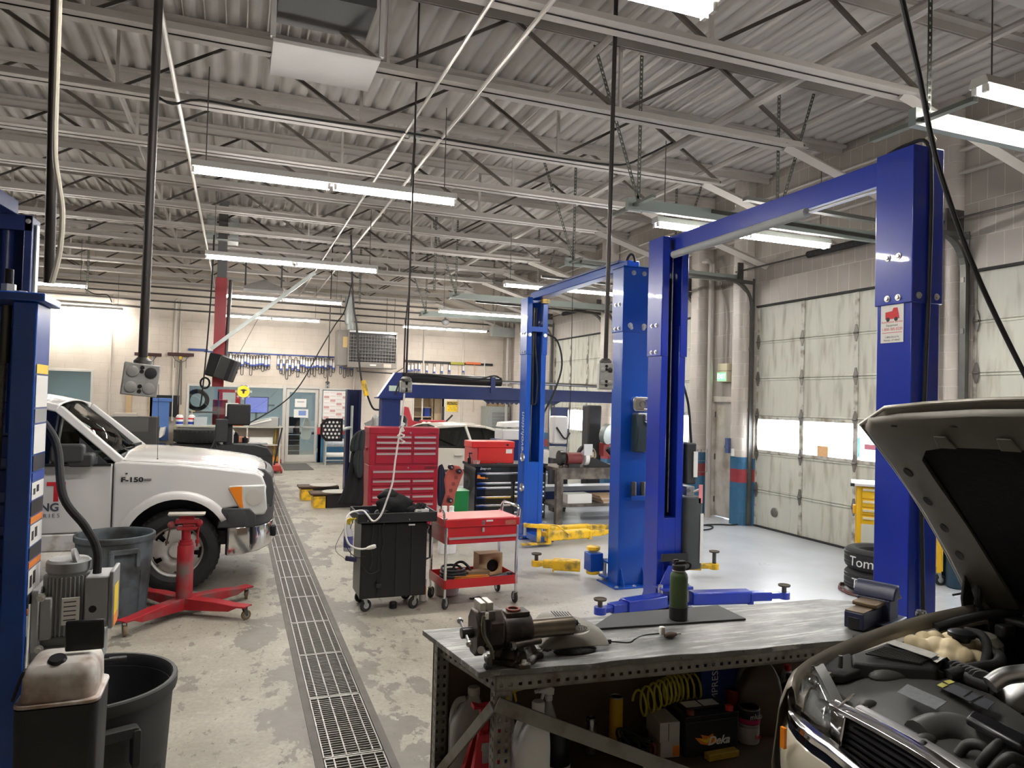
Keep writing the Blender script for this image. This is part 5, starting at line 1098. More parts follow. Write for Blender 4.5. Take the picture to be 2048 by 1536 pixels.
def perf(mb, a, b, wd, w, pitch=.038, rows=((.18, .36), (.62, .80))):
 """strip from a to b, w wide along wd, with rows of slots left open"""
 a = V(a); b = V(b); wd = V(wd).normalized()*w; L_ = (b-a).length; n = max(2, int(L_/pitch)); d = (b-a)/n
 ws = [0]+[c for r_ in rows for c in r_]+[1]
 us = []
 for i in range(n): us += [(i, 0), (i, .30), (i, .70)]
 us.append((n, 0)); m_ = len(ws); vs = [a+d*(i+f)+wd*w_ for i, f in us for w_ in ws]; fs = []
 for i in range(len(us)-1):
  for j in range(m_-1):
   if us[i][1] == .30 and j % 2 == 1: continue
   fs.append((i*m_+j, (i+1)*m_+j, (i+1)*m_+j+1, i*m_+j+1))
 mb.add(vs, fs)
def leg(nm, p, z0, z1, dx, dy, m_=BANG):
 mb = MB(); perf(mb, (p.x, p.y, z0), (p.x, p.y, z1), dx, .065); perf(mb, (p.x, p.y, z0), (p.x, p.y, z1), dy, .065); return obj(nm, mb, m_, wb, solid=.003, norm=False)
lf = bA+bf*.075+bd*.03; ll = bB+bf*.05-bd*.03; rf_ = bD-bf*.30+bd*.05; rl = bC+bf*.2-bd*.03
for p, sx, sy in ((lf, 1, 1), (ll, 1, -1), (rf_, -1, 1), (rl, -1, -1)): leg('leg', p, 0, BT-.022, bf*sx, bd*sy)
def rail(a, b, z, h=.065, wdir=None):
 mb = MB(); perf(mb, (a.x, a.y, z), (b.x, b.y, z), (0, 0, -1), h, rows=((.55, .75),)); perf(mb, (a.x, a.y, z), (b.x, b.y, z), wdir or bd, .05, rows=((.3, .6),)); return obj('top_rail', mb, BANG, wb, solid=.003, norm=False)
rail(lf-bd*.004, rf_-bd*.004, BT-.024); rail(ll, rl, BT-.024, wdir=-bd); rail(lf, ll, BT-.024, wdir=bf)
obj('diagonal_brace', MB().bar(lf+V((0, -.012, .82-.95)), lf.lerp(rf_, .78)+V((0, -.012, .26-.95)), .012, .055), BANG, wb, bevel=.002)
obj('end_brace', MB().bar(lf+V((-.01, 0, .81-.95)), ll+V((-.01, 0, .30-.95)), .012, .04), BANG, wb, bevel=.002)
PLY = mat('stained_plywood', (.11, .075, .045), .8, var=.3, vscale=5)
obj('back_panel', MB().slab([ll+bd*.02-Z1*.9, rl+bd*.02-Z1*.9, rl+bd*.02-Z1*.03, ll+bd*.02-Z1*.03], tuple(bd*.012)), PLY, wb)
SZ = .40
obj('lower_shelf', MB().slab([V((p.x, p.y, SZ-.002)) for p in (lf, rf_, rl, ll)], (0, 0, -.02)), PLY, wb)
VY = 2.63
vb = py(1030, 1330, VY)
def vp(x, y, Y=VY): return py(x, y, Y)
CAST = mat('grimy_black_casting', (.016, .015, .015), .42, .3, var=.5, vscale=16, dirt=(.07, .05, .04), dscale=14, damt=.36)
vs_ = thing('bench_vise', 'black round-barrel bench vise bolted near the left end of the steel bench', 'vise', (vb.x, VY, BT), world=True)
bc = vp(1028, 1315); bs_ = MB()
bs_.loft([[(bc.x+x*k_, VY+y*k_, z) for x, y in [(r_*math.cos(a), r_*math.sin(a)) for a, r_ in [(2*PI*j/32, .088+(.03 if j % 8 in (0, 1, 7) else 0)) for j in range(32)]]] for z, k_ in ((BT+.002, 1), (BT+.018, 1), (BT+.026, .82), (BT+.05, .70), (BT+.056, .62), (BT+.068, .60))])
obj('swivel_base', bs_, CAST, vs_, bevel=.003)
for j in range(4):
 a = PI/2*j; bb = MB(); bolt(bb, (bc.x+.102*math.cos(a), VY+.102*math.sin(a), BT+.02), (0, 0, 1), .011); obj('base_bolt', bb, BOLT, vs_)
cz = vp(1035, 1258).z; x0, x1 = vp(1000, 1258).x, vp(1055, 1258).x
nk = MB(); nk.loft([[(bc.x+x*k_, VY+y*.8*k_, z) for x, y in circ(.05, 20)] for z, k_ in ((BT+.066, 1), (BT+.09, .95), (cz-.03, .9))]); obj('neck', nk, CAST, vs_, bevel=.003)
br = MB(); br.lathe([(.052, -.012), (.058, -.008), (.058, .0), (.064, .004), (.066, .01), (.066, .1), (.06, .118), (.048, .122)], 32, T(x0, VY, cz) @ RY(PI/2)); obj('barrel', br, CAST, vs_)
tb_ = MB(); tb_.cyl((x1-.01, VY, cz-.005), (vp(1143, 1255).x, VY, cz-.005), .037, n=28); obj('slide_tube', tb_, mat('oily_steel_tube', (.2, .17, .13), .3, .85, var=.6, vscale=14), vs_)
te = vp(1143, 1255).x; obj('tube_end', MB().lathe([(.02, 0), (.024, .004), (.02, .012), (.012, .016), (.012, .024)], 12, T(te, VY, cz+.004) @ RY(PI/2)), BLACK, vs_)
pl = MB(); pl.prism([(x0+.012, cz+.055), (x0+.012, cz+.074), (x1-.005, cz+.074), (x1-.005, cz+.055)], VY-.035, VY+.035, 'y'); obj('anvil_pad', pl, CAST, vs_, bevel=.003)
obj('anvil_ring', MB().lathe([(.020, 0), (.028, 0), (.029, .006), (.027, .008), (.020, .008), (.02, 0)], 24, T((x0+x1)/2-.005, VY, cz+.0745), cap=False), mat('rust_red_ring', (.22, .05, .03), .6), vs_)
def octo(x, w, hw, zl, zh, ch=.035): return [[(xx, VY+y, z) for y, z in ((-hw+ch, zl), (hw-ch, zl), (hw, zl+ch), (hw, zh-ch*1.2), (hw-ch*1.0, zh), (-hw+ch*1.0, zh), (-hw, zh-ch*1.2), (-hw, zl+ch))] for xx in (x, x+w)]
jz0, jz1 = vp(965, 1306).z, vp(965, 1217).z; jx0, jx1, jx2 = vp(945, 1260).x, vp(966, 1260).x, vp(998, 1260).x
j1 = MB(); j1.loft(octo(jx0, jx1-jx0-.006, .062, jz0, jz1)); obj('moving_jaw', j1, CAST, vs_, bevel=.006)
j2 = MB(); j2.loft(octo(jx1+.006, jx2-jx1-.006, .066, jz0+.015, jz1+.0)); obj('fixed_jaw', j2, CAST, vs_, bevel=.006)
for xx in (jx1-.022, jx1+.008):
 i_ = MB(); i_.box((xx-.004, VY-.04, jz1-.002), (xx+.018, VY+.04, jz1+.032)); jj = obj('jaw_insert', i_, mat('bright_jaw_steel', (.55, .53, .48), .4, .7, var=.3), vs_, bevel=.003)
 i_ = MB(); i_.box((xx-.008, VY-.055, jz1-.03), (xx+.022, VY-.045, jz1+.004)); obj('insert_clamp', i_, DSTEEL, jj, bevel=.004)
sp_ = MB(); sp_.cyl((jx0-.045, VY, cz+.004), (jx0+.01, VY, cz+.004), .021, n=20); obj('screw_head', sp_, BLACK, vs_, bevel=.003)
obj('tommy_bar', MB().cyl((jx0-.03, VY-.055, cz-.016), (jx0-.03, VY+.06, cz+.03), .006, n=10), STEEL, vs_)
for yy, zz in ((-.058, -.018), (.064, .032)): obj('bar_knob', MB().sphere((jx0-.03, VY+yy, cz+zz), .013), STEEL, vs_)
hs = smooth([vp(968, 1232, VY-.08), vp(966, 1255, VY-.085), vp(970, 1275, VY-.085), vp(982, 1298, VY-.085), vp(985, 1318, VY-.085)], 5)
obj('hanging_strap', MB().tube(hs, .008, 6), mat('olive_strap', (.10, .10, .07), .8), vs_)
obj('strap_clip', MB().cb(tuple(vp(979, 1322, VY-.085)), (.022, .014, .03)), DSTEEL, vs_, bevel=.004); obj('strap_tab', MB().cb(tuple(vp(974, 1232, VY-.085)), (.012, .006, .024)), PAPER, vs_)
obj('lever_socket', MB().cyl(vp(962, 1300, VY-.07), vp(968, 1299, VY+.02), .014, n=14), STEEL, vs_); obj('strap_hook', MB().cb(tuple(vp(976, 1333, VY-.085)), (.03, .03, .018)), BLKP, vs_, bevel=.006)
lv = vp(1030, 1297, VY-.1); obj('swivel_lever', MB().cyl((lv.x, VY-.09, BT+.085), (vp(1066, 1295).x, VY-.07, BT+.087), .012, n=12), CAST, vs_); obj('lever_nut', MB().cyl((lv.x-.012, VY-.09, BT+.085), (lv.x+.004, VY-.09, BT+.085), .016, n=6), STEEL, vs_)
ch = MB()
for k in range(6):
 p = vp(1075+k*4.2, 1318+(k % 3)*3, VY+.02+.015*(k % 2)); ch = MB(); ch.tube([(p.x+.010*math.cos(a), p.y+.007*math.sin(a), BT+.016+.006*math.sin(a+k)) for a in [2*PI*j/10 for j in range(10)]], .0045, 6, closed=True); obj('chain_link', ch, DSTEEL, vs_)
EC = mat('taupe_plastic_cover', (.155, .145, .118), .45, var=.2, vscale=7)
def ep(x, y, z): return pz(x, y, BT+.012+(z-BT)*.62)
ec = thing('engine_cover', 'curved taupe plastic engine cover with ribbed top and oval swoosh badge on the bench', 'engine cover', tuple(pz(1140, 1297, BT)), world=True)
fl_ = [ep(1058, 1268, BT+.06), ep(1072, 1290, BT+.03), ep(1090, 1302, BT+.012), ep(1125, 1299, BT+.015), ep(1165, 1294, BT+.018), ep(1205, 1293, BT+.018), ep(1222, 1292, BT+.012)]
mid_ = [ep(1066, 1240, BT+.12), ep(1088, 1262, BT+.10), ep(1108, 1275, BT+.09), ep(1140, 1272, BT+.09), ep(1178, 1266, BT+.085), ep(1202, 1268, BT+.07), ep(1215, 1280, BT+.04)]
top_ = [ep(1078, 1226, BT+.14), ep(1110, 1240, BT+.13), ep(1130, 1250, BT+.13), ep(1155, 1250, BT+.125), ep(1180, 1247, BT+.12), ep(1190, 1250, BT+.105), ep(1205, 1262, BT+.08)]
bk_ = [ep(1092, 1222, BT+.12), ep(1112, 1220, BT+.13), ep(1125, 1221, BT+.13), ep(1135, 1222, BT+.13), ep(1150, 1228, BT+.12), ep(1170, 1238, BT+.10), ep(1195, 1252, BT+.07)]
bk2 = [p+V((.01, .03, -.07)) for p in bk_]
m = MB(); m.loft([fl_, mid_, top_, bk_, bk2], closed=False, cap=False); eo = obj('cover_shell', m, EC, ec, solid=.005, sub=2, sharp=70)
for k in range(7):
 f = .1+k*.13; a = ep(1098, 1223, BT+.137).lerp(ep(1140, 1224, BT+.137), f); b = ep(1118, 1243, BT+.138).lerp(ep(1166, 1250, BT+.133), f); obj('rib_groove', MB().bar(a+Z1*.001, b+Z1*.001, .003, .003), BLKP, eo)
bm6 = frame(ep(1153, 1263, BT+.108)+V((0, -.012, .008)), (1, -.05, .03), (-.03, -.75, .66))
obj('badge_swoosh', MB().prism([(.048*math.cos(a)*1.05, .020*math.sin(a)) for a in [math.radians(k) for k in range(170, 371, 10)]]+[(.05*math.cos(a), -.002+.011*math.sin(a)) for a in [math.radians(k) for k in range(360, 179, -10)]], .001, .003, 'z', bm6), PAPER, eo)
obj('badge_oval', MB().prism([(.042*math.cos(a), .017*math.sin(a)+.004) for a in [2*PI*k/24 for k in range(24)]], .0, .0025, 'z', bm6), mat('badge_grey', (.09, .085, .07), .5), eo)
text('badge_lettering', 'VORTEC', .021, bm6 @ T(0, .004, .003), mat('badge_letters', (.3, .29, .25), .4), eo, .0008, sx=1.15, shear=.2)
rg = MB(); rg.sphere(tuple(pz(1150, 1300, BT+.008)), .10, 14, 8, (1, .45, .16)); tag(obj('shop_rag', rg, mat('black_rag', (.012, .012, .013), .9, bump=.6, bscale=50), sub=1), 'crumpled black rag under the engine cover on the bench', 'rag')
mt = [pz(1178, 1262, BT), pz(1492, 1241, BT), pz(1436, 1214, BT), pz(1225, 1231, BT)]
MATM = mat('dark_rubber_mat', (.035, .036, .038), .6, var=.25, vscale=12)
tag(obj('rubber_mat', MB().slab([p+Z1*.001 for p in mt], (0, 0, .009)), MATM, bevel=.002), 'dark grey rubber mat lying on the steel bench under the green bottle', 'mat')
bp_ = pz(1365, 1242, BT+.011); OL = mat('olive_powder_coat', (.045, .075, .025), .5, var=.05)
t = thing('water_bottle', 'olive green steel water bottle with black cap and base on the mat', 'bottle', (bp_.x, bp_.y+.035, BT+.0105))
obj('bottle_body', MB().lathe([(.040, .055), (.041, .06), (.041, .195), (.038, .208), (.031, .217), (.0305, .224)], 32), OL, t); obj('silicone_boot', MB().lathe([(.038, 0), (.0425, .004), (.0425, .058), (.041, .06)], 32), mat('black_silicone', (.012, .012, .013), .7), t)
cp = obj('bottle_cap', MB().lathe([(.029, .226), (.032, .228), (.032, .25), (.026, .254)], 28).box((-.028, -.013, .25), (.03, .013, .268)), BLKP, t, bevel=.003); obj('neck_ring', MB().lathe([(.0315, .221), (.0325, .223), (.0315, .2265)], 28), STEEL, t)
obj('cap_loop', MB().tube([(.042+.020*math.cos(a), 0, .242+.016*math.sin(a)) for a in [2*PI*k/16 for k in range(16)]], .0055, 8, closed=True), BLKP, cp); obj('cap_spout', MB().box((-.03, -.008, .262), (-.005, .008, .276)), BLKP, cp, bevel=.003)
t = thing('sensor_lead', 'small sensor with a bent black wire and white connector on the bench', 'sensor', tuple(pz(1290, 1272, BT)), world=True)
wr = smooth([pz(1222, 1283, BT+.01), pz(1258, 1285, BT+.008), pz(1270, 1278, BT+.02), pz(1285, 1271, BT+.02), pz(1318, 1267, BT+.02)], 5)
obj('wire', MB().tube(wr, .0035, 6), BLACK, t); p = pz(1215, 1283, BT+.012); obj('plug', MB().cb(tuple(p), (.03, .018, .018)), BLACK, t, bevel=.003)
p = pz(1324, 1264, BT+.018); obj('connector', MB().cb((p.x, p.y, p.z+.006), (.022, .022, .036)), WHITE, t, bevel=.004)
a, b = pz(1330, 1272, BT+.014), pz(1352, 1268, BT+.014); obj('sensor_body', MB().tube([a, a.lerp(b, .3), a.lerp(b, .6), b], [.008, .013, .013, .007], 12), RUST, t); obj('sensor_tip', MB().cyl(b, pz(1361, 1267, BT+.014), .005, n=8), STEEL, t)
def wv(x, y, Y=2.62): return py(x, y, Y)
v2 = thing('bench_vise', 'navy blue bench vise at the right end of the steel bench beside the raised hood', 'vise', tuple(wv(1745, 1262)), world=True)
NV = mat('navy_vise_paint', (.018, .022, .06), .4, var=.3, vscale=14)
VX = frame(wv(1752, 1222), (.93, .36, 0), (0, 0, 1)) @ Matrix.Scale(1.25, 4); ZB = (BT+.003-VX.translation.z)/1.25   # local x along the slide, y away
def vbx(nm, lo, hi, m_=NV, par=v2, bev=.006): return obj(nm, MB().box(lo, hi, VX), m_, par, bevel=bev)
vbx('slide', (-.20, -.035, -.03), (.02, .035, .03)); vbx('slide_top', (-.198, -.033, .03), (-.02, .033, .034), mat('bronze_worn_top', (.14, .10, .06), .45, .5)); vbx('slide_throat', (-.202, -.02, -.03), (-.199, .02, .012), BLACK)
vbx('fixed_jaw', (-.03, -.06, -.05), (.055, .06, .055)); o_ = MB(); o_.prism([(-.03, .055), (-.02, .085), (.0, .105), (.02, .11), (.03, .075), (.055, .055)], -.075, .075, 'y', VX); obj('jaw_top', o_, NV, v2, bevel=.006)
vbx('anvil', (-.11, -.045, .034), (.0, .045, .05), mat('bronze_worn_top', (.14, .10, .06), .45, .5)); vbx('pedestal', (-.06, -.05, ZB+.01), (.05, .05, -.045)); vbx('base_foot', (-.09, -.08, ZB), (.09, .08, ZB+.015))
obj('tommy_bar', MB().cyl(VX @ V((.06, -.02, -.01)), VX @ V((.10, -.03, -.035)), .006, n=8), STEEL, v2)
p = py(1842, 1262, 2.66); tag(obj('pipe_offcut', MB().loft([[(p.x+x, p.y+y, z) for x, y in c_] for c_, z in ((circ(.026, 24), BT), (circ(.026, 24), p.z+.075), (circ(.022, 24), p.z+.075), (circ(.022, 24), BT+.01))]), STEEL), 'upright steel pipe offcut standing on the bench beside the navy vise', 'pipe')
TRL = mat('milky_translucent_plastic', (.78, .79, .80), .35, var=.06, spec=.5)
TRLD = mat('dusty_translucent_plastic', (.40, .395, .36), .55, var=.3, vscale=9)
def jug(nm, lab, cat, x, y, h, m_, capm=WHITE, w=.14, rz=0, z=SZ):
 t = thing(nm, lab, cat, (x, y, z), rz); k = h
 s_ = [(rrect(w*a, w*a*.95, .03*a, 4, dx), zz*h) for a, dx, zz in ((.94, 0, 0), (1, 0, .02), (1, 0, .56), (.96, .002, .62), (.80, .012, .72), (.55, .022, .82), (.34, .03, .87), (.30, .03, .92))]
 b = MB(); b.loft([[(px_*1, py_, zz) for px_, py_ in pl_] for pl_, zz in s_]); bo = obj('jug_body', b, m_, t, sharp=60)
 obj('jug_handle', MB().tube(smooth([(-.005, 0, .85*h), (-w*.26, 0, .83*h), (-w*.40, 0, .70*h), (-w*.42, 0, .56*h)], 5), .013, 10), m_, bo)
 obj('jug_cap', MB().lathe([(.024, .905*h), (.026, .91*h), (.026, .985*h), (.022, h)], 20, T(.03, 0, 0)), capm, t)
 return t
jug('jug', 'clear washer fluid jug standing in front behind the diagonal brace under the bench', 'jug', 1.12, 2.64, .375, TRL, rz=-.1)
jug('jug', 'dusty grey jug leaning by the far left leg under the bench', 'jug', .955, 2.95, .335, TRLD, mat('grubby_cap', (.45, .42, .36), .6), rz=-.2)
jug('jug', 'tall amber brown jug in the shadow at the back right under the bench', 'jug', 2.40, 2.88, .36, mat('amber_tan_plastic', (.13, .10, .065), .5, var=.2), mat('tan_cap', (.15, .11, .07), .6), w=.20, rz=-.3)
def spray(lab, x, y, h, bm_, hm, rz=0, z=SZ, liq=None):
 t = thing('spray_bottle', lab, 'bottle', (x, y, z), rz)
 b = MB(); b.lathe([(.038, 0), (.041, .006), (.041, h*.5), (.036, h*.58), (.017, h*.76), (.013, h*.80), (.013, h*.82)], 24); obj('bottle_body', b, bm_, t)
 if liq: obj('bottle_label', MB().lathe([(.0415, h*.12), (.0418, h*.13), (.0418, h*.44), (.0415, h*.45)], 24, cap=False), liq, t)
 hd_ = MB(); hd_.lathe([(.016, h*.8), (.017, h*.81), (.017, h*.86), (.012, h*.875)], 16); hd_.prism([(-.02, h*.87), (-.022, h*.95), (.0, h*.985), (.055, h*.965), (.062, h*.93), (.045, h*.925), (.02, h*.90), (.012, h*.87)], -.013, .013, 'y'); ho = obj('trigger_head', hd_, hm, t, bevel=.004)
 obj('trigger', MB().prism([(.022, h*.91), (.034, h*.92), (.042, h*.82), (.036, h*.80)], -.006, .006, 'y'), hm, ho, bevel=.002); obj('nozzle', MB().cyl((.06, 0, h*.947), (.07, 0, h*.947), .008, n=12), hm, ho); return t
YP = mat('yellow_plastic', (.62, .45, .02), .45)
spray('spray bottle with yellow trigger head and blue label under the bench', py(1012, 1470, 2.78).x, 2.78, .40, TRLD, YP, -.2, liq=mat('faded_blue_label', (.10, .16, .32), .6, var=.3))
spray('spray bottle with white trigger head behind the clear jug under the bench', py(1096, 1450, 2.86).x, 2.86, .34, TRLD, WHITE, PI+.2)
t = thing('jack_stand', 'red jack stand standing at the front left leg under the bench', 'jack stand', (.965, 2.75, SZ))
RJ = mat('jack_stand_red', (.5, .015, .03), .4, var=.1)
for sx in (-1, 1):
 for sy in (-1, 1):
  m = MB(); m.loft([[(sx*.085, sy*.085, 0), (sx*.045, sy*.085, 0), (sx*.03, sy*.075, .0), (sx*.085, sy*.04, 0)], [(sx*.03, sy*.03, .24), (sx*.01, sy*.03, .24), (sx*.008, sy*.025, .24), (sx*.03, sy*.012, .24)]]); obj('leg', m, RJ, t, bevel=.002)
obj('frame_plate', MB().prism([(-.05, .10), (-.03, .23), (.03, .23), (.05, .10)], -.062, -.056, 'y', RX(-.12)), RJ, t); obj('warning_plate', MB().prism([(-.03, .125), (-.02, .2), (.02, .2), (.03, .125)], -.065, -.0625, 'y', RX(-.12)), mat('grey_lined_label', (.35, .33, .31), .5, var=.5, vscale=90), t)
obj('ratchet_post', MB().box((-.018, -.012, .18), (.018, .012, .33)).prism([(-.05, .33), (-.05, .35), (-.02, .34), (.02, .34), (.05, .35), (.05, .33)], -.02, .02, 'y'), RJ, t, bevel=.003); obj('release_handle', MB().tube([(.03, -.03, .25), (.08, -.05, .235), (.10, -.06, .20)], .008, 8), RJ, t)
def can(nm, lab, x, y, r_, h, bm_, top=STEEL, band=None, z=SZ, lid=None):
 t = thing(nm, lab, 'can', (x, y, z)); obj('can_body', MB().lathe([(r_*.96, 0), (r_, .004), (r_, h-.006), (r_*.95, h)], 24), bm_, t)
 if band: obj('can_label', MB().lathe([(r_*1.01, h*band[0]), (r_*1.012, h*band[0]+.002), (r_*1.012, h*band[1]-.002), (r_*1.01, h*band[1])], 24, cap=False), band[2], t)
 if lid: lid(t, r_, h)
 else: obj('can_lid', MB().lathe([(r_*.97, h-.002), (r_*.97, h+.004), (r_*.85, h+.004), (r_*.83, h)], 24), top, t)
 return t
can('paint_can', 'black lidded can with pale label strip behind the clear jug under the bench', py(1115, 1500, 2.80).x, 2.80, .055, .19, BLACK, BLACK, (.1, .2, TAPEW))
def dome(t, r_, h): obj('can_dome', MB().lathe([(r_*.95, h), (r_*.6, h+.025), (r_*.3, h+.03)], 20), STEEL, t); obj('spray_nozzle', MB().lathe([(.010, h+.028), (.010, h+.045), (.006, h+.047)], 12), YP, t)
lx = py(1496, 1495, 2.78).x
c1_ = can('paint_can', 'lower of two stacked white lubricant tins with magenta label under the bench', lx, 2.78, .05, .075, mat('grubby_white_tin', (.5, .47, .45), .5, var=.25, vscale=20), STEEL)
text('tin_lettering', 'lub', .03, frame((lx+.015, 2.78-.0505, SZ+.035), (1, 0, 0), (0, -1, 0)), LOGOR, c1_, w=True)
c1_ = can('paint_can', 'upper of two stacked lubricant tins, black and magenta label reading mlub', lx, 2.78, .05, .078, mat('grubby_white_tin', (.5, .47, .45), .5), RUST, (.12, .95, LOGOK), z=SZ+.079)
obj('magenta_band', MB().lathe([(.0515, .012), (.0518, .013), (.0518, .034), (.0515, .035)], 24, cap=False), mat('magenta_print', (.45, .02, .12), .5), c1_)
text('tin_lettering', 'mlub', .034, frame((lx, 2.78-.0525, SZ+.079+.05), (1, 0, 0), (0, -1, 0)), TAPEW, c1_, w=True)
can('aerosol_can', 'pale aerosol can with a yellow nozzle behind the stacked tins under the bench', py(1496, 1430, 2.87).x, 2.87, .033, .20, mat('grubby_white_tin', (.5, .47, .45), .5), band=(.2, .6, mat('tan_print', (.25, .17, .08), .6, var=.6, vscale=50)), lid=dome)
can('grease_tube', 'yellow grease cartridge with a steel cap standing at the back under the bench', py(1232, 1440, 2.9).x, 2.9, .03, .23, mat('mustard_plastic', (.55, .32, .01), .5), STEEL)
can('steel_sleeve', 'small bare steel cylinder left of the yellow cartridge under the bench', py(1183, 1430, 2.9).x, 2.9, .022, .15, STEEL)
bx_ = py(1403, 1500, 2.80).x
t = thing('car_battery', 'black car battery with flame logo on its front under the bench', 'battery', (bx_, 2.80, SZ), -.06)
obj('battery_case', MB().box((-.135, -.085, 0), (.135, .085, .155)), BLKP, t, bevel=.006); tp_ = obj('battery_top', MB().box((-.135, -.085, .155), (.135, .085, .178)).box((-.10, -.03, .178), (.10, .05, .19)), BLACK, t, bevel=.004)
for sx, m_ in ((-.10, mat('brown_red_cap', (.18, .05, .03), .5)), (.10, mat('bright_red_cap', (.65, .05, .03), .45))): obj('terminal_cap', MB().lathe([(.018, .178), (.018, .195), (.012, .2)], 16, T(sx, -.06, 0)), m_, t)
for sx in (-.06, .03): obj('top_label', MB().box((sx-.035, -.02, .1905), (sx+.045, .04, .1915)), PAPER, t)
BF = frame((0, -.0855, 0), (1, 0, 0), (0, -1, 0))
fm = MB(); fm.prism([(-.09, .085), (-.05, .078), (-.06, .095), (-.02, .085), (.0, .095), (.01, .075), (.04, .055), (-.02, .045), (-.06, .055)], .0005, .0015, 'z', BF); obj('flame_logo', fm, LOGOO, t); fm = MB(); fm.prism([(-.07, .078), (-.03, .072), (-.02, .08), (.0, .07), (-.03, .055)], .0016, .0022, 'z', BF); obj('flame_core', fm, LOGOY, t)
text('logo_lettering', 'Deka', .052, BF @ T(.03, .062, .0025), PAPER, t, shear=.35, font_w=.001)
tag(obj('yellow_packet', MB().box((bx_-.06, 2.66, SZ), (bx_+.10, 2.70, SZ+.03)), mat('crumpled_yellow_packet', (.5, .33, .03), .5, var=.5, vscale=20), bevel=.004), 'flat yellow packet in front of the car battery under the bench', 'packet')
b1x = py(1327, 1480, 2.82).x
BOXW = mat('white_carton', (.56, .53, .47), .7, var=.1)
t = thing('carton', 'lower white carton left of the car battery under the bench', 'box', (b1x, 2.82, SZ), -.15); obj('carton_body', MB().box((-.045, -.07, 0), (.045, .07, .07)), BOXW, t, bevel=.002); obj('carton_mark', MB().box((.012, -.0706, .005), (.045, -.07, .05)), LOGOO, t)
t = thing('carton', 'upper white carton stacked left of the car battery under the bench', 'box', (b1x-.005, 2.82, SZ+.0705), -.12); obj('carton_body', MB().box((-.05, -.075, 0), (.045, .07, .085)), BOXW, t, bevel=.002); obj('carton_flap', MB().box((-.01, -.0765, .005), (-.008, -.075, .08)), GASK, t)
YH = mat('yellow_hose', (.50, .44, .03), .45)
hp = []
for k in range(150):
 f = k/149; a = f*2*PI*11; r_ = .06; c_ = py(1275, 1400, 2.84).lerp(py(1400, 1398, 2.92), f); hp.append((c_.x+.02*math.sin(f*6), c_.y+r_*.7*math.cos(a), SZ+.21+r_*math.sin(a)+.03*math.sin(f*3)))
tag(obj('coiled_hose', MB().tube(hp, .0055, 6), YH), 'coiled yellow air hose tangled above the cartons under the bench', 'hose')
for k, (x, z_) in enumerate(((1255, 1), (1285, 2), (1265, 3))): pass
t = thing('wire_tangle', 'tangle of dark wires with a red plug between the yellow cartridge and cartons', 'cable', (py(1270, 1470, 2.78).x, 2.78, SZ), 0)
pts = [(.07*math.sin(k*1.3)*(.5+.5*math.sin(k*.37)), .06*math.cos(k*1.7), .02+.1*abs(math.sin(k*.9))*(.4+.6*math.sin(k*.21)**2)) for k in range(40)]
obj('wires', MB().tube(smooth(pts, 4), .006, 6), BLKP, t); obj('red_plug', MB().box((.05, -.04, .03), (.085, -.01, .07)), mat('red_plastic', (.5, .05, .04), .5), t, bevel=.004); obj('paper_tag', MB().box((.0, -.075, .0), (.03, -.07, .06)), PAPER, t)
t = thing('blue_box', 'dark blue carton with white lettering at the back under the bench', 'box', (py(1430, 1440, 2.95).x, 2.955, SZ), 0)
obj('carton_body', MB().box((-.11, -.04, 0), (.11, .04, .36)), mat('deep_blue_carton', (.012, .03, .16), .6), t, bevel=.003); text('carton_lettering', 'COMPRESSOR', .05, frame((-.03, -.041, .22), (0, 0, 1), (0, -1, 0)), TAPEW, t); obj('bar_code_label', MB().box((.04, -.042, .1), (.085, -.04, .18)), PAPER, t)
can('spray_can', 'small teal capped bottle in front of the blue carton under the bench', py(1438, 1440, 2.87).x, 2.87, .035, .15, mat('teal_plastic', (.02, .07, .1), .5), mat('teal_plastic', (.02, .07, .1), .5))
can('red_can', 'red can between the battery and the pale aerosol under the bench', py(1466, 1460, 2.9).x, 2.9, .04, .19, mat('dull_red_can', (.25, .015, .02), .5), mat('dull_red_can', (.25, .015, .02), .5))
t = thing('oil_bottle', 'black oil bottle with a yellow green label at the right under the bench', 'bottle', (py(1566, 1450, 2.86).x, 2.86, SZ), -.2)
obj('bottle_body', MB().loft([[(x, y, z_) for x, y in rrect(w_, d_, .015, 3, dx)] for w_, d_, z_, dx in ((.10, .06, 0, 0), (.105, .065, .01, 0), (.105, .065, .15, 0), (.06, .05, .19, .02), (.03, .03, .205, .03), (.03, .03, .22, .03))]), BLKP, t); obj('bottle_label', MB().box((-.045, -.0345, .03), (.045, -.0325, .12)), mat('lime_label', (.42, .42, .03), .5), t); obj('label_band', MB().box((-.045, -.0355, .095), (.045, -.0345, .12)), LOGOO, t); obj('bottle_cap', MB().cyl((.03, 0, .22), (.03, 0, .245), .017, n=16), BLACK, t)
t = thing('white_bottle', 'white bottle with a red cap at the back beside the car fender', 'bottle', (py(1574, 1420, 2.95).x, 2.95, SZ)); obj('bottle_body', MB().lathe([(.036, 0), (.038, .01), (.038, .19), (.028, .215), (.014, .225)], 20), WHITE, t); obj('bottle_cap', MB().cyl((0, 0, .223), (0, 0, .25), .016, n=16), LOGOR, t)
for k, (x, hh, lab) in enumerate(((1530, .13, 'tallest of three chrome sockets standing left of the black oil bottle'), (1541, .14, 'middle of three chrome sockets standing left of the black oil bottle'), (1519, .10, 'shortest of three chrome sockets standing left of the black oil bottle'))):
 p = py(x, 1440, 2.82); tag(obj('socket', MB().lathe([(.013, 0), (.015, .003), (.015, hh), (.011, hh+.002), (.010, hh-.03)], 16, T(p.x, 2.82, SZ+.0)), CHROME), lab, 'socket', 'chrome sockets under the bench')
t = thing('plastic_tub', 'pale grey tub on the floor under the right end of the bench', 'tub', (2.08, 2.62, 0));
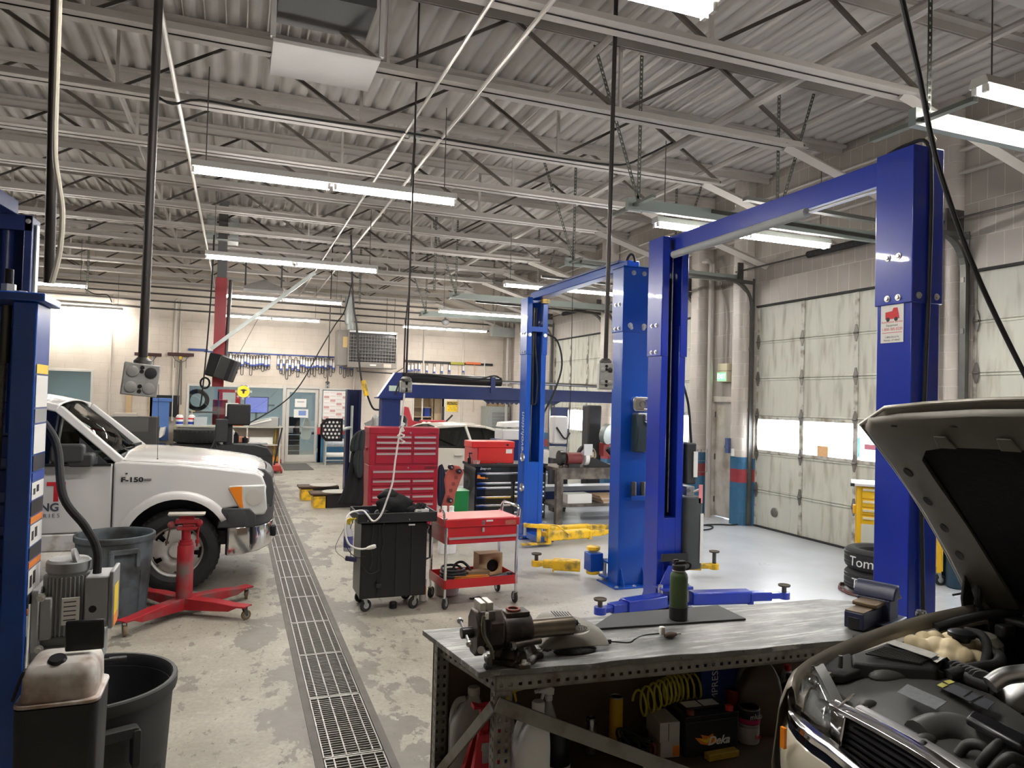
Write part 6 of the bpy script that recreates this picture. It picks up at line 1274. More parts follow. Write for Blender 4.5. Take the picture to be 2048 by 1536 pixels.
obj('tub_body', MB().lathe([(.12, 0), (.16, .05), (.17, .2), (.14, .27), (.05, .30)], 28), mat('grey_tub', (.33, .33, .32), .5), t)
obj('tub_lid', MB().lathe([(.05, .30), (.05, .32), (.02, .325)], 20), mat('grey_tub', (.33, .33, .32), .5), t)
# ================================================================ things standing on the floor
GRT = mat('galvanised_grating', (.30, .29, .27), .45, .75, var=.3, vscale=9)
struct('trim_7', MB().box((DX0-.045, 1.6, -.03), (DX0, 18.6, .004)).box((DX1, 1.6, -.03), (DX1+.045, 18.6, .004)).box((DX0-.045, 18.6, -.03), (DX1+.045, 18.64, .004)), mat('drain_frame', (.13, .12, .105), .7, .2, var=.4, vscale=8))
GL = .82
def grating(n):
 t = thing('drain_grate', 'steel drain grate', 'grate', (DX0, 3.2, 0), 0, 'drain grates in the floor trench')
 fr = MB()
 for a, b, c, d in ((.004, .012, .004, GL-.004), (DX1-DX0-.012, DX1-DX0-.004, .004, GL-.004)): fr.box((a, c, -.03), (b, d, .002))
 for yy in (.004, GL-.016): fr.box((.004, yy, -.03), (DX1-DX0-.004, yy+.012, .002))
 obj('grate_frame', fr, GRT, t, norm=False)
 bars = MB()
 k = .03
 while k < GL-.03: bars.box((.012, k, -.024), (DX1-DX0-.012, k+.0075, 0)); k += .0285
 obj('bearing_bars', bars, mat('dark_grate_bar', (.19, .18, .16), .45, .5, var=.3), t, norm=False)
 rods = MB()
 for f in (.17, .39, .61, .83): rods.box(((DX1-DX0)*f-.004, .01, -.01), ((DX1-DX0)*f+.004, GL-.01, .003))
 obj('cross_rods', rods, GRT, t, norm=False); return t
g0 = grating(0); i = 0; yy = 4.84-GL*3
names = ['first', 'second', 'third', 'fourth', 'fifth', 'sixth', 'seventh', 'eighth', 'ninth', 'tenth', 'eleventh', 'twelfth', 'thirteenth', 'fourteenth', 'fifteenth', 'sixteenth', 'seventeenth', 'eighteenth', 'nineteenth', 'twentieth']
while yy+GL < 18.58:
 lab = '%s steel drain grate up from the bottom edge of the photo' % names[i-1]
 if i == 0: g0.location = (DX0, yy, 0); g0['label'] = 'steel drain grate nearest the camera, just below the bottom edge of the photo'
 else: dup(g0, (DX0, yy, 0), label=lab)
 yy += GL; i += 1
def trash_can(lab, x, y, R, H, m_, rz=0):
 t = thing('trash_can', lab, 'trash can', (x, y, 0), rz)
 b = MB(); b.lathe([(R*.80, .0), (R*.82, .01), (R*.93, H*.80), (R*.95, H-.05), (R*.915, H-.05), (R*.80, .03), (0.01, .03)], 40, cap=False); b.lathe([(0.01, 0), (R*.80, 0)], 40, cap=False); bo = obj('can_body', b, m_, t, norm=True)
 obj('can_rim', MB().lathe([(R*.94, H-.055), (R*.99, H-.05), (R, H-.035), (R, H-.006), (R*.985, H), (R*.945, H), (R*.925, H-.012), (R*.925, H-.05), (R*.94, H-.055)], 40, cap=False), m_, t)
 for k in range(6):
  a = 2*PI*k/6+.3; o_ = MB(); o_.loft([[V((r_*math.cos(a+d), r_*math.sin(a+d), z_)) for r_, d in ((r0-.01, -.2), (r0+.008, -.17), (r0+.008, .17), (r0-.01, .2))] for r0, z_ in ((R*.83, .05), (R*.90, H*.56), (R*.905, H*.60))]); obj('side_rib', o_, m_, bo)
 for a in (-PI/2+.12, PI/2+.12):
  o_ = MB(); r0 = R*.955
  for s_ in (-1, 1): o_.prism(rrect(.03, .14, .01, 2), -.008, .045, 'y', RZ(a+PI/2) @ T(s_*.10, -r0-.035, H-.17))
  o_.prism(rrect(.22, .04, .012, 2), -.005, .04, 'y', RZ(a+PI/2) @ T(0, -r0-.035, H-.11)); obj('handle', o_, m_, t, bevel=.004)
 return t
GCAN = mat('blue_grey_bin_plastic', (.13, .155, .175), .6, var=.3, vscale=4, dirt=(.045, .045, .045), dscale=4, damt=.38)
BCAN = mat('charcoal_bin_plastic', (.035, .036, .034), .6, var=.3, vscale=5)
trash_can('blue grey ribbed trash can beside the front wheel of the white pickup', -.93, 7.08, .315, .72, GCAN, .25)
trash_can('charcoal trash can in the left foreground, its open top half hidden by a white reservoir', -.50, 3.30, .315, .80, BCAN, .2)
JR = mat('chipped_red_paint', (.36, .012, .02), .45, var=.2, vscale=8, dirt=(.15, .14, .13), dscale=3.5, damt=.30)
CAST_ = mat('caster_rubber', (.06, .05, .04), .6, var=.3)
def caster(par, x, y, m_=None, r=.038, rz=0, fork=GALV, h=.095):
 M = T(x, y, 0) @ RZ(rz); o_ = MB(); o_.box((-.022, -.018, h-.006), (.022, .018, h), M)
 for s_ in (-1, 1): o_.prism([(-.02, h), (.02, h), (.03, r-.006), (.014, r-.012)], s_*.016-.002, s_*.016+.002, 'y', M)
 f = obj('caster_fork', o_, fork, par); w_ = MB(); w_.lathe([(r*.5, -.012), (r*.94, -.013), (r, -.008), (r, .008), (r*.94, .013), (r*.5, .012)], 20, M @ T(.018, 0, r) @ RX(PI/2)); obj('caster_wheel', w_, m_ or RUB, f); w_ = MB(); w_.lathe([(.005, -.0145), (r*.5, -.0135), (r*.5, .0135), (.005, .0145)], 14, M @ T(.018, 0, r) @ RX(PI/2)); obj('wheel_hub', w_, STEEL, f); return f
t = thing('transmission_jack', 'chipped red transmission jack on four casters in front of the pickup wheel', 'jack', (-.365, 6.99, 0))
b = MB(); b.lathe([(.068, .09), (.068, .60), (.058, .615), (.052, .62), (.052, .655)], 24); obj('ram_cylinder', b, JR, t)
obj('ram_collar', MB().lathe([(.056, .60), (.062, .605), (.062, .63), (.056, .635)], 24), JR, t); obj('ram_rod', MB().cyl((0, 0, .65), (0, 0, .75), .038), JR, t)
for k, (a, L_) in enumerate(((-2.28, .60), (-.55, .56), (.62, .62), (2.2, .62))):
 M = RZ(a); o_ = MB()
 o_.prism([(.03, .055), (.03, .155), (L_*.55, .145), (L_-.05, .125), (L_+.06, .125), (L_+.06, .112), (L_-.02, .112), (L_*.82, .075)], -.004, .004, 'y', M @ T(0, .05, 0)); o_.prism([(.03, .055), (.03, .155), (L_*.55, .145), (L_-.05, .125), (L_+.06, .125), (L_+.06, .112), (L_-.02, .112), (L_*.82, .075)], -.004, .004, 'y', M @ T(0, -.05, 0)); o_.prism([(.03, .148), (.03, .156), (L_*.55, .148), (L_-.05, .127), (L_+.06, .127), (L_+.06, .118), (L_-.05, .118)], -.052, .052, 'y', M)
 lg_ = obj('leg', o_, JR, t, bevel=.002); caster(lg_, (L_+.02)*math.cos(a), (L_+.02)*math.sin(a), mat('worn_amber_caster', (.20, .14, .08), .6, var=.3), .042, a+1, DSTEEL, .112)
hd_ = MB(); hd_.box((-.075, -.06, .745), (.085, .06, .775)); hd_.box((-.09, -.05, .80), (.10, .05, .835)); hd_.box((-.03, -.04, .77), (.06, .04, .80)); ho = obj('tilt_head', hd_, JR, t, bevel=.008)
sd_ = MB(); sd_.prism([(-.14, .874), (-.15, .884), (-.15, .892), (.15, .886), (.15, .878), (.13, .870)], -.07, .07, 'y'); obj('saddle_plate', sd_, mat('bare_worn_plate', (.42, .38, .34), .5, .5, var=.2), ho, bevel=.003); obj('saddle_post', MB().box((-.06, -.03, .83), (.06, .03, .874)), JR, ho, bevel=.004)
obj('head_lug', MB().sphere((-.12, -.02, .79), .032), JR, ho); obj('head_lug', MB().sphere((.10, -.02, .80), .034), JR, ho)
obj('tilt_screw', MB().cyl((-.125, -.03, .79), (-.155, -.05, .62), .007, n=8).cyl((-.147, -.045, .655), (-.15, -.047, .635), .016, n=8), RUST, ho)
obj('tilt_screw', MB().cyl((.10, -.03, .78), (.09, -.05, .60), .008, n=8).cyl((.094, -.045, .66), (.093, -.045, .63), .017, n=8), JR, ho)
PULL = mat('satin_drawer_pull', (.62, .58, .56), .35, .7)
CY = 10.1; cx0, cx1 = 1.755, 2.745
def drawer(par, x0, x1, z0, z1, m_, y=0.0, pull=PULL):
 d = obj('drawer', MB().box((x0, y-.012, z0), (x1, y+.004, z1)), m_, par, bevel=.003); obj('drawer_pull', MB().prism([(y-.012, z1-.012), (y-.026, z1-.016), (y-.026, z1-.040), (y-.012, z1-.034)], x0+.01, x1-.01, 'x'), pull, d); return d
t = thing('tool_cabinet', 'tall cherry red rolling tool cabinet under the matching chest', 'tool cabinet', (cx0, CY, 0)); W_ = cx1-cx0
obj('cabinet_body', MB().box((0, .006, .13), (W_, .46, 1.0)), CHERRY, t, bevel=.006)
for xx, yy in ((.08, .06), (W_-.08, .06), (.08, .40), (W_-.08, .40)): caster(t, xx, yy, RUB, .05, 0, GALV, .13)
z = .985; obj('lock', MB().cyl((W_*.56, .008, .965), (W_*.56, -.008, .965), .012), STEEL, t)
text('brand_lettering', 'Craftsman', .03, frame((W_-.11, -.001, .967), (1, 0, 0), (0, -1, 0)), LOGOK, t, shear=.2)
obj('brand_plate', MB().box((W_-.20, -.0005, .95), (W_-.02, .006, .985)), mat('dark_cherry_plate', (.18, .01, .02), .4), t)
drawer(t, .05, W_-.06, .82, .94, CHERRY)
for k in range(5): drawer(t, .05, W_*.60, .72-k*.11, .80-k*.11+.005, CHERRY); drawer(t, W_*.62, W_-.06, .72-k*.11, .80-k*.11+.005, CHERRY)
t = thing('tool_chest', 'cherry red drawer chest sitting on top of the matching rolling cabinet', 'tool chest', (cx0, CY, 1.002))
obj('chest_body', MB().box((0, .006, 0), (W_, .44, .50)), CHERRY, t, bevel=.006); obj('chest_lid', MB().box((-.004, .0, .435), (W_+.004, .445, .53)), CHERRY, t, bevel=.012)
text('brand_lettering', 'Craftsman', .03, frame((W_-.11, -.003, .455), (1, 0, 0), (0, -1, 0)), LOGOK, t, shear=.2); obj('lock', MB().cyl((W_*.58, .002, .455), (W_*.58, -.01, .455), .012), STEEL, t)
for k in range(4): zt = .42-k*.078; drawer(t, .09, W_*.60, zt-.062 if k < 3 else zt-.16, zt, CHERRY); drawer(t, W_*.625, W_-.04, zt-.062 if k < 3 else zt-.16, zt, CHERRY)
obj('side_handle', MB().box((-.02, .15, .2), (.0, .3, .24)), CHERRY, t, bevel=.005)
def cloth(name, pts_rows, m_, par=None, th=.02, sub=2, folds=.012, seed=1):
 r_ = random.Random(seed); mb = MB(); rows = []
 for i_, row in enumerate(pts_rows):
  a, b = V(row[0]), V(row[1]); n = 9; q_ = []
  for k in range(n+1): p = a.lerp(b, k/n); q_.append(p+V((0, 1, 0))*(folds*math.sin(k*1.9+i_*.5+seed)+folds*.5*math.sin(k*4.1+i_)))
  rows.append(q_)
 mb.loft(rows, closed=False, cap=False); return obj(name, mb, m_, par, solid=th, sub=sub, sharp=80)
JK = mat('charcoal_green_fabric', (.022, .028, .028), .9, var=.3, vscale=6, bump=.3, bscale=60); JKB = mat('black_fabric', (.010, .010, .011), .95, var=.3, vscale=10, bump=.3, bscale=50)
t = thing('jacket', 'dark hooded jacket hanging from the left side of the cherry chest', 'jacket', (cx0, CY, 1.5), world=True)
def jx(px_, py__, Y=9.98): return tuple(py(px_, py__, Y))
cloth('jacket_body', [(jx(716, 880), jx(727, 862)), (jx(704, 900), jx(727, 895)), (jx(702, 925), jx(727, 925)), (jx(695, 950), jx(726, 955)), (jx(688, 975), jx(727, 980)), (jx(680, 995), jx(727, 1003)), (jx(673, 1008), jx(727, 1012))], JKB, t, .05, folds=.02)
hdm = MB(); hdm.loft([[V(jx(700+10*k_, 900+dy, 9.9-.03*math.sin(PI*k_/2.5))) for k_ in (0, .8, 1.6, 2.5)] for dy in (0, 0, 0)]) if False else None
cloth('hood', [(jx(716, 862, 9.93), jx(728, 858, 9.93)), (jx(703, 876, 9.9), jx(729, 870, 9.9)), (jx(699, 892, 9.88), jx(728, 892, 9.9)), (jx(701, 904, 9.9), jx(726, 905, 9.92))], JK, t, .06, folds=.02, seed=3)
cloth('sleeve', [(jx(712, 900, 9.88), jx(727, 900, 9.88)), (jx(706, 925, 9.87), jx(726, 925, 9.87)), (jx(712, 945, 9.88), jx(724, 950, 9.88)), (jx(714, 955, 9.9), jx(719, 956, 9.9))], JK, t, .05, folds=.015, seed=5)
t = thing('jacket', 'navy jacket hanging on the right side of the cherry cabinet behind the red stand', 'jacket', (cx1, CY, 1.0), world=True)
cloth('jacket_body', [(jx(878, 930, 10.2), jx(884, 927, 10.2)), (jx(876, 955, 10.2), jx(892, 945, 10.2)), (jx(876, 985, 10.2), jx(892, 985, 10.2)), (jx(876, 1012, 10.2), jx(886, 1016, 10.2))], mat('navy_fabric', (.02, .022, .045), .9, var=.3), t, .05)
t = thing('tool_cart', 'black rolling tool cart with its plain back to the camera near the drain', 'tool cart', (1.09, 6.60, 0)); BW, BD = .64, .42
obj('cart_body', MB().box((0.01, 0.01, .125), (BW-.02, BD, .80)), BLACK, t, bevel=.008)
for xx in (.165, .33, .475): obj('back_seam', MB().box((xx, .002, .14), (xx+.008, .012, .79)), BLKP, t)
tr = MB(); tr.box((-.03, -.03, .81), (BW+.06, BD+.03, .825))
for a, b in (((-.03, -.03, .82), (BW+.06, -.015, .90)), ((-.03, BD+.015, .82), (BW+.06, BD+.03, .90)), ((-.03, -.03, .82), (-.015, BD+.03, .90)), ((BW+.045, -.03, .82), (BW+.06, BD+.03, .90))): tr.box(a, b)
obj('top_tray', tr, BLKP, t, bevel=.006)
for xx in (.06, .44): obj('tray_screw', MB().cyl((xx, -.032, .835), (xx, -.03, .835), .006, n=8), STEEL, t)
obj('tray_label', MB().box((.44, -.0, .775), (.50, .001, .79)), PAPER, t)
obj('side_handle', MB().tube([(BW+.0, .1, .76), (BW+.035, .1, .75), (BW+.035, .1, .45), (BW+.0, .1, .44)], .011, 8), BLKP, t)
for xx, yy, r_ in ((.06, .05, .06), (.53, .05, .06), (.06, .37, .06), (.53, .37, .06)): caster(t, xx, yy, RUB, .055, .4 if xx < .3 else PI+.5, GALV, .125)
bx, by, bz = 1.09, 6.60, .826
cpt = MB()
def lump(nm, lab, cat, c, r_, sc, m_, seed=0, n=20):
 mb = MB(); mb.sphere((0, 0, 0), r_, n, n//2+3, sc); r2 = random.Random(seed); ph = [r2.uniform(0, 6) for _ in range(6)]
 mb.v = [(x*(1+.16*math.sin(6*z/r_+ph[0]+3*y/r_)+.10*math.sin(9*x/r_+ph[1])), y*(1+.14*math.sin(7*x/r_+ph[2])), max(-r_*sc[2]*.8, z*(1+.14*math.sin(5*x/r_+ph[3]+4*y/r_)))) for x, y, z in mb.v]
 o_ = obj(nm, mb, m_, sub=1, sharp=80); o_.location = c; return tag(o_, lab, cat)
t = thing('jacket', 'crumpled black jacket heaped on the black tool cart', 'jacket', (bx+.36, by+.2, bz), 0)
for nm, c, r_, sc, sd2 in (('jacket_body', (0, .02, .10), .135, (1.25, .9, .80), 2), ('hood', (-.06, .06, .19), .085, (1.2, 1, .75), 7), ('sleeve', (.15, -.02, .06), .085, (1.1, 1, .7), 4)):
 mb = MB(); mb.sphere((0, 0, 0), r_, 22, 13, sc); r2 = random.Random(sd2); ph = [r2.uniform(0, 6) for _ in range(6)]
 mb.v = [(c[0]+x*(1+.16*math.sin(6*z/r_+ph[0]+3*y/r_)+.10*math.sin(9*x/r_+ph[1])), c[1]+y*(1+.14*math.sin(7*x/r_+ph[2])), max(.004, c[2]+z*(1+.14*math.sin(5*x/r_+ph[3]+4*y/r_)))) for x, y, z in mb.v]; obj(nm, mb, JKB, t, sub=1, sharp=80)
mb = MB(); mb.lathe([(.028, -.05), (.036, -.048), (.038, .0), (.036, .05), (.028, .05), (.026, -.02)], 18, T(-.12, -.10, .045) @ RZ(.3) @ RX(PI/2)); obj('rolled_cuff', mb, JKB, t)
t = thing('glove_box', 'white glove carton with black gloves bursting out on the black tool cart', 'box', (bx+.575, by+.12, bz), .12)
obj('carton_body', MB().box((-.065, -.06, 0), (.065, .06, .085)), PAPER, t, bevel=.002); obj('carton_logo', MB().prism([(.02, .025), (.045, .03), (.03, .05)], -.0612, -.0602, 'y'), LOGOK, t); obj('carton_strip', MB().box((-.05, -.0612, .065), (-.01, -.0602, .07)), LOGOK, t)
mb = MB(); mb.sphere((-.01, .0, .10), .055, 16, 9, (1.1, .9, .55)); mb.v = [(x+.012*math.sin(z*120), y+.012*math.sin(x*140), z+.012*math.sin(y*130+x*90)) for x, y, z in mb.v]; obj('gloves', mb, JKB, t)
t = thing('spray_gun', 'grey hand tool with a hooked top lying on the black tool cart', 'tool', (bx+.13, by+.05, bz), .1)
obj('tool_body', MB().box((-.09, -.02, 0), (.08, .02, .035)), mat('charcoal_tool', (.06, .06, .06), .5), t, bevel=.008); obj('tool_hook', MB().prism([(.0, .03), (.0, .07), (.015, .09), (.035, .095), (.04, .07), (.05, .05), (.07, .03)], -.014, .014, 'y'), mat('charcoal_tool', (.06, .06, .06), .5), t, bevel=.006)
tag(obj('dark_case', MB().box((bx+.28, by+.0, bz), (bx+.42, by+.06, bz+.05)), BLKP, bevel=.008), 'flat black case in front of the crumpled jacket on the black tool cart', 'case')
tag(obj('clipboard', MB().box((bx+.56, by+.25, bz), (bx+.68, by+.38, bz+.02)), STEEL, bevel=.004), 'grey flat plate at the right rear of the black tool cart', 'plate')
tag(obj('blue_rag', MB().box((bx-.0, by+.2, bz), (bx+.12, by+.33, bz+.06)), mat('navy_rag', (.03, .03, .08), .9, bump=.5, bscale=40), bevel=.02), 'folded navy rag on the left rear of the black tool cart', 'rag')
sp1 = spray('spray bottle with yellow trigger and purple label hung beside the black cart', bx-.10, by+.04, .30, mat('pale_bottle', (.55, .55, .58), .45), YP, PI*.1, .56, mat('violet_blue_label', (.09, .09, .3), .5, var=.8, vscale=70))
t = thing('inspection_lamp', 'small navy clamp hanging by wires from the left side of the black cart', 'clamp', (bx-.08, by-.02, .50)); obj('clamp_body', MB().box((-.05, -.02, -.02), (.05, .02, .02), RY(.2)), mat('navy_plastic', (.02, .02, .06), .5), t, bevel=.006)
obj('clamp_wire', MB().tube(smooth([(.0, 0, .02), (-.02, .03, .2), (.02, .05, .35)], 5), .003, 6).tube(smooth([(-.05, 0, 0), (-.14, 0, .1), (-.06, .02, .28)], 5), .002, 5), BLACK, t)
WC = mat('white_cord_rubber', (.72, .70, .66), .5)
def cw_(x, y, Y): return py(x, y, Y)
t = thing('extension_cord', 'white extension cord dropping from the ceiling box and looping over the black cart', 'cord', tuple(cw_(808, 790, 6.55)), world=True)
cpts = [cw_(809, 782, 6.5), cw_(806, 820, 6.5), cw_(803, 850, 6.5), cw_(797, 880, 6.5), cw_(790, 925, 6.48), cw_(785, 965, 6.47), cw_(772, 1005, 6.46), cw_(762, 1030, 6.46), cw_(752, 1041, 6.47), cw_(744, 1041, 6.5), cw_(735, 1030, 6.54), cw_(727, 1022, 6.6), cw_(715, 1022, 6.6), cw_(700, 1026, 6.55), cw_(692, 1040, 6.5), cw_(690, 1062, 6.48), cw_(696, 1085, 6.47), cw_(708, 1095, 6.47), cw_(722, 1098, 6.47), cw_(734, 1097, 6.47)]
obj('cord', MB().tube(smooth(cpts, 6), .0085, 8), WC, t); a, b = cw_(733, 1097, 6.47), cw_(752, 1092, 6.46); obj('socket_end', MB().tube([a, a.lerp(b, .3), a.lerp(b, .8), b], [.011, .018, .02, .014], 10), WC, t)
kn = MB(); kn.tube([cw_(804+5*math.sin(k*1.7), 845+k*3.2, 6.5+.02*math.cos(k*1.7)) for k in range(14)], .009, 7); kn.tube([cw_(807, 850, 6.48), cw_(800, 868, 6.47), cw_(795, 872, 6.47)], .008, 7); obj('cord_knot', kn, WC, t)
t = thing('hanging_cable', 'loose black cords hanging down the back of the black tool cart', 'cord', (bx+.3, by-.02, .8), world=True)
for pts in ([(792, 1025), (770, 1045), (765, 1060), (768, 1085), (762, 1110), (765, 1135), (758, 1170)], [(748, 1050), (745, 1075), (742, 1098), (745, 1120), (740, 1140)], [(722, 1110), (722, 1125), (730, 1140), (742, 1148), (760, 1140)], [(690, 1085), (700, 1105), (715, 1115), (730, 1113)]): obj('cord', MB().tube(smooth([cw_(x, y, 6.575) for x, y in pts], 5), .004, 6), BLKP, t)
p = cw_(757, 1172, 6.57); obj('plug', MB().cb(tuple(p), (.05, .025, .04)), BLKP, t, bevel=.006)
t = thing('service_cart', 'red two-tier service cart with chrome posts and a lidded drawer box', 'cart', (1.855, 6.50, 0), .06); SW, SD = .745, .45
SR = mat('service_cart_red', (.50, .012, .018), .35, var=.12, vscale=5, coat=.3)
for xx, yy in ((.012, .012), (SW-.012, .012), (.012, SD-.012), (SW-.012, SD-.012)):
 obj('post', MB().prism(rrect(.024, .024, .006, 2, xx, yy), .105, .84, 'z'), CHROME, t); caster(t, xx, yy, RUB, .055, .8+xx, GALV, .11)
def tray(z, h, nm, m_):
 b = MB(); b.box((0, 0, z), (SW, SD, z+.004))
 for a in ((0, 0, SW, .006), (0, SD-.006, SW, SD), (0, 0, .006, SD), (SW-.006, 0, SW, SD)): b.box((a[0], a[1], z), (a[2], a[3], z+h))
 return obj(nm, b, m_, t, bevel=.003)
tray(.19, .085, 'bottom_tray', SR)
bx_o = obj('drawer_box', MB().box((.004, .004, .60), (SW-.004, SD-.004, .755)), SR, t, bevel=.003); obj('drawer', MB().box((.03, -.008, .605), (SW-.03, .004, .67)), SR, t, bevel=.003); obj('drawer_pull', MB().prism([(-.008, .668), (-.024, .666), (-.024, .648), (-.008, .652)], .03, SW-.03, 'x'), PULL, t)
obj('box_lid', MB().box((-.006, -.01, .755), (SW+.006, SD+.006, .83)), SR, t, bevel=.006); b = MB(); b.box((.02, .01, .83), (SW-.02, SD-.02, .833)); obj('lid_panel', b, mat('pale_red', (.55, .10, .08), .3, var=.2), t)  # paler red panel over the top of the lid
for z_ in (.79, .725): obj('latch', MB().box((.36, -.014, z_-.02), (.385, -.004, z_+.02)), STEEL, t, bevel=.003)
obj('lid_label', MB().box((.40, -.012, .80), (.47, -.0095, .815)), PAPER, t); obj('maker_plate', MB().box((.60, -.012, .765), (.71, -.0095, .805)), mat('tan_worn_plate', (.38, .12, .07), .5, var=.4, vscale=60), t)
obj('push_handle', MB().tube([(SW, .02, .78), (SW+.012, .02, .90), (SW+.012, .06, .925), (SW+.012, SD-.06, .925), (SW+.012, SD-.02, .90), (SW, SD-.02, .78)], .014, 10), CHROME, t)
obj('corner_grip', MB().tube([(.0, .02, .78), (-.01, .02, .88), (.0, .1, .9)], .012, 8), CHROME, t)
CS = lambda x, y, z: WM[t.name] @ V((x, y, z))
CM = WM[t.name]
bxo = thing('cardboard_box', 'open brown cardboard box with a round hole in its front on the red cart', 'box', tuple(CS(.58, .36, .195)), .06)
obj('box_shell', MB().box((-.125, .06, 0), (.125, .07, .235)).box((-.125, -.08, 0), (-.117, .06, .235)).box((.117, -.08, 0), (.125, .06, .235)).box((-.117, -.08, 0), (.117, .06, .006)).box((-.117, -.08, .229), (.117, .06, .235)), CARD, bxo)
ring = [V((.062*math.cos(a)+.02, -.081, .115+.062*math.sin(a))) for a in [2*PI*k/32 for k in range(32)]]; sq = []
for k in range(32):
 a = 2*PI*k/32; c_, s_ = math.cos(a), math.sin(a); f = min(.125/abs(c_) if abs(c_) > 1e-6 else 9, .117/abs(s_) if abs(s_) > 1e-6 else 9); sq.append(V((max(-.125, min(.125, f*c_)), -.081, .1175+f*s_)))
obj('box_front', MB().loft([sq, ring], cap=False), CARD, bxo, solid=.004); obj('part_inside', MB().lathe([(.055, 0), (.06, .02), (.04, .05)], 20, T(.02, -.05, .115) @ RX(-PI/2)), BLACK, bxo)
ca2 = thing('cable_coil', 'thick black cables coiled on the bottom tray of the red cart', 'cable', tuple(CS(.16, .2, .196)), 0)
obj('coil', MB().tube([(.115*math.cos(k*.28)+.01*math.sin(k*.9), .105*math.sin(k*.28), .02+.0022*k*.6+.035*max(0, math.sin(k*.28))*(k/90)) for k in range(90)], .012, 8), BLKP, ca2)
obj('arched_cable', MB().tube(smooth([(.0, .05, .03), (.03, .06, .15), (.10, .05, .18), (.17, .04, .12), (.20, .0, .04)], 6), .013, 8), BLKP, ca2)
oc = thing('extension_cord', 'orange extension cord coiled at the front of the red cart bottom tray', 'cord', tuple(CS(.30, .07, .197)), 0)
obj('cord', MB().tube([((.16+.012*math.sin(k*.7))*math.cos(k*.3), (.06+.006*math.cos(k*1.1))*math.sin(k*.3), .012+.0007*k+.012*max(0, -math.sin(k*.3))) for k in range(105)], .0055, 6), mat('orange_cord', (.62, .20, .02), .5), oc)
tag(obj('brown_carton', MB().box((-.13, -.05, 0), (.10, .05, .05), T(*CS(.42, .20, .245)) @ RZ(.12)), mat('dark_cardboard', (.20, .13, .07), .8), bevel=.003), 'flat brown carton lying across the cables on the red cart', 'box')
gn = thing('air_ratchet', 'dark air ratchet resting beside the cardboard box on the red cart', 'tool', tuple(CS(.60, .12, .2)), .1); obj('tool_body', MB().cyl((-.11, 0, .03), (.10, 0, .05), .024, n=14), DSTEEL, gn); obj('tool_head', MB().cb((.11, 0, .05), (.06, .05, .05)), BLKP, gn, bevel=.01)
for k in range(3): tag(obj('pry_bar', MB().bar(CS(.40+.02*k, .06+.035*k, .203+.012*k), CS(.72, .05+.04*k, .203+.012*k), .018, .014), BLKP, bevel=.003), 'black pry bar lying on the right front of the red cart tray', 'bar', 'pry bars on the red cart tray')
p = pz(855, 1207); can('spray_can', 'white and orange can standing between the black cart and the red cart', p.x-.02, p.y+.12, .035, .20, PAPER, band=(.3, .7, LOGOO), z=0)
tag(obj('pail', MB().lathe([(.10, 0), (.12, .01), (.135, .16), (.14, .165), (.128, .165), (.11, .02)], 24, T(*pz(893, 1188, 0))), mat('pinkish_white_pail', (.55, .48, .45), .5)), 'low pale pail on the floor under the red cart', 'pail')
p = pz(787, 1218); tag(obj('socket', MB().lathe([(.03, 0), (.036, .004), (.036, .05), (.028, .06)], 16, T(p.x, p.y+.03, 0)), BLACK), 'black round cap on the floor under the black cart', 'cap')
p = pz(950, 1198); tag(obj('black_strap', MB().bar(p+V((-.05, 0, .008)), p+V((.06, .03, .008)), .03, .015), BLKP, bevel=.003), 'small black strip on the floor right of the red cart wheels', 'strip')
ES = mat('faded_red_casting', (.34, .07, .05), .55, var=.25, vscale=6)
t = thing('engine_stand', 'tall faded red engine stand bracket leaning between the red and black cabinets', 'stand', (2.85, 9.55, 0), world=True)
EY = 9.55
def e_(x, y): p = py(x, y, EY); return (p.x, p.z)
pl_ = [e_(884, 1012), e_(892, 985), e_(889, 960), e_(893, 945), e_(906, 930), e_(918, 932), e_(927, 943), e_(920, 960), e_(909, 990), e_(908, 1005), e_(890, 1030), e_(885, 1040)]
obj('bracket_plate', MB().prism(pl_, EY-.035, EY+.035, 'y'), ES, t, bevel=.012);
for x, y in ((917, 942), (899, 1000), (901, 934)): p = py(x, y, EY-.05); obj('bolt_boss', MB().cyl((p.x, EY-.10, p.z), (p.x, EY-.03, p.z), .034, n=16), BLACK, t); obj('stud', MB().cyl((p.x, EY-.13, p.z), (p.x, EY-.09, p.z), .013, n=10), STEEL, t)
for k in range(4): p = py(912-k*5.2, 955+k*13, EY-.035); obj('casting_recess', MB().prism(rrect(.05, .05, .015, 3, p.x, p.z), EY-.037, EY-.034, 'y'), mat('dark_casting', (.17, .03, .025), .6), t)
q0 = py(886, 1030, EY); obj('stand_post', MB().box((q0.x-.045, EY-.04, .1), (q0.x+.045, EY+.04, q0.z+.08)), ES, t, bevel=.006); obj('stand_foot', MB().box((q0.x-.06, EY-.45, .05), (q0.x+.06, EY+.35, .12)), ES, t, bevel=.006)
for dy in (-.4, .3): caster(t, q0.x, EY+dy, RUB, .035, 0, DSTEEL, .055)
p = py(912, 1030, 10.2); tag(obj('green_tub', MB().loft([[(x+p.x, y+10.3, z) for x, y in rrect(w_, w_, .05, 4)] for z, w_ in ((0, .30), (.03, .33), (.60, .36), (.62, .37))]), mat('kelly_green_plastic', (.01, .20, .05), .4)), 'bright green plastic tub on the floor beside the black cabinet', 'tub')
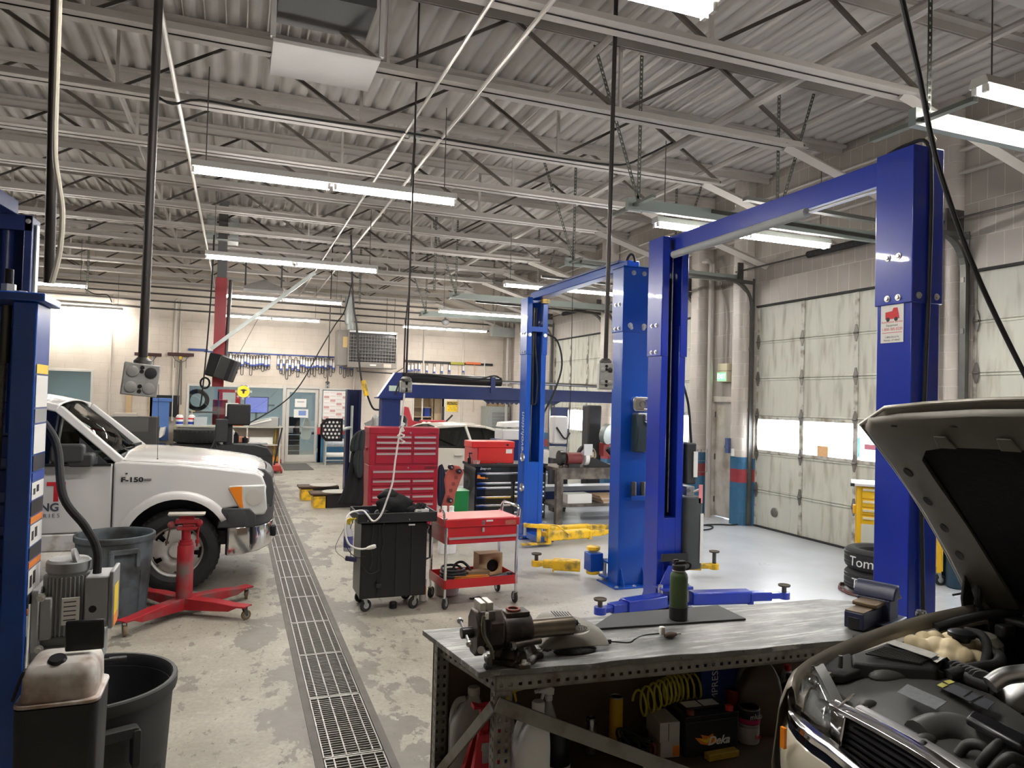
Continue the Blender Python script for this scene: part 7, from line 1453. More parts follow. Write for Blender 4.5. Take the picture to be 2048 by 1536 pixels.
for x, lab in ((889, 'left of two clear bottles on the floor behind the red cart lid'), (903, 'right of two clear bottles on the floor behind the red cart lid')):
 p = py(x, 1024, 8.9); spb = thing('bottle', lab, 'bottle', (p.x, 8.9, 0), 0, 'clear bottles behind the red cart'); obj('bottle_body', MB().lathe([(.065, 0), (.07, .01), (.07, p.z-.08), (.03, p.z+.02), (.028, p.z+.04)], 20), TRL, spb); obj('bottle_cap', MB().cyl((0, 0, p.z+.035), (0, 0, p.z+.075), .032, n=16), WHITE, spb)
KX0, KX1, KY = 3.60, 4.83, 11.0
t = thing('tool_cabinet', 'wide black roller cabinet with chrome drawer pulls behind the middle lift column', 'tool cabinet', (KX0, KY, 0)); W_ = KX1-KX0
BG = mat('gloss_black_cabinet', (.008, .009, .012), .2, var=.1, coat=.6)
obj('cabinet_body', MB().box((0, .006, .10), (W_, .62, .88)), BG, t, bevel=.006); obj('work_top', MB().box((-.02, -.02, .88), (W_+.02, .64, .925)), BLKP, t, bevel=.006)
for xx, yy in ((.1, .08), (W_-.1, .08), (.1, .54), (W_-.1, .54)): caster(t, xx, yy, RUB, .045, 0, DSTEEL, .10)
text('brand_lettering', 'Snap-on', .055, frame((.17, -.001, .855), (1, 0, 0), (0, -1, 0)), TAPEW, t, shear=.25); obj('lock', MB().cyl((.80, .008, .85), (.80, -.008, .85), .018), STEEL, t)
obj('fascia', MB().box((.02, 0, .815), (W_-.02, .008, .875)), BG, t)
fl5 = MB(); fl5.prism([(.03, .70), (.035, .77), (.08, .75), (.09, .72), (.16, .72), (.17, .69)], -.0135, -.0125, 'y');
d1 = drawer(t, .02, W_-.03, .66, .80, BG, 0, CHROME); obj('flame_sticker', fl5, LOGOO, d1); text('sticker_lettering', 'Storm', .04, frame((.16, -.0135, .70), (1, 0, 0), (0, -1, 0)), LOGOO, d1)
for z0, z1 in ((.585, .645), (.43, .57), (.30, .42), (.12, .29)): drawer(t, .02, W_*.50, z0, z1, BG, 0, CHROME)
for z0, z1 in ((.585, .645), (.51, .575), (.44, .50), (.30, .43), (.18, .29), (.12, .17)): drawer(t, W_*.54, W_-.03, z0, z1, BG, 0, CHROME)
a, b = py(943, 925, 11.15), py(1027, 885, 11.15)
t = thing('red_toolbox', 'bright red metal box with sloped lid on the black roller cabinet', 'box', (a.x, 11.12, .926)); W_ = b.x-a.x
BR = mat('bright_red_box', (.62, .02, .015), .35, coat=.3); obj('box_body', MB().box((.10, 0, 0), (W_, .42, .25)), BR, t, bevel=.005); obj('box_side', MB().box((-.0, .02, 0), (.10, .42, .25)), mat('pinkish_red', (.55, .10, .09), .4), t, bevel=.004); obj('box_lid', MB().box((-.01, -.012, .25), (W_+.01, .43, .355)), BR, t, bevel=.012); obj('lock', MB().cyl((W_-.12, -.02, .30), (W_-.12, -.01, .30), .02), BLACK, t); obj('box_label', MB().box((W_-.14, -.002, .16), (W_-.03, -.0005, .23)), PAPER, t); obj('side_handle', MB().tube([(W_, .15, .30), (W_+.04, .15, .29), (W_+.04, .3, .29), (W_, .3, .30)], .01, 8), BLKP, t)  # left side in a paler, pinkish red than the body
p = py(939, 905, 11.1); t = thing('pump_bottle', 'small black pump bottle on the left corner of the black roller cabinet', 'bottle', (p.x, 11.1, .926)); obj('bottle_body', MB().lathe([(.03, 0), (.032, .01), (.03, .09), (.012, .11), (.012, .125)], 16), BLACK, t); obj('pump_head', MB().cyl((0, 0, .125), (0, 0, .16), .008).box((-.012, -.012, .155), (.045, .012, .175)), BLACK, t)
p = py(944, 917, 11.1); tag(obj('cup', MB().lathe([(.05, 0), (.06, .05), (.065, .055), (.05, .05)], 18, T(p.x+.06, 11.05, .926)), mat('clear_pink_cup', (.6, .35, .33), .3)), 'shallow pinkish cup beside the pump bottle on the black cabinet', 'cup')
p = py(1002, 922, 11.0); tag(obj('wrench', MB().bar((p.x-.05, 11.03, .934), (p.x+.06, 11.06, .934), .02, .012).cyl((p.x-.06, 11.03, .928), (p.x-.06, 11.03, .942), .02, n=10), DSTEEL), 'small dark wrench at the front edge of the black cabinet top', 'wrench')
YC = mat('bright_yellow_cart', (.80, .48, .015), .35, var=.08, coat=.3)
p0, p1 = py(1718, 975, 6.35), py(1880, 1130, 6.35)
t = thing('tool_cart', 'yellow tool cart with a white top half hidden behind the tall blue column', 'tool cart', (6.85, 6.52, 0), -.78); W_ = .86
for xx, yy in ((.02, .02), (W_-.02, .02), (.02, .44), (W_-.02, .44)): obj('post', MB().box((xx-.025, yy-.025, .14), (xx+.025, yy+.025, 1.06)), YC, t, bevel=.004); caster(t, xx, yy, RUB, .06, .3, GALV, .14)
obj('cart_top', MB().box((-.06, -.05, 1.06), (W_+.04, .50, 1.09)), mat('white_cart_top', (.72, .68, .66), .35), t, bevel=.006); obj('drawer_case', MB().box((.045, .0, .62), (W_-.05, .45, 1.06)), YC, t)
for z0, z1 in ((.92, 1.05), (.82, .91), (.73, .81), (.62, .72)): drawer(t, .05, W_-.06, z0, z1-.005, YC, -.002, mat('pale_yellow_pull', (.8, .72, .5), .3, .3))
obj('lower_tray', MB().box((.0, .0, .2), (W_, .46, .215)), YC, t); obj('side_latch', MB().box((-.04, .1, .72), (-.005, .2, .82)), YC, t, bevel=.004); obj('end_panel', MB().box((W_-.01, .0, .16), (W_+.02, .46, .9)), YC, t, bevel=.004)
obj('top_corner', MB().box((-.075, -.06, 1.055), (-.03, -.02, 1.09)), BLKP, t)
CHALK = mat('chalk_white', (.75, .75, .73), .8)
tc0 = pz(1762, 1165, 0); TXc, TYc = 6.47, 5.86
def lay_tyre(lab, z, word, ph):
 t = thing('tyre', lab, 'tyre', (TXc, TYc, z), 0, 'stacked tyres near the overhead door'); R_, W_ = .335, .225
 mb = tyre_mesh(R_, W_, .20); m2 = MB(); m2.add(mb.v, mb.f, T(0, 0, W_/2)); to = obj('tyre_body', m2, TREAD, t)
 for dz in (.05, .085, .14, .175): obj('tread_groove', MB().lathe([(R_-.002, dz), (R_+.0012, dz+.001), (R_+.0012, dz+.007), (R_-.002, dz+.008)], 48, cap=False), BLACK, to)
 return t
for lab, z, ph in (('lower tyre of the stack, chalk name on its tread, near the overhead door', .03, .09), ('upper tyre of the stack, chalk name on its tread, near the overhead door', .257, .0)):
 t = lay_tyre(lab, z, 'Tommy', ph)
 cu = text('chalk_name', 'Tommy', .145, I4(), CHALK, t, .0008, al='LEFT', shear=.05)
 me = cu.data; R_ = .3375; a0 = math.atan2(-TYc, -TXc)-.95+ph
 for v in me.vertices:
  x, y, zz = v.co; a = a0+x/R_; v.co = ((R_+zz)*math.cos(a), (R_+zz)*math.sin(a), .095+y)
 bmx = bmesh.new(); bmx.from_mesh(me); bmx.to_mesh(me); bmx.free()
tag(obj('hose_coil', MB().tube([((.375+.012*math.sin(k*.21))*math.cos(k*.2)+TXc, (.375+.012*math.sin(k*.21))*math.sin(k*.2)+TYc, .012+.0004*k*(k % 3 > 0)) for k in range(95)], .011, 7), mat('maroon_hose', (.10, .04, .035), .6)), 'maroon hose coiled on the floor around the bottom tyre', 'hose')
t = thing('hose_reel', 'orange air hose coil on a dark bracket behind the yellow cart', 'hose', (7.80, 6.02, 1.0)); obj('hose', MB().tube([(.0+.002*k*.5, .17*math.cos(k*.35), .17*math.sin(k*.35)-.05) for k in range(110)], .008, 6), mat('orange_air_hose', (.5, .12, .04), .5), t); obj('reel_bracket', MB().box((.02, -.05, -.1), (.2, .05, .1)), BLKP, t)
for k, (x, y, m_, lab) in enumerate(((7.56, 5.80, mat('dark_teal_cylinder', (.02, .05, .08), .4, .2), 'left of two dark teal gas cylinders by the pilaster right of the tall column'), (7.78, 5.72, mat('dark_teal_cylinder', (.02, .05, .08), .4, .2), 'right of two dark teal gas cylinders by the pilaster right of the tall column'))):
 t = thing('gas_cylinder', lab, 'cylinder', (x, y, 0), 0, 'gas cylinders by the pilaster'); obj('cylinder_body', MB().lathe([(.09, 0), (.105, .02), (.105, .75), (.08, .85), (.035, .9), (.035, .93)], 24), m_, t); obj('valve', MB().lathe([(.03, .93), (.035, .95), (.03, 1.0), (.01, 1.02)], 14), STEEL, t)
tag(obj('kick_board', MB().box((7.9, 5.5, 0), (7.93, 5.62, .85)), PIL, bevel=.004), 'grey board leaning by the overhead door right of the gas cylinders', 'board')
fh = smooth([pz(1390, 1054, .012), pz(1405, 1050, .012), pz(1425, 1053, .012), pz(1420, 1058, .012), pz(1400, 1060, .012), pz(1388, 1056, .012), pz(1410, 1050, .02), pz(1440, 1049, .012), pz(1465, 1050, .012), pz(1490, 1047, .012)], 6)
tag(obj('floor_hose', MB().tube(fh, .012, 7), RUB), 'black hose loosely coiled on the floor at the foot of the striped pilaster', 'hose')
# ================================================================ far wall and background
FY = YF-.01
def fw(x, y, d=0.0): return py(x, y, YF-d)
SLV = mat('white_belt_sleeve', (.72, .70, .68), .6); BLB = mat('blue_belt_band', (.05, .09, .36), .5)
def loop(w, h, r=.012, n=14): return MB().tube([(w*math.cos(a), 0, -h/2+(h/2-w)*(1 if math.sin(a) >= 0 else -1)+w*math.sin(a)) for a in [2*PI*k/n+.01 for k in range(n)]], r, 5, closed=True)
def belt(kind):
 t = thing('hanging_belt', 'drive belt in a white and blue paper sleeve hanging from the long wall rack', 'belt', (0, YF-.05, 3.09), 0, 'drive belts on the wall rack')
 h = .40+.08*kind; obj('belt_loop', loop(.033, h, .009), RUB, t); obj('belt_sleeve', MB().box((-.03, -.022, -.10-.16), (.03, -.014, -.10)), SLV, t); obj('sleeve_band', MB().box((-.031, -.024, -.30), (.031, -.013, -.25)), BLB, t); return t
kb = [belt(0), belt(1), belt(2)]; used = [0, 0, 0]
bxs = [438+5.9*k for k in range(18)]+[557, 563, 568, 575, 580, 586, 592, 597]+[603+5.4*k for k in range(13)]+[682, 690, 697, 704]+[818, 825, 832, 839, 854, 869, 884, 899, 927]
for n_, x in enumerate(bxs):
 k = rnd.choice((0, 0, 1, 2)) if x < 800 else rnd.choice((0, 1)); p = fw(x, 706+(x-440)*.027, .05); dz = rnd.uniform(-.06, .02)-(.12 if 560 < x < 600 and n_ % 2 else 0)
 if not used[k]: kb[k].location = (p.x, YF-.05, 3.09+dz); used[k] = 1
 else: dup(kb[k], (p.x, YF-.05, 3.09+dz))
for k in range(3):
 if not used[k]: kb[k].location = (fw(712, 712).x, YF-.05, 3.05)
a, b = fw(377, 700), fw(713, 714); RK = mat('dark_blue_rack_strip', (.03, .06, .22), .5)
tag(obj('belt_rack', MB().box((a.x, YF-.04, 3.10), (fw(416, 700).x, YF-.005, 3.16)).box((a.x+.4, YF-.02, 3.075), (b.x, YF-.005, 3.115)), RK), 'long blue strip rack holding belts on the far wall left of the heater', 'rack')
tag(obj('belt_rack', MB().box((fw(810, 722).x, YF-.03, 3.04), (fw(985, 731).x, YF-.005, 3.11)), BLKP), 'black strip rack on the far wall right of the heater', 'rack')
for x0, x1, m_, lab in ((900, 927, mat('olive_yellow_brush', (.35, .33, .05), .8), 'yellow brush head above the black rack on the far wall'), (930, 960, mat('orange_brush', (.62, .16, .06), .8), 'orange brush head with a long pale handle on the far wall')):
 a, b = fw(x0, 725), fw(x1, 726); t = thing('hanging_brush', lab, 'brush', (a.x, YF-.06, a.z)); obj('brush_head', MB().prism(rrect(b.x-a.x, .07, .02, 3, (b.x-a.x)/2, -.02), -.04, .04, 'y'), m_, t)
 obj('brush_handle', MB().cyl(((b.x-a.x)*.6, 0, -.04), ((b.x-a.x)*.6, 0, -1.55), .012, n=8), mat('pale_wood_handle', (.55, .38, .25), .6), t)
p = fw(968, 735); tag(obj('hanging_pole', MB().cyl((p.x, YF-.05, p.z-1.0), (p.x, YF-.05, p.z+.25), .016, n=10), WHITE), 'white pole hanging at the right end of the black rack', 'pole')
for x, lab in ((297, 'floor squeegee hung high on the wall behind the hanging outlet box'), (362, 'floor squeegee hung high on the wall left of the red column')):
 p = fw(x, 711); t = thing('hanging_squeegee', lab, 'squeegee', (p.x, YF-.07, p.z)); obj('squeegee_head', MB().box((-.33, -.03, -.02), (.33, .03, .07)), mat('dark_maroon_rubber', (.05, .02, .02), .7), t, bevel=.01)
 for s_ in (-1, 1): obj('brace', MB().tube([(s_*.2, 0, -.02), (s_*.12, 0, -.14), (0, 0, -.2)], .01, 6).cyl((s_*.14, 0, 0), (s_*.14, 0, -.35), .008, n=6), DSTEEL, t)
 obj('ferrule', MB().box((-.03, -.03, -.12), (.03, .03, -.03)), YEL, t)
 if x > 300: obj('handle', MB().cyl((0, 0, -.05), (-.04, .0, -1.35), .016, n=8).cyl((.02, 0, -.05), (.05, .0, -1.35), .014, n=8), DSTEEL, t)
hp0 = py(699, 660, 20.6); hp1 = py(792, 735, 20.6)
t = thing('unit_heater', 'grey brown gas unit heater with louvred front hung before the far wall', 'heater', (hp0.x, 20.6, hp1.z-.04)); W_, H_ = hp1.x-hp0.x, hp0.z-hp1.z+.06
HG = mat('brown_grey_heater_enamel', (.20, .18, .16), .45, var=.15, vscale=4)
b = MB(); b.box((0, .03, 0), (W_, .75, .16)).box((0, .03, H_-.05), (W_, .75, H_)).box((0, .70, .16), (W_, .75, H_-.05)).box((-.03, .03, 0), (.015, .75, H_)).box((W_-.015, .03, 0), (W_+.03, .75, H_)); obj('heater_body', b, HG, t, bevel=.006); obj('heater_core', MB().box((.02, .16, .16), (W_-.02, .7, H_-.05)), BLACK, t)
for k in range(8): obj('louvre', MB().bar((.015, .03, .21+k*.095), (W_-.015, .03, .21+k*.095), .05, .012), HG, t)
for k in range(16): obj('louvre_fin', MB().box((.05+k*(W_-.1)/15-.005, .04, .17), (.05+k*(W_-.1)/15+.005, .06, .93)), mat('pale_fin', (.22, .21, .19), .5), t)
obj('bright_lip', MB().box((.015, .02, .98), (W_-.015, .06, 1.04)), STEEL, t); obj('name_plate', MB().box((W_*.45, .024, .06), (W_*.58, .03, .10)), PAPER, t); obj('data_label', MB().box((W_*.74, .024, .02), (W_*.9, .03, .13)), mat('beige_label', (.5, .45, .38), .6), t)
obj('side_casing', MB().box((-.30, .08, .05), (-.03, .7, H_-.02)), HG, t, bevel=.006); obj('burner_tag', MB().box((-.16, .07, .55), (.0, .075, .85)), mat('tan_tag', (.5, .36, .16), .7), t)
obj('flue', MB().tube(smooth([(.08, .4, H_), (.08, .4, H_+.18), (.04, .4, H_+.30), (.04, .4, H_+.95)], 4), .13, 18), GALV, t)
for xx in (-.22, .02, W_-.25, W_-.02): obj('hanger_rod', MB().cyl((xx, .3, H_), (xx, .3, 4.86-hp1.z), .008, n=6), DSTEEL, t)
obj('gas_pipe', MB().tube([(.28, .2, .02), (.28, .2, -.10), (1.0*W_, .2, -.13), (1.2*W_, .2, .05), (1.2*W_, .2, 1.5)], .018, 8), DSTEEL, t)
c0, c1 = fw(352, 850).x, fw(562, 852).x; CT = 1.02
t = thing('counter', 'long pale shop counter under the wide window with a shelf below', 'counter', (0, YF-.6, 0), world=True)
obj('counter_top', MB().box((c0, YF-.62, CT), (c1, YF-.02, CT+.035)), mat('worn_cream_top', (.5, .48, .40), .5, var=.2), t, bevel=.003); obj('shelf', MB().box((c0, YF-.55, .52), (c1, YF-.02, .55)), OFFW, t)
for x in (c0+.03, (c0*2+c1)/3, (c0+2*c1)/3, c1-.05): obj('upright', MB().box((x-.02, YF-.58, 0), (x+.02, YF-.03, CT)), OFFW, t)
def on_counter(x, dz=0): return V((py(x, 845, YF-.4).x, YF-.4, CT+.036+dz))
for x, lab in ((359, 'hand cleaner jug with pump, left of two on the counter'), (383, 'hand cleaner jug with pump, right of two on the counter')):
 p = on_counter(x); t = thing('pump_bottle', lab, 'bottle', tuple(p), 0, 'hand cleaner jugs on the counter'); obj('bottle_body', MB().lathe([(.08, 0), (.09, .01), (.09, .24), (.06, .28), (.03, .29)], 18), PAPER, t); obj('label', MB().lathe([(.0905, .03), (.0905, .10)], 18, cap=False), LOGOB, t); obj('label', MB().lathe([(.0905, .16), (.0905, .20)], 18, cap=False), LOGOR, t); obj('pump_head', MB().cyl((0, 0, .29), (0, 0, .38), .012).box((-.015, -.02, .37), (.08, .02, .40)), mat('tan_pump', (.6, .45, .25), .5), t)
def simple_box(nm, lab, cat, p, w, d, h, m_, bev=.006): t_ = obj(nm, MB().box((p[0]-w/2, p[1]-d/2, p[2]), (p[0]+w/2, p[1]+d/2, p[2]+h)), m_, bevel=bev); return tag(t_, lab, cat)
simple_box('metal_box', 'pale grey metal box on the counter right of the hand cleaner jugs', 'box', on_counter(401), .32, .25, .22, mat('pale_grey_metal', (.48, .52, .54), .4))
simple_box('white_case', 'tall white panel leaning on the counter behind the monitor', 'panel', (py(464, 820, YF-.15).x, YF-.15, CT+.036), .33, .05, .62, mat('pale_mint_panel', (.62, .68, .64), .5))
simple_box('orange_bundle', 'orange cloth bundle on the counter', 'cloth', on_counter(477), .3, .2, .1, mat('rust_orange_cloth', (.45, .12, .03), .8), .03)
t = thing('printer', 'large grey and white printer on the counter right end', 'printer', tuple(on_counter(526))); obj('printer_body', MB().prism([(-.38, 0), (-.38, .10), (.22, .25), (.40, .25), (.40, 0)], -.2, .2, 'y'), mat('grey_printer', (.36, .36, .34), .5), t, bevel=.01); obj('paper_tray', MB().prism([(-.40, .02), (-.36, .05), (.20, .22), (.22, .17)], -.22, -.2, 'y'), PAPER, t)
simple_box('desk_phone', 'dark device at the right end of the counter', 'device', on_counter(553), .12, .25, .24, BLKP)
simple_box('document_box', 'white document box lying on the shelf under the counter', 'box', (py(522, 870, YF-.35).x, YF-.33, .552), .62, .3, .2, PAPER)
p = fw(487, 783, .07); t = thing('round_sign', 'round yellow sign with silver toothed rim above the window frame', 'sign', (p.x, YF-.06, p.z)); obj('rim', MB().lathe([(.17, 0), (.19, .02), (.17, .05)], 24, RX(PI/2)), STEEL, t); obj('face', MB().lathe([(.0, .055), (.165, .052)], 24, RX(PI/2), cap=False), LOGOY, t)
for k in range(8): obj('rim_tooth', MB().box((.17, -.05, -.03), (.225, -.01, .03), RY(PI/4*k)), STEEL, t)
obj('emblem', MB().prism([(-.10, .04), (0, .07), (.10, .04), (.03, .01), (.02, -.06), (-.02, -.06), (-.03, .01)], -.058, -.056, 'y'), LOGOK, t)
IY = YF+1.2
p = py(395, 800, IY); tt = thing('tyre', 'tyre standing on a rack in the room behind the wide window', 'tyre', tuple(p)); m2 = MB(); q_ = tyre_mesh(.32, .22, .2); m2.add(q_.v, q_.f, RX(PI/2)); obj('tyre_body', m2, TREAD, tt)
tag(obj('storage_rack', MB().box((p.x-.7, IY-.2, .0), (p.x-.66, IY+.3, 2.0)).box((p.x+.55, IY-.2, 0), (p.x+.59, IY+.3, 2.0)).box((p.x-.7, IY-.2, p.z-.37), (p.x+.59, IY+.3, p.z-.33)).box((p.x-.7, IY-.2, .85), (p.x+.59, IY+.3, .89)), DSTEEL), 'dark steel rack behind the wide window holding a tyre', 'rack')
tag(obj('vending_cabinet', MB().box((py(425, 800, IY).x, IY+.35, 0), (py(455, 800, IY).x, IY+.9, 1.75)), LOGOR, bevel=.01), 'red drinks cabinet behind the wide window', 'cabinet')
t = thing('poster', 'red framed picture on the wall behind the wide window', 'poster', tuple(py(458, 800, OB-.03))); obj('picture_frame', MB().box((-.35, -.02, -.35), (.35, .02, .35)), LOGOR, t); obj('picture', MB().box((-.2, -.03, -.1), (.2, -.02, .25)), PAPER, t)
q_ = py(513, 810, YF+.6); t = thing('monitor', 'flat monitor showing a violet camera view behind the window', 'monitor', tuple(q_)); obj('bezel', MB().box((-.33, 0, -.24), (.33, .05, .24)), BLKP, t); obj('screen', MB().box((-.31, -.004, -.22), (.31, .0, .22)), mat('lit_violet_screen', (.1, .1, .3), .4, emit=(.16, .17, .42), estr=.5, var=.6, vscale=14), t); obj('arm', MB().box((.33, .02, -.02), (.5, .05, .02)), GREYP, t); obj('column', MB().box((-.03, .05, -1.6), (.03, .1, 0)), GREYP, t)
dx_ = (ODOOR[0]+ODOOR[1])/2
sh = thing('door_notice', 'white paper notice taped on the glass office door', 'notice', (dx_-.05, YF+.025, 1.72)); obj('paper_sheet', MB().box((-.16, 0, -.12), (.16, .004, .12)), PAPER, sh); obj('notice_print', MB().box((-.1, -.002, .02), (.1, 0, .05)), mat('grey_notice_print', (.4, .4, .4), .6), sh)
sh = thing('door_notice', 'blue printed notice below the white one on the glass office door', 'notice', (dx_-.03, YF+.025, 1.40)); obj('paper_sheet', MB().box((-.2, 0, -.10), (.2, .004, .14)), PAPER, sh); obj('blue_print', MB().box((-.07, -.003, -.04), (.14, 0, .10)), mat('pale_blue_print', (.2, .3, .6), .5), sh)
t = thing('office_desk', 'dark office desk with drawers behind the glass door', 'desk', (dx_, YF+2.2, 0)); obj('desk_top', MB().box((-.9, -.4, .72), (.7, .4, .76)), BLKP, t);
for k in range(4): obj('drawer', MB().box((-.5, -.4, .05+k*.165), (.1, -.36, .2+k*.165)), mat('dark_walnut', (.04, .03, .025), .5), t)
obj('desk_clutter', MB().box((-.4, -.3, .76), (-.1, .1, .95)), PAPER, t); simple_box('filing_cabinet', 'brown filing cabinet behind the glass door', 'cabinet', (dx_+.98, YF+2.0, 0), .5, .6, 1.25, mat('brown_carton', (.22, .15, .10), .7)); simple_box('office_monitor', 'dark monitor on the desk behind the glass door', 'monitor', (dx_-.15, YF+1.95, .762), .5, .06, .5, BLACK)
tag(obj('hanging_coat', MB().loft([[(dx_+.25+x, YF+1.3+y, z) for x, y in rrect(w_, .1, .04, 3)] for z, w_ in ((.55, .34), (.8, .32), (1.1, .22), (1.3, .1))]), PAPER, sub=1), 'white coat hanging behind the glass door', 'coat')
t = thing('wall_chart', 'white card chart covered with red edged slips in the right office window', 'chart', ((OWIN[0]+OWIN[1])/2, YF-.03, 1.68)); obj('board', MB().box((-.36, 0, -.42), (.40, .01, .42)), PAPER, t); SLP = mat('red_ruled_slips', (.6, .35, .33), .7)
for i in range(4):
 for j in range(8): obj('slip', MB().box((-.34+i*.18, -.004, -.40+j*.1), (-.34+i*.18+.15, 0, -.335+j*.1)), PAPER if (i+j) % 3 else SLP, t); obj('slip_rule', MB().box((-.34+i*.18, -.005, -.34+j*.1), (-.34+i*.18+.15, -.003, -.33+j*.1)), SLP, t)
d0 = fw(633, 900).x; struct('trim_8', MB().box((d0, YF-.03, 0), (XR-.02, YF-.001, .82)), mat('blue_dado_paint', (.025, .105, .2), .45)); struct('trim_9', MB().box((d0, YF-.032, .82), (fw(700, 880).x, YF-.001, 1.03)), mat('red_dado_paint', (.4, .03, .04), .45))
r0 = py(650, 900, 20.9).x; t = thing('film_stand', 'rolling stand with rolls of clear film below the card chart', 'stand', (r0, 20.9, 0)); obj('stand_top', MB().box((0, 0, 1.0), (1.0, .4, 1.03)), mat('brown_top', (.2, .1, .08), .6), t)
for xx in (.02, .98): obj('post', MB().box((xx-.02, .0, .0), (xx+.02, .4, 1.0)), GALV, t)
for z, r_, m_ in ((.62, .12, mat('crinkled_film', (.5, .55, .6), .2, .2, var=.4, vscale=20)), (.28, .07, WHITE)): obj('film_roll', MB().cyl((.04, .2, z), (.96, .2, z), r_, n=18), m_, t)
obj('crossbar', MB().box((0, .18, .1), (1, .22, .14)), GALV, t); simple_box('red_tray', 'red tray on top of the film roll stand', 'tray', (r0+.22, 21.05, 1.031), .25, .2, .12, LOGOR); simple_box('paper_stack', 'white paper stack on top of the film roll stand', 'papers', (r0+.6, 21.1, 1.031), .35, .25, .1, PAPER)
p = py(327, 815, 21.5); t = thing('display_screen', 'black wall screen partly covered with blue paper', 'screen', (p.x, YF-.06, p.z+.05)); obj('screen_panel', MB().box((-.36, 0, -.30), (.36, .05, .28)), BLACK, t); obj('blue_sheet', MB().box((-.30, -.03, -.95), (.12, -.01, .20)), mat('blue_shop_paper', (.08, .17, .42), .8, var=.1), t); obj('blue_fold', MB().box((-.3, -.06, .1), (.2, -.02, .2)), mat('blue_shop_paper', (.08, .17, .42), .8), t, bevel=.02)
p = py(325, 868, 21.4); t = thing('sink', 'white utility sink below the blue paper', 'sink', (p.x-.28, 21.55, 0)); obj('basin', MB().loft([[(x, y, z) for x, y in rrect(w_, .5, .06, 3)] for z, w_ in ((.72, .5), (.78, .62), (1.0, .68), (1.0, .6), (.85, .5))]), WHITE, t); obj('stand', MB().cyl((0, 0, 0), (0, 0, .72), .06), BLKP, t); simple_box('bag', 'dark navy bag under the utility sink', 'bag', (p.x-.18, 21.2, 0), .6, .25, .6, mat('navy_bag', (.015, .02, .05), .8), .08)
a, b = py(150, 832, 19.5), py(314, 832, 19.5); t = thing('storage_cabinet', 'long charcoal cabinet behind the pickup windshield', 'cabinet', (a.x, 19.5, 0)); W_ = b.x-a.x
obj('cabinet_body', MB().box((0, 0, 0), (W_, .7, a.z)), mat('charcoal_cabinet', (.045, .045, .045), .45), t, bevel=.01); obj('upper_panel', MB().box((.02, -.01, a.z-.35), (W_-.18, 0, a.z-.02)), mat('grey_cabinet_panel', (.085, .085, .083), .5), t); simple_box('white_tray', 'small pale tray on top of the charcoal cabinet', 'tray', (py(252, 826, 19.8).x, 19.8, a.z+.001), .5, .3, .08, OFFW)
for k, x in enumerate((256, 302)): q_ = fw(x, 850); tag(obj('wood_board', MB().box((q_.x-.07, YF-.06, .0), (q_.x+.07, YF-.02, 2.0)), mat('pale_board', (.5, .36, .2), .7)), 'pale wooden board leaning on the far wall, %s of two' % ('left', 'right')[k], 'board')
def flat_tyre(lab, x, y, z, R_=.36, W_=.26):
 t = thing('tyre', lab, 'tyre', (x, y, z), 0, 'worn tyres behind the pickup hood'); m2 = MB(); q_ = grooves(tyre_mesh(R_, W_, .2), R_-.003, W_, 36); m2.add(q_.v, q_.f, T(0, 0, W_/2)); obj('tyre_body', m2, TREAD, t)
q_ = py(393, 870, 16.6);
for k in range(4): flat_tyre(('bottom tyre hidden behind the pickup hood', 'second tyre from the bottom behind the pickup hood', 'lower of two visible worn tyres behind the pickup hood', 'top worn tyre of the stack behind the pickup hood')[k], q_.x+(.06 if k == 3 else 0), 16.6, k*.30, .50, .295)
a, b = py(440, 900, 15.2), py(546, 900, 15.2); zt = py(500, 890, 15.2).z
t = thing('wheel_balancer', 'black wheel balancer with red base, tall screen and tray beyond the pickup hood', 'balancer', (a.x, 15.2, 0)); W_ = b.x-a.x
obj('console_body', MB().prism([(0, .45), (W_, .45), (W_, zt-.22), (W_*.9, zt-.06), (W_*.65, zt), (0, zt)], 0, .7, 'y'), mat('charcoal_console', (.03, .032, .036), .5), t, bevel=.015); obj('red_base', MB().box((-.1, .05, 0), (W_+.02, .65, .45)), mat('dark_red_base', (.28, .02, .03), .45), t, bevel=.01); obj('console_seam', MB().box((0, -.008, .72), (W_, .0, .735)), GASK, t)
obj('screen_post', MB().box((W_*.05, .2, zt), (W_*.22, .4, zt+.55)), BLKP, t); obj('screen', MB().box((W_*.10, .1, zt+.38), (W_*.55, .42, zt+.80), T(0, 0, 0)), BLKP, t, bevel=.03); obj('speaker_panel', MB().box((-.1, .0, zt+.05), (W_*.13, .2, zt+.50)), mat('charcoal_console', (.03, .032, .036), .5), t, bevel=.02); obj('weight_tray', MB().box((W_*.25, .15, zt), (W_*.9, .6, zt+.02)), GREYP, t)
obj('arm', MB().bar((-.35, -.1, .3), (-.02, .1, zt+.25), .05, .05), BLKP, t)
for x, m_, h_, lab in ((463, PAPER, .30, 'white squirt bottle on the balancer tray'), (453, mat('tan_jar', (.35, .28, .15), .5), .16, 'tan jar on the balancer tray'), (471, BLACK, .22, 'black spray can on the balancer tray'), (490, BLACK, .13, 'small black bottle at the right of the balancer tray')):
 q_ = py(x, 885, 15.5); tt = thing('bottle', lab, 'bottle', (q_.x, 15.5, zt+.021), 0); obj('bottle_body', MB().lathe([(.055, 0), (.06, .01), (.06, h_*.75), (.02, h_*.92), (.02, h_)], 14), m_, tt)
simple_box('orange_cloth', 'orange cloth folded on the balancer tray', 'cloth', (py(481, 880, 15.6).x, 15.6, zt+.021), .3, .2, .12, mat('peach_cloth', (.65, .28, .18), .8), .03)
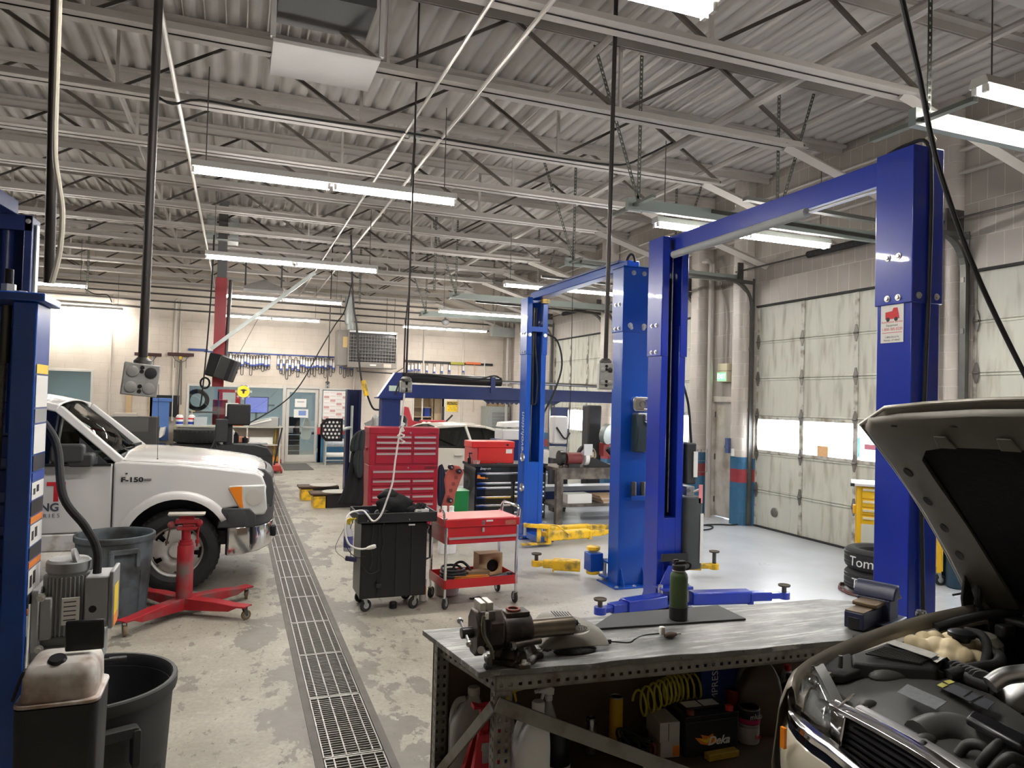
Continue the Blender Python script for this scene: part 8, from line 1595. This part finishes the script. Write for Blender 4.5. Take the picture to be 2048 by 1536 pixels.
def floor_jack(lab, x, y, m_, hx, hz, hm):
 t = thing('floor_jack', lab, 'jack', (x, y, 0)); obj('jack_body', MB().box((-.16, -.3, .05), (.16, .35, .2)), m_, t, bevel=.02); obj('jack_saddle', MB().cyl((0, .2, .2), (0, .2, .24), .06), STEEL, t); obj('jack_handle', MB().cyl((0, -.25, .15), (hx, -.1, hz), .02, n=8), hm, t)
 for sx in (-1, 1):
  for yy in (-.22, .25): obj('jack_wheel', MB().cyl((sx*.17, yy, .06), (sx*.21, yy, .06), .06, n=14), mat('red_wheel', (.35, .03, .03), .5), t)
q_ = pz(547, 947); floor_jack('red floor jack with an upright black handle near the office door', q_.x, q_.y+.3, mat('floor_jack_red', (.42, .05, .04), .4), .18, 1.12, BLACK)
q_ = pz(553, 925); floor_jack('orange floor jack with a slanted yellow handle beside the counter', q_.x-.1, q_.y-.1, mat('jack_orange', (.75, .33, .03), .4), .05, .95, YEL)
m_ = [pz(x, y, .001) for x, y in ((562, 928), (612, 927), (628, 940), (568, 941))]; tag(obj('door_mat', MB().slab(m_, (0, 0, .012)), mat('grey_mat', (.10, .095, .085), .9)), 'grey mat on the floor before the glass office door', 'mat')
p = fw(905, 815, .02); t = thing('caution_sign', 'yellow CAUTION safety glasses sign on the far wall', 'sign', (p.x, YF-.012, p.z)); obj('sign_plate', MB().box((-.19, 0, -.13), (.19, .01, .19)), LOGOY, t); obj('sign_header', MB().box((-.18, -.002, .085), (.18, 0, .18)), LOGOK, t); SF = frame((0, -.004, 0), (1, 0, 0), (0, -1, 0)); text('sign_title', 'CAUTION', .075, SF @ T(0, .132, 0), LOGOY, t)
for k, s_ in enumerate(('SAFETY GLASSES', 'REQUIRED', 'IN THIS AREA')): text('sign_text', s_, .045, SF @ T(0, .045-k*.06, 0), LOGOK, t)
WOOD = mat('pale_wood_cabinet', (.50, .38, .25), .6); kx0, kx1 = KHOLE[0], KHOLE[1]
t = thing('shelf_unit', 'pale wooden shelves and cupboard seen through the wall hatch', 'shelf', (kx0, YF+.6, .9)); obj('shelf_case', MB().box((0, .4, 0), (kx1-kx0+.5, .45, 1.2)).box((0, 0, .75), (.75, .4, .78)).box((0, 0, .45), (.75, .4, .48)).box((.72, 0, 0), (.76, .4, 1.2)), WOOD, t); obj('cupboard_door', MB().box((.8, -.02, .35), (kx1-kx0+.2, .0, 1.15)), WOOD, t); obj('dark_contents', MB().box((.05, .05, .02), (.6, .35, .4)), BLKP, t, bevel=.02); obj('blue_book', MB().box((.5, .05, .48), (.68, .35, .75)), LOGOB, t); text('carton_mark', 'BI', .16, frame((1.15, -.03, .12), (1, 0, 0), (0, -1, 0)), LOGOB, t)
simple_box('blue_cabinet', 'slate blue cabinet glimpsed between the two tall lift columns', 'cabinet', (7.2, 11.7, 0), .5, .4, 1.45, mat('slate_blue_cabinet', (.10, .18, .32), .5), .01); a, b = py(978, 813, 21.0), py(1040, 813, 21.0); t = thing('steel_cabinet', 'grey slatted steel cabinet by the far right corner', 'cabinet', (a.x, 21.0, 0)); W_ = min(b.x-a.x+.5, XR-.03-a.x); obj('cabinet_body', MB().box((0, .012, 0), (W_, .75, a.z)), GALV, t)
for k in range(14): obj('drawer_row', MB().box((.12, 0, .15+k*(a.z-.3)/14), (W_-.02, .014, .13+(k+1)*(a.z-.3)/14)), mat('grey_drawer', (.26, .27, .26), .5, .4), t)
for x, w_, lab in ((985, .30, 'left brown carton on top of the grey steel cabinet'), (1000, .28, 'middle brown carton on top of the grey steel cabinet'), (1010, .15, 'small dark part on top of the grey steel cabinet')): simple_box('carton', lab, 'box', (py(x, 800, 21.3).x, 21.3, a.z+.001), w_, .3, .24 if w_ > .2 else .12, mat('brown_old_carton', (.25, .18, .10), .7) if w_ > .2 else DSTEEL)
for x, lab in ((1022, 'left of two dark tins on top of the grey steel cabinet'), (1033, 'right of two dark tins on top of the grey steel cabinet')): q_ = py(x, 805, 21.3); can('tin', lab, q_.x, 21.3, .07, .2, RUST, z=a.z+.001)
p = py(1024, 880, 13.0); t = thing('white_machine', 'white cased test machine with raised lid behind the bright blue lift', 'machine', (p.x, 13.0, 0)); obj('machine_cabinet', MB().box((-.28, 0, 0), (.3, .5, p.z)), NAVY, t); obj('machine_case', MB().box((-.2, -.02, p.z), (.24, .45, p.z+.2)), WHITE, t, bevel=.015); obj('machine_lid', MB().prism([(-.2, p.z+.24), (-.17, p.z+.33), (.24, p.z+.36), (.24, p.z+.25)], 0, .4, 'y'), WHITE, t, bevel=.01); obj('side_handle', MB().tube([(.2, 0, p.z+.36), (.2, 0, p.z+.44), (.34, 0, p.z+.44), (.34, 0, p.z+.3)], .014, 6), BLKP, t)
t = thing('alignment_lift', 'navy cross beam lift with hydraulic cylinder spanning behind the red chests', 'vehicle lift', (4.5, 12.2, 0), world=True); LY = 12.2
zb0, zb1 = 1.95, 2.18; zr = py(785, 745, LY).z
obj('post', MB().box((2.28, LY-.12, .01), (2.60, LY+.12, 1.93)), NAVY, t, bevel=.01); obj('post', MB().box((6.9, LY-.12, .01), (7.15, LY+.12, 1.93)), NAVY, t, bevel=.01); obj('post_cap', MB().box((2.2, LY-.15, 1.93), (2.66, LY+.15, 1.95)), NAVY, t)
obj('cross_beam', MB().prism([(2.22, zb0), (2.50, zr), (2.62, zr), (2.62, zb1), (7.2, zb1-.02), (7.2, zb0), ], LY-.1, LY+.1, 'y'), NAVY, t, bevel=.008); obj('beam_edge', MB().box((2.62, LY-.105, zb1), (4.6, LY+.09, zb1+.02)), PAPER, t)
obj('cylinder', MB().cyl((2.62, LY-.02, zb1+.12), (4.42, LY-.02, zb1+.10), .085, n=16), BLACK, t); obj('cylinder_rod', MB().cyl((4.42, LY-.02, zb1+.10), (7.0, LY-.02, zb1+.08), .03, n=10), CHROME, t); obj('cylinder_strap', MB().box((4.2, LY-.13, zb1-.1), (4.28, LY+.1, zb1+.17)), NAVY, t)
obj('hose', MB().tube(smooth([(2.5, LY-.1, 2.0), (2.62, LY-.13, 2.28), (3.0, LY-.13, 2.36), (3.5, LY-.12, 2.31), (3.9, LY-.12, 2.3), (4.25, LY-.12, 2.38), (4.4, LY-.1, 2.33)], 5), .014, 7), RUB, t)
lk = MB(); lk.prism([(4.1, zb0)]+[(4.15+.09*k+(.045 if j else 0), zb0-(.07 if j else .03)) for k in range(15) for j in (0, 1)]+[(5.6, zb0)], LY-.03, LY+.02, 'y'); obj('lock_rack', lk, NAVY, t); obj('serial_sticker', MB().box((2.40, LY-.103, 2.06), (2.56, LY-.1, 2.15)), mat('pale_green_sticker', (.5, .62, .5), .5), t)
obj('runway', MB().box((4.9, 11.36, .42), (7.2, 11.70, .50)), mat('white_runway', (.6, .62, .66), .4), t); obj('runway_side', MB().box((4.9, 11.33, .2), (7.2, 11.36, .42)), NAVY, t)
q_ = py(793, 845, 12.6); t = thing('lift_motor', 'black finned motor with hooked handle beside the navy post', 'motor', (q_.x, 12.6, 0)); obj('motor_stand', MB().box((-.1, -.1, 0), (.1, .1, 1.2)), NAVY, t); obj('motor_body', MB().lathe([(.18, 1.2), (.19, 1.22), (.19, 1.58), (.15, 1.64), (.02, 1.66)], 24), BLACK, t); obj('handle', MB().tube([(0, 0, 1.64), (0, 0, 1.92), (-.12, 0, 1.92), (.12, 0, 1.92)], .015, 6), BLACK, t); obj('motor_label', MB().box((-.06, -.195, 1.27), (.03, -.19, 1.34)), PAPER, t)
t = thing('lift_post', 'dark navy column behind the hanging jacket with silver alignment heads', 'post', (2.1, 14, 0)); b = MB(); channel(b, .27, .25, 0, 2.08, lip=.05, open_=-1); obj('column', b, mat('dark_navy', (.008, .012, .05), .3), t)
for x, z, s_, ang in ((2.42, 1.42, 1, 0), (1.66, 1.33, .9, 0)):
 tt = thing('alignment_target', {2.42: 'silver octagonal wheel clamp head right of the dark navy column', 1.66: 'black framed honeycomb target plate left of the dark navy column'}[x], 'target', (x, 13.66 if x > 2 else 13.6, z))
 if x > 2: obj('head', MB().lathe([(.17, 0), (.2, .03), (.2, .07), (.12, .12), (.03, .22)], 8, RY(PI/2) @ RX(0)), mat('silver_head', (.5, .5, .48), .4, .4), tt); obj('clamp_arm', MB().bar((-.12, .1, .0), (.4, .1, .25), .06, .08), GALV, tt); obj('clamp_jaw', MB().box((.3, .05, -.2), (.36, .12, .35)), GALV, tt)
 else:
  obj('target_frame', MB().loft([[(a*s2, yy, c*s2) for a, c in ((-.2, -.1), (-.1, -.21), (.2, -.21), (.2, .21), (-.1, .21), (-.2, .1))] for s2, yy in ((1, 0), (1, -.03), (.78, -.03), (.78, 0))], cap=False), BLACK, tt); obj('target_plate', MB().box((-.15, -.015, -.17), (.17, -.005, .17)), BLKP, tt)
  for i in range(5):
   for j in range(5): obj('target_dot', MB().lathe([(.0, 0), (.022, 0)], 8, T(-.13+i*.07-(.03 if j % 2 else 0)+.02, -.018, -.14+j*.07) @ RX(PI/2), cap=False), PAPER, tt)
  obj('target_arm', MB().tube([(.2, 0, 0), (.28, .02, .03), (.36, .04, .04)], .03, 8), GALV, tt); obj('post', MB().cyl((.37, .05, -.6), (.37, .05, .45), .025, n=8), GALV, tt)
for k, (x0, y0) in enumerate(((1.32, 12.95), (1.2, 13.95))):
 t = thing('low_ramp', ('yellow tipped low runway nearest the chest', 'yellow tipped low runway behind the first one')[k], 'ramp', (x0, y0, 0), 0, 'low runways beside the chest'); obj('runway_side', MB().box((.2, 0, .0), ((1.1, .68)[k], .45, .22)), BLACK, t); obj('yellow_tip', MB().box((0, 0, .0), (.22, .45, .2)), YEL, t); obj('deck', MB().box((-.05, .03, .22), ((1.1, .68)[k], .45, .25)), RUST, t); obj('turn_plate', MB().lathe([(.0, .262), (.26, .262), (.26, .25)], 20, T(.42, .24, 0), cap=False), mat('pale_turn_plate', (.5, .48, .43), .5), t)
q0, q1 = py(803, 838, 17.5), py(900, 838, 17.5); t = thing('tyre_changer', 'red tyre changer with gauges seen over the ivory saloon roof', 'machine', (q0.x, 17.5, 0)); MR = mat('machine_red', (.33, .02, .03), .4); W_ = q1.x-q0.x; obj('machine_body', MB().box((0, 0, 0), (W_, .6, 1.15)), MR, t); obj('front_beam', MB().box((W_*.38, -.05, 1.18), (W_*.9, .1, 1.42)), MR, t, bevel=.02); obj('red_arm', MB().prism([(0, 1.1), (.05, 1.75), (.2, 1.72), (.3, 1.4), (.55, 1.35), (.5, 1.1)], .1, .2, 'y'), MR, t, bevel=.02); obj('lever', MB().bar((W_*.85, 0, 1.3), (W_*1.05, 0, 1.55), .03, .04), BLKP, t); obj('dark_post', MB().box((W_*.86, .1, 1.1), (W_*.9, .16, 1.75)), BLKP, t)
for f in (.45, .55): obj('gauge', MB().lathe([(.0, .01), (.08, .01), (.08, 0)], 16, T(W_*f, -.06, 1.30) @ RX(PI/2), cap=False), PAPER, t)
t = thing('work_table', 'heavy brown steel work table with a lower shelf between the blue lift columns', 'table', (4.80, 10.5, 0)); TB = mat('brown_grey_table_steel', (.085, .07, .06), .6, .3, var=.3, vscale=4, dirt=(.2, .17, .14), dscale=6, damt=.36)
obj('table_top', MB().box((0, 0, .86), (1.8, .8, .90)), TB, t); obj('apron', MB().box((0, 0, .72), (1.8, .03, .86)), TB, t); obj('lower_shelf', MB().box((0, .1, .26), (1.8, .75, .30)), TB, t)
for xx in (.06, 1.74):
 for yy in (.05, .75): obj('leg', MB().box((xx-.055, yy-.045, 0), (xx+.055, yy+.045, .86)), TB, t)
t = thing('bench_grinder', 'dark red bench grinder on the brown work table', 'grinder', (5.12, 10.62, .901)); obj('grinder_body', MB().cyl((-.12, 0, .14), (.14, 0, .14), .10, n=18), mat('oxblood_grinder', (.16, .025, .025), .5), t); obj('grinder_base', MB().box((-.1, -.08, 0), (.1, .08, .06)), BLKP, t); obj('wheel_guard', MB().cyl((-.24, 0, .15), (-.17, 0, .15), .12, n=20), BLACK, t); obj('wheel_guard', MB().cyl((.19, 0, .15), (.26, 0, .15), .12, n=20), WHITE, t); obj('eye_shield', MB().box((.15, -.12, .2), (.3, -.1, .38)), mat('cloudy_shield', (.6, .6, .6), .4), t)
t = thing('wheel', 'bare tan wheel with tyre leaning at the back of the brown work table', 'wheel', (5.55, 10.95, 1.075)); wheel(t, (0, 0, 0), RX(PI/2) @ RX(-.15), .17, .12, .135, mat('tan_rim', (.45, .38, .27), .5), 5, .03, .03)
tag(obj('black_case', MB().prism([(-.2, 0), (.22, 0), (.22, .03), (-.12, .16), (-.2, .16)], -.1, .1, 'y', T(5.58, 10.65, .901)), BLACK, bevel=.005), 'black wedge shaped case on the brown work table', 'case')
lv_ = MB(); lv_.cyl((5.85, 10.8, 1.2), (6.1, 10.75, .93), .05, n=12); tag(obj('shock_absorber', lv_, BLKP), 'black shock absorber leaning on the right of the brown work table', 'part')
for k in range(6): q_ = (4.88+.035*k, 10.56+.04*(k % 3), .901); tag(obj('small_part', MB().cb((q_[0], q_[1], .915+.006*(k % 2)), (.05, .03, .028)), RUST if k % 2 else DSTEEL, bevel=.004), 'small rusty part heaped at the left end of the brown work table', 'part', 'rusty parts heaped on the work table')
a = py(1157, 998, 10.75); simple_box('white_carton', 'white carton on the lower shelf of the brown work table', 'box', (a.x, 10.85, .301), .44, .3, .15, PAPER, .003)
for k in range(4): tag(obj('cardboard_sheet', MB().box((5.72-.02*k, 10.65, .301+.03*k), (6.3+.03*k, 11.1, .328+.03*k)), CARD if k % 2 else mat('pale_paper_sheet', (.55, .45, .36), .8)), ('lowest flattened carton piled on the work table lower shelf', 'second flattened carton up on the work table lower shelf', 'third flattened carton up on the work table lower shelf', 'top flattened carton on the work table lower shelf')[k], 'carton')
q_ = py(1110, 1000, 11.95); t = thing('fluid_machine', 'tall pale and charcoal fluid machine behind the bright blue lift column', 'machine', (q_.x, 11.86, 0)); obj('machine_tank', MB().prism(rrect(.30, .3, .06, 3), .42, .95, 'z'), mat('dark_smoked_tank', (.04, .042, .045), .3), t); obj('machine_stand', MB().box((-.12, -.1, 0), (.12, .1, .42)), DSTEEL, t); obj('machine_neck', MB().prism(rrect(.28, .28, .06, 3), .95, 1.15, 'z'), mat('pale_machine_plastic', (.5, .5, .47), .5), t); obj('machine_head', MB().box((-.15, -.1, 1.2), (.13, .1, 1.7)), WHITE, t, bevel=.03); obj('head_hose', MB().tube(smooth([(-.1, -.12, 1.5), (.05, -.16, 1.3), (.16, -.12, 1.4)], 5), .016, 7), RUB, t); obj('navy_column', MB().box((.0, .16, 0), (.25, .38, 1.85)), NAVY, t)
q_ = py(1205, 1000, 12.8); t = thing('balancer', 'dark wheel machine with blue cabinet behind the near bright blue column', 'machine', (q_.x, 12.8, 0)); obj('machine_tower', MB().box((-.25, .2, 0), (.05, .5, 1.9)), BLKP, t, bevel=.03); obj('machine_disc', MB().cyl((.05, .05, 1.35), (.1, -.05, 1.33), .2, n=18), GALV, t); obj('red_pad', MB().box((.0, .0, .9), (.35, .3, 1.15)), mat('dull_red_pad', (.3, .05, .04), .5), t); obj('foot', MB().box((-.3, -.2, 0), (.5, .6, .12)), DSTEEL, t)
simple_box('far_pickup_glass', 'pale green hood glimpsed through the small far left window', 'vehicle', (py(128, 790, YF+1.5).x, YF+1.6, 0), 1.3, .8, 1.38, mat('pale_green_car', (.5, .62, .5), .3), .1)
# ================================================================ hung from the roof
def cord(nm, lab, cat, pts, r, m_, n=5, grp=None): return tag(obj(nm, MB().tube(smooth(pts, n) if n else pts, r, 8), m_), lab, cat, grp)
PIPE = mat('dark_iron_pipe', (.035, .03, .028), .5, .4, var=.3)
BOXG = mat('galvanised_outlet_box', (.36, .36, .34), .5, .5, var=.4, vscale=18)
def outlet_box(lab, c, w, d, h, yaw, pole_r, holes=4, tilt=0.0, pole=True):
 t = thing('outlet_box', lab, 'outlet box', tuple(c), yaw)
 M = RY(tilt); obj('box_body', MB().box((-w/2, -d/2, -h), (w/2, d/2, 0), M), BOXG, t, bevel=.006)
 k = 0
 for sx in (-1, 1):
  for sz in (-1, 1)[:max(1, holes//2)]:
   k += 1; cx_, cz_ = sx*w*.25, -h/2+sz*h*.24
   obj('outlet', MB().lathe([(w*.17, 0), (w*.17, .006), (w*.13, .008)], 18, M @ T(cx_, -d/2, cz_) @ RX(PI/2)), BLKP if k == 4 else BOXG, t)
 for zz in (.12, .24, .7, .85): obj('knockout', MB().cyl(M @ V((.0, -d/2-.004, -h*zz)), M @ V((.0, -d/2+.004, -h*zz)), .012, n=10), BLACK, t)
 if pole: obj('pole', MB().cyl((0, 0, -.02), (.02, 0, ZT-c.z-.04), pole_r, n=12), PIPE, t); obj('cap', MB().lathe([(.05, -.005), (.05, .02), (.03, .04)], 16), DSTEEL, t)
 return t
c = py(285, 728, 4.9); outlet_box('large weathered outlet box on a thick black pole hanging over the pickup hood', c, .195, .12, .195, .15, .026, tilt=.09)
c = py(1211, 727, 5.2); outlet_box('grey outlet box on a long dark pole before the bright blue lift column', c, .115, .13, .21, -.35, .018)
c = py(812, 762, 6.5); t = outlet_box('small grey outlet box with a white cord hanging above the cherry chest', c, .105, .06, .105, 0, .009, 2)
c = py(655, 766, 17.0); outlet_box('tiny grey outlet on a thin cord hanging before the office door', c, .09, .06, .12, 0, .012, 2)
a, b = py(112, 0, 3.6), py(98, 566, 3.6); tag(obj('hanging_pole', MB().cyl(b, a+(a-b)*.9, .021, n=12), PIPE), 'thick black pole hanging at the left edge beside a pale hose', 'pole')
cord('hanging_hose', 'pale cream air hose hanging down beside the left black pole', 'hose', [py(x, y, 3.55)+V((0, 0, 0)) for x, y in ((120, -160), (119, 0), (114, 150), (110, 300), (118, 370), (125, 425), (120, 500), (107, 555), (103, 566))], .011, mat('cream_hose', (.50, .47, .38), .5))
cord('hanging_hose', 'dark hose slanting down from the roof in front of the tall lift column', 'hose', [py(x, y, 2.25+.0*y) for x, y in ((1790, -60), (1812, 40), (1838, 150), (1868, 300), (1905, 420), (1950, 540), (2000, 650), (2060, 770))], .011, RUB)
for pts, Y, r, lab in ((((705, 560), (690, 620), (670, 650), (640, 700), (600, 770), (560, 810), (500, 845), (480, 848)), 17.5, .014, 'long black cable swooping from the roof down to the counter'),
 (((428, 470), (424, 560), (415, 680), (404, 790), (400, 812)), 14.6, .013, 'dark cord hanging left of the red ceiling column'),
 (((822, 480), (820, 560), (812, 640), (808, 745)), 6.6, .006, 'slack black cord running beside the small outlet box pole'),
 (((702, 470), (706, 600), (713, 650), (718, 720), (724, 765), (731, 780), (745, 815), (760, 820), (790, 824), (800, 832)), 12.4, .016, 'black cable with a yellow connector hanging by the navy lift'),
 (((1147, 470), (1143, 700), (1140, 820), (1130, 930)), 9.9, .005, 'thin tan cord hanging behind the bright blue lift beam'),
 (((520, 630), (470, 720), (440, 750)), 15.4, .004, 'thin wire sagging to the ceiling camera'),
 (((170, 578), (190, 588), (215, 590), (224, 605)), 21.4, .012, 'dark cable looping at the far left light')): cord('hanging_cable', lab, 'cable', [py(x, y, Y) for x, y in pts], r, RUB)
p = py(730, 775, 12.35); tag(obj('hanging_connector', MB().tube([p+V((-.03, 0, .12)), p+V((-.01, 0, .02)), p+V((.03, 0, -.14))], [.035, .045, .035], 12), YEL), 'yellow and black connector on the hanging cable by the navy lift', 'connector')
CON = mat('bright_conduit', (.50, .48, .44), .35, .5); PNT = mat('painted_pipe', (.40, .37, .335), .5)
def run(lab, pts, r, m_, nm='conduit'): return tag(obj('hanging_'+nm, MB().tube(pts, r, 8), m_), lab, nm)  # pipe and conduit runs fixed along joists, roof and walls
zc = ZC-.04
for x, y0, y1, z_, r, lab in ((1.62, 2.5, 21.7, zc, .017, 'bright conduit running away under the joists, left of the pair'), (2.02, 2.5, 21.7, zc-.0, .019, 'bright conduit running away under the joists, right of the pair'), (-.62, 1.5, 21.7, zc, .021, 'bright conduit running away under the joists at left')): run(lab, [(x, y0, z_), (x, y1, z_)], r, CON)
run('painted gas pipe running away between the joists left of centre', [(-1.35, 1.0, 5.35), (-1.35, 21.5, 5.35)], .03, PNT, 'pipe')
for x, z_, r, lab in ((3.1, 5.30, .035, 'painted sprinkler pipe running away above the middle lift'), (5.0, 5.15, .055, 'thick painted pipe running away at right above the lifts'), (6.1, 5.25, .04, 'thinner painted pipe running away at right near the wall')): run(lab, [(x, .5, z_), (x, 21.5, z_)], r, PNT, 'pipe')
for z_, lab in ((4.78, 'painted pipe along the top of the right wall, lowest of three'), (5.05, 'painted pipe along the top of the right wall, middle of three'), (5.32, 'painted pipe along the top of the right wall, highest of three')): run(lab, [(XR-.05, 1, z_), (XR-.05, 21.6, z_)], .028, PNT, 'pipe')
for y, lab in ((6.30, 'painted downpipe on the pilaster right of the tall lift column'), (10.68, 'painted downpipe beside the exit door pilaster'), (20.9, 'painted downpipe in the far right corner')): run(lab, [(XR-.19, y, .0), (XR-.19, y, 4.45), (XR-.19, y+.08, 4.52), (XR-.19, y+.25, 4.54)], .05, PNT, 'pipe')
for x, lab in ((225, 'left'), (352, 'middle'), (362, 'right')): p = fw(x, 620, .03); run('painted conduit dropping down the far wall, %s of three at left' % lab, [(p.x, YF-.03, 1.15), (p.x, YF-.03, 4.45), (p.x+.05, YF-.03, 4.5)], .022 if x != 352 else .035, OFFW)
for z_, lab in ((4.80, 'highest'), (4.62, 'second'), (4.42, 'third'), (4.22, 'lowest')): run('dark conduit along the top of the far wall, %s of four' % lab, [(-8, YF-.06, z_+.02), (XR-.1, YF-.06, z_-.08)], .022, DSTEEL)
p = fw(700, 760, .03); run('painted conduit dropping right of the office window', [(p.x+.12, YF-.03, .9), (p.x+.12, YF-.03, 4.5)], .03, OFFW)
for x, lab in ((846, 'left of the caution sign'), (925, 'right of the caution sign')): p = fw(x, 760, .03); run('painted conduit dropping on the far wall %s' % lab, [(p.x, YF-.03, 1.2), (p.x, YF-.03, 4.3)], .025, OFFW)
GR = mat('mint_grey_rail', (.25, .285, .26), .5); HGR = mat('slotted_hanger', (.14, .15, .13), .5, .5, var=.3)
def operator_rail(lab, y, x0, z_, m_=GR):
 t = thing('door_rail', lab, 'rail', (x0, y, z_)); obj('rail_beam', MB().box((0, -.03, -.06), (XR-x0-.05, .03, .06)), m_, t)
 for xx, lean in ((.1, -.55), (1.9, .5)):
  b = MB(); perf(b, (xx, -.03, .02), (xx, -.03, ZT-z_-.05), (1, 0, 0), .04, .05, ((.3, .7),)); perf(b, (xx, -.03, .02), (xx+lean, -.03, ZT-z_-.05), (1, 0, 0), .04, .05, ((.3, .7),)); obj('hanger', b, HGR, t, solid=.004, norm=False)
 obj('cross_angle', MB().box((.05, -.4, -.03), (.1, .4, .0)), HGR, t); return t
for y, x0, z_, lab in ((3.62, 4.24, 3.95, 'mint grey door rail at the upper right corner held by slotted hangers'), (9.95, 4.6, 4.08, 'mint grey door rail crossing behind the tall blue lift beam'), (6.62, 3.75, 4.04, 'mint grey door rail in front of the taupe wall, nearer one'), (14.2, 4.0, 4.06, 'mint grey door rail beyond the middle lift beam'), (17.9, 4.3, 4.1, 'mint grey door rail nearest the far wall')): operator_rail(lab, y, x0, z_)
for x, y, lab in ((-4.35, 12.0, 'slotted steel hanger at far left near the middle joists'), (-4.0, 8.2, 'slotted steel hanger at upper left beyond the black pole'), (-3.2, 18.5, 'slotted steel hanger holding the far left light'), (3.6, 14.0, 'slotted steel hanger over the middle lift'), (2.6, 17.0, 'slotted steel hanger above the unit heater')):
 b = MB(); perf(b, (x, y, 4.1), (x, y, ZT), (1, 0, 0), .045, .05, ((.3, .7),)); tag(obj('slotted_hanger', b, HGR, solid=.004, norm=False), lab, 'hanger')
a, b_, q_ = py(424, 773, 15.0), py(447, 773, 15.0), py(437, 556, 15.0)
t = thing('ceiling_column', 'red square column hung from a grey roof mount with a dark camera head at its foot', 'column', ((a.x+b_.x)/2, 15.0, a.z)); W_ = b_.x-a.x
obj('column_tube', MB().box((-W_/2, -.1, 0), (W_/2, .1, q_.z-a.z)), mat('column_red', (.36, .02, .03), .4, var=.2), t, bevel=.006); obj('upper_tube', MB().box((-W_/2+.02, -.08, q_.z-a.z), (W_/2-.02, .08, ZD-a.z-.06)), mat('dark_grey_tube', (.10, .10, .10), .5), t); obj('roof_mount', MB().box((-.28, -.2, ZC-a.z+.02), (-.12, .2, ZC-a.z+.45)).box((.12, -.2, ZC-a.z+.02), (.28, .2, ZC-a.z+.45)).box((-.28, -.2, ZC-a.z+.0), (.28, .2, ZC-a.z+.03)), GALV, t)
M = T(.02, -.25, .18) @ RY(.2) @ RZ(-.4); h_ = obj('camera_head', MB().box((-.25, -.1, -.02), (.02, .2, .42), M), BLKP, t, bevel=.03); obj('head_panel', MB().box((-.02, -.22, -.02), (.26, .1, .40), M @ RY(.12)), mat('grey_head', (.06, .06, .06), .4), h_, bevel=.02); obj('head_screen', MB().box((.2, -.24, .0), (.28, -.1, .38), M @ RY(.12)), BLKP, h_); obj('loop_cable', MB().tube([(-.22+.08*math.cos(k), -.2, .06+.1*math.sin(k)) for k in [2*PI*j/12 for j in range(12)]], .02, 6, closed=True), BLACK, h_)
s0, s1 = py(422, 698, 14.6), py(630, 545, 14.6); tag(obj('diagonal_strut', MB().bar(s0, s1, .06, .07), GALV), 'long grey diagonal strut bracing the red ceiling column', 'strut')
tag(obj('side_rail', MB().cyl(py(462, 560, 15.0), py(451, 715, 15.0), .035, n=8), DSTEEL), 'dark vertical rod beside the red ceiling column', 'rod')
t = thing('duct_box', 'grey sheet metal duct box with a pale lower panel near the top edge', 'duct', (.18, 5.9, 4.72)); DG = mat('pale_grey_sheet', (.40, .385, .37), .55, var=.06)
obj('lower_panel', MB().box((.0, -.02, -.03), (.84, .62, .0)), DG, t, bevel=.006); obj('box_side', MB().box((0, .6, 0), (.84, .62, .12)), DG, t); obj('dark_duct', MB().box((.04, .02, .42), (.80, .6, .93)), mat('dark_sheet', (.08, .08, .08), .5, .3), t)
for xx in (.0, .84): obj('corner_angle', MB().box((xx-.02, -.04, 0), (xx+.02, .0, .95)), DG, t)
c = py(527, 575, 17.0); t = thing('high_bay_lamp', 'dark shallow wedge lamp hanging before the far wall', 'lamp', tuple(c)); obj('lamp_shade', MB().prism([(-.42, -.08), (-.40, -.02), (0, .14), (.40, -.02), (.42, -.08)], -.25, .25, 'y'), mat('dark_lamp_shade', (.05, .045, .04), .6), t)
for xx in (-.38, .38): obj('lamp_hanger', MB().cyl((xx, 0, -.02), (xx, 0, ZC-c.z), .02, n=6), DSTEEL, t)
p = py(891, 644, 21.0); tag(obj('wall_mounted_camera', MB().sphere(tuple(p), .12, sc=(1, 1.2, .8)).cyl(p, p+V((0, .1, .25)), .03), GREYP), 'small grey security camera high on the far wall', 'camera')
a = py(985, 660, 20.5); t = thing('junction_box', 'long grey junction box with conduits high near the far right corner', 'box', tuple(a)); obj('box_body', MB().box((0, 0, -.18), (.78, .3, .1)), GALV, t)
for xx in (.1, .4, .7): obj('conduit', MB().cyl((xx, .1, .1), (xx, .1, .6), .025, n=8), GALV, t)
p = py(830, 272, 7.75); t = thing('hanging_box', 'small conduit box with a drop pole on the joist above the nearest centre light', 'box', tuple(p)); obj('box_body', MB().box((-.06, -.05, -.03), (.06, .05, .03)), GALV, t); obj('drop_pole', MB().cyl((0, 0, -.03), (-.02, 0, -.55), .014, n=8), PIPE, t)
cord('hanging_cable', 'black cable clipped along the joist across the middle of the photo', 'cable', [py(x, y, 7.66) for x, y in ((310, 190), (345, 208), (400, 200), (520, 222), (680, 246), (830, 268), (960, 290), (1130, 318), (1240, 330), (1290, 312), (1345, 285))], .012, RUB, 4)
b_ = py(1210, 20, 1.0)
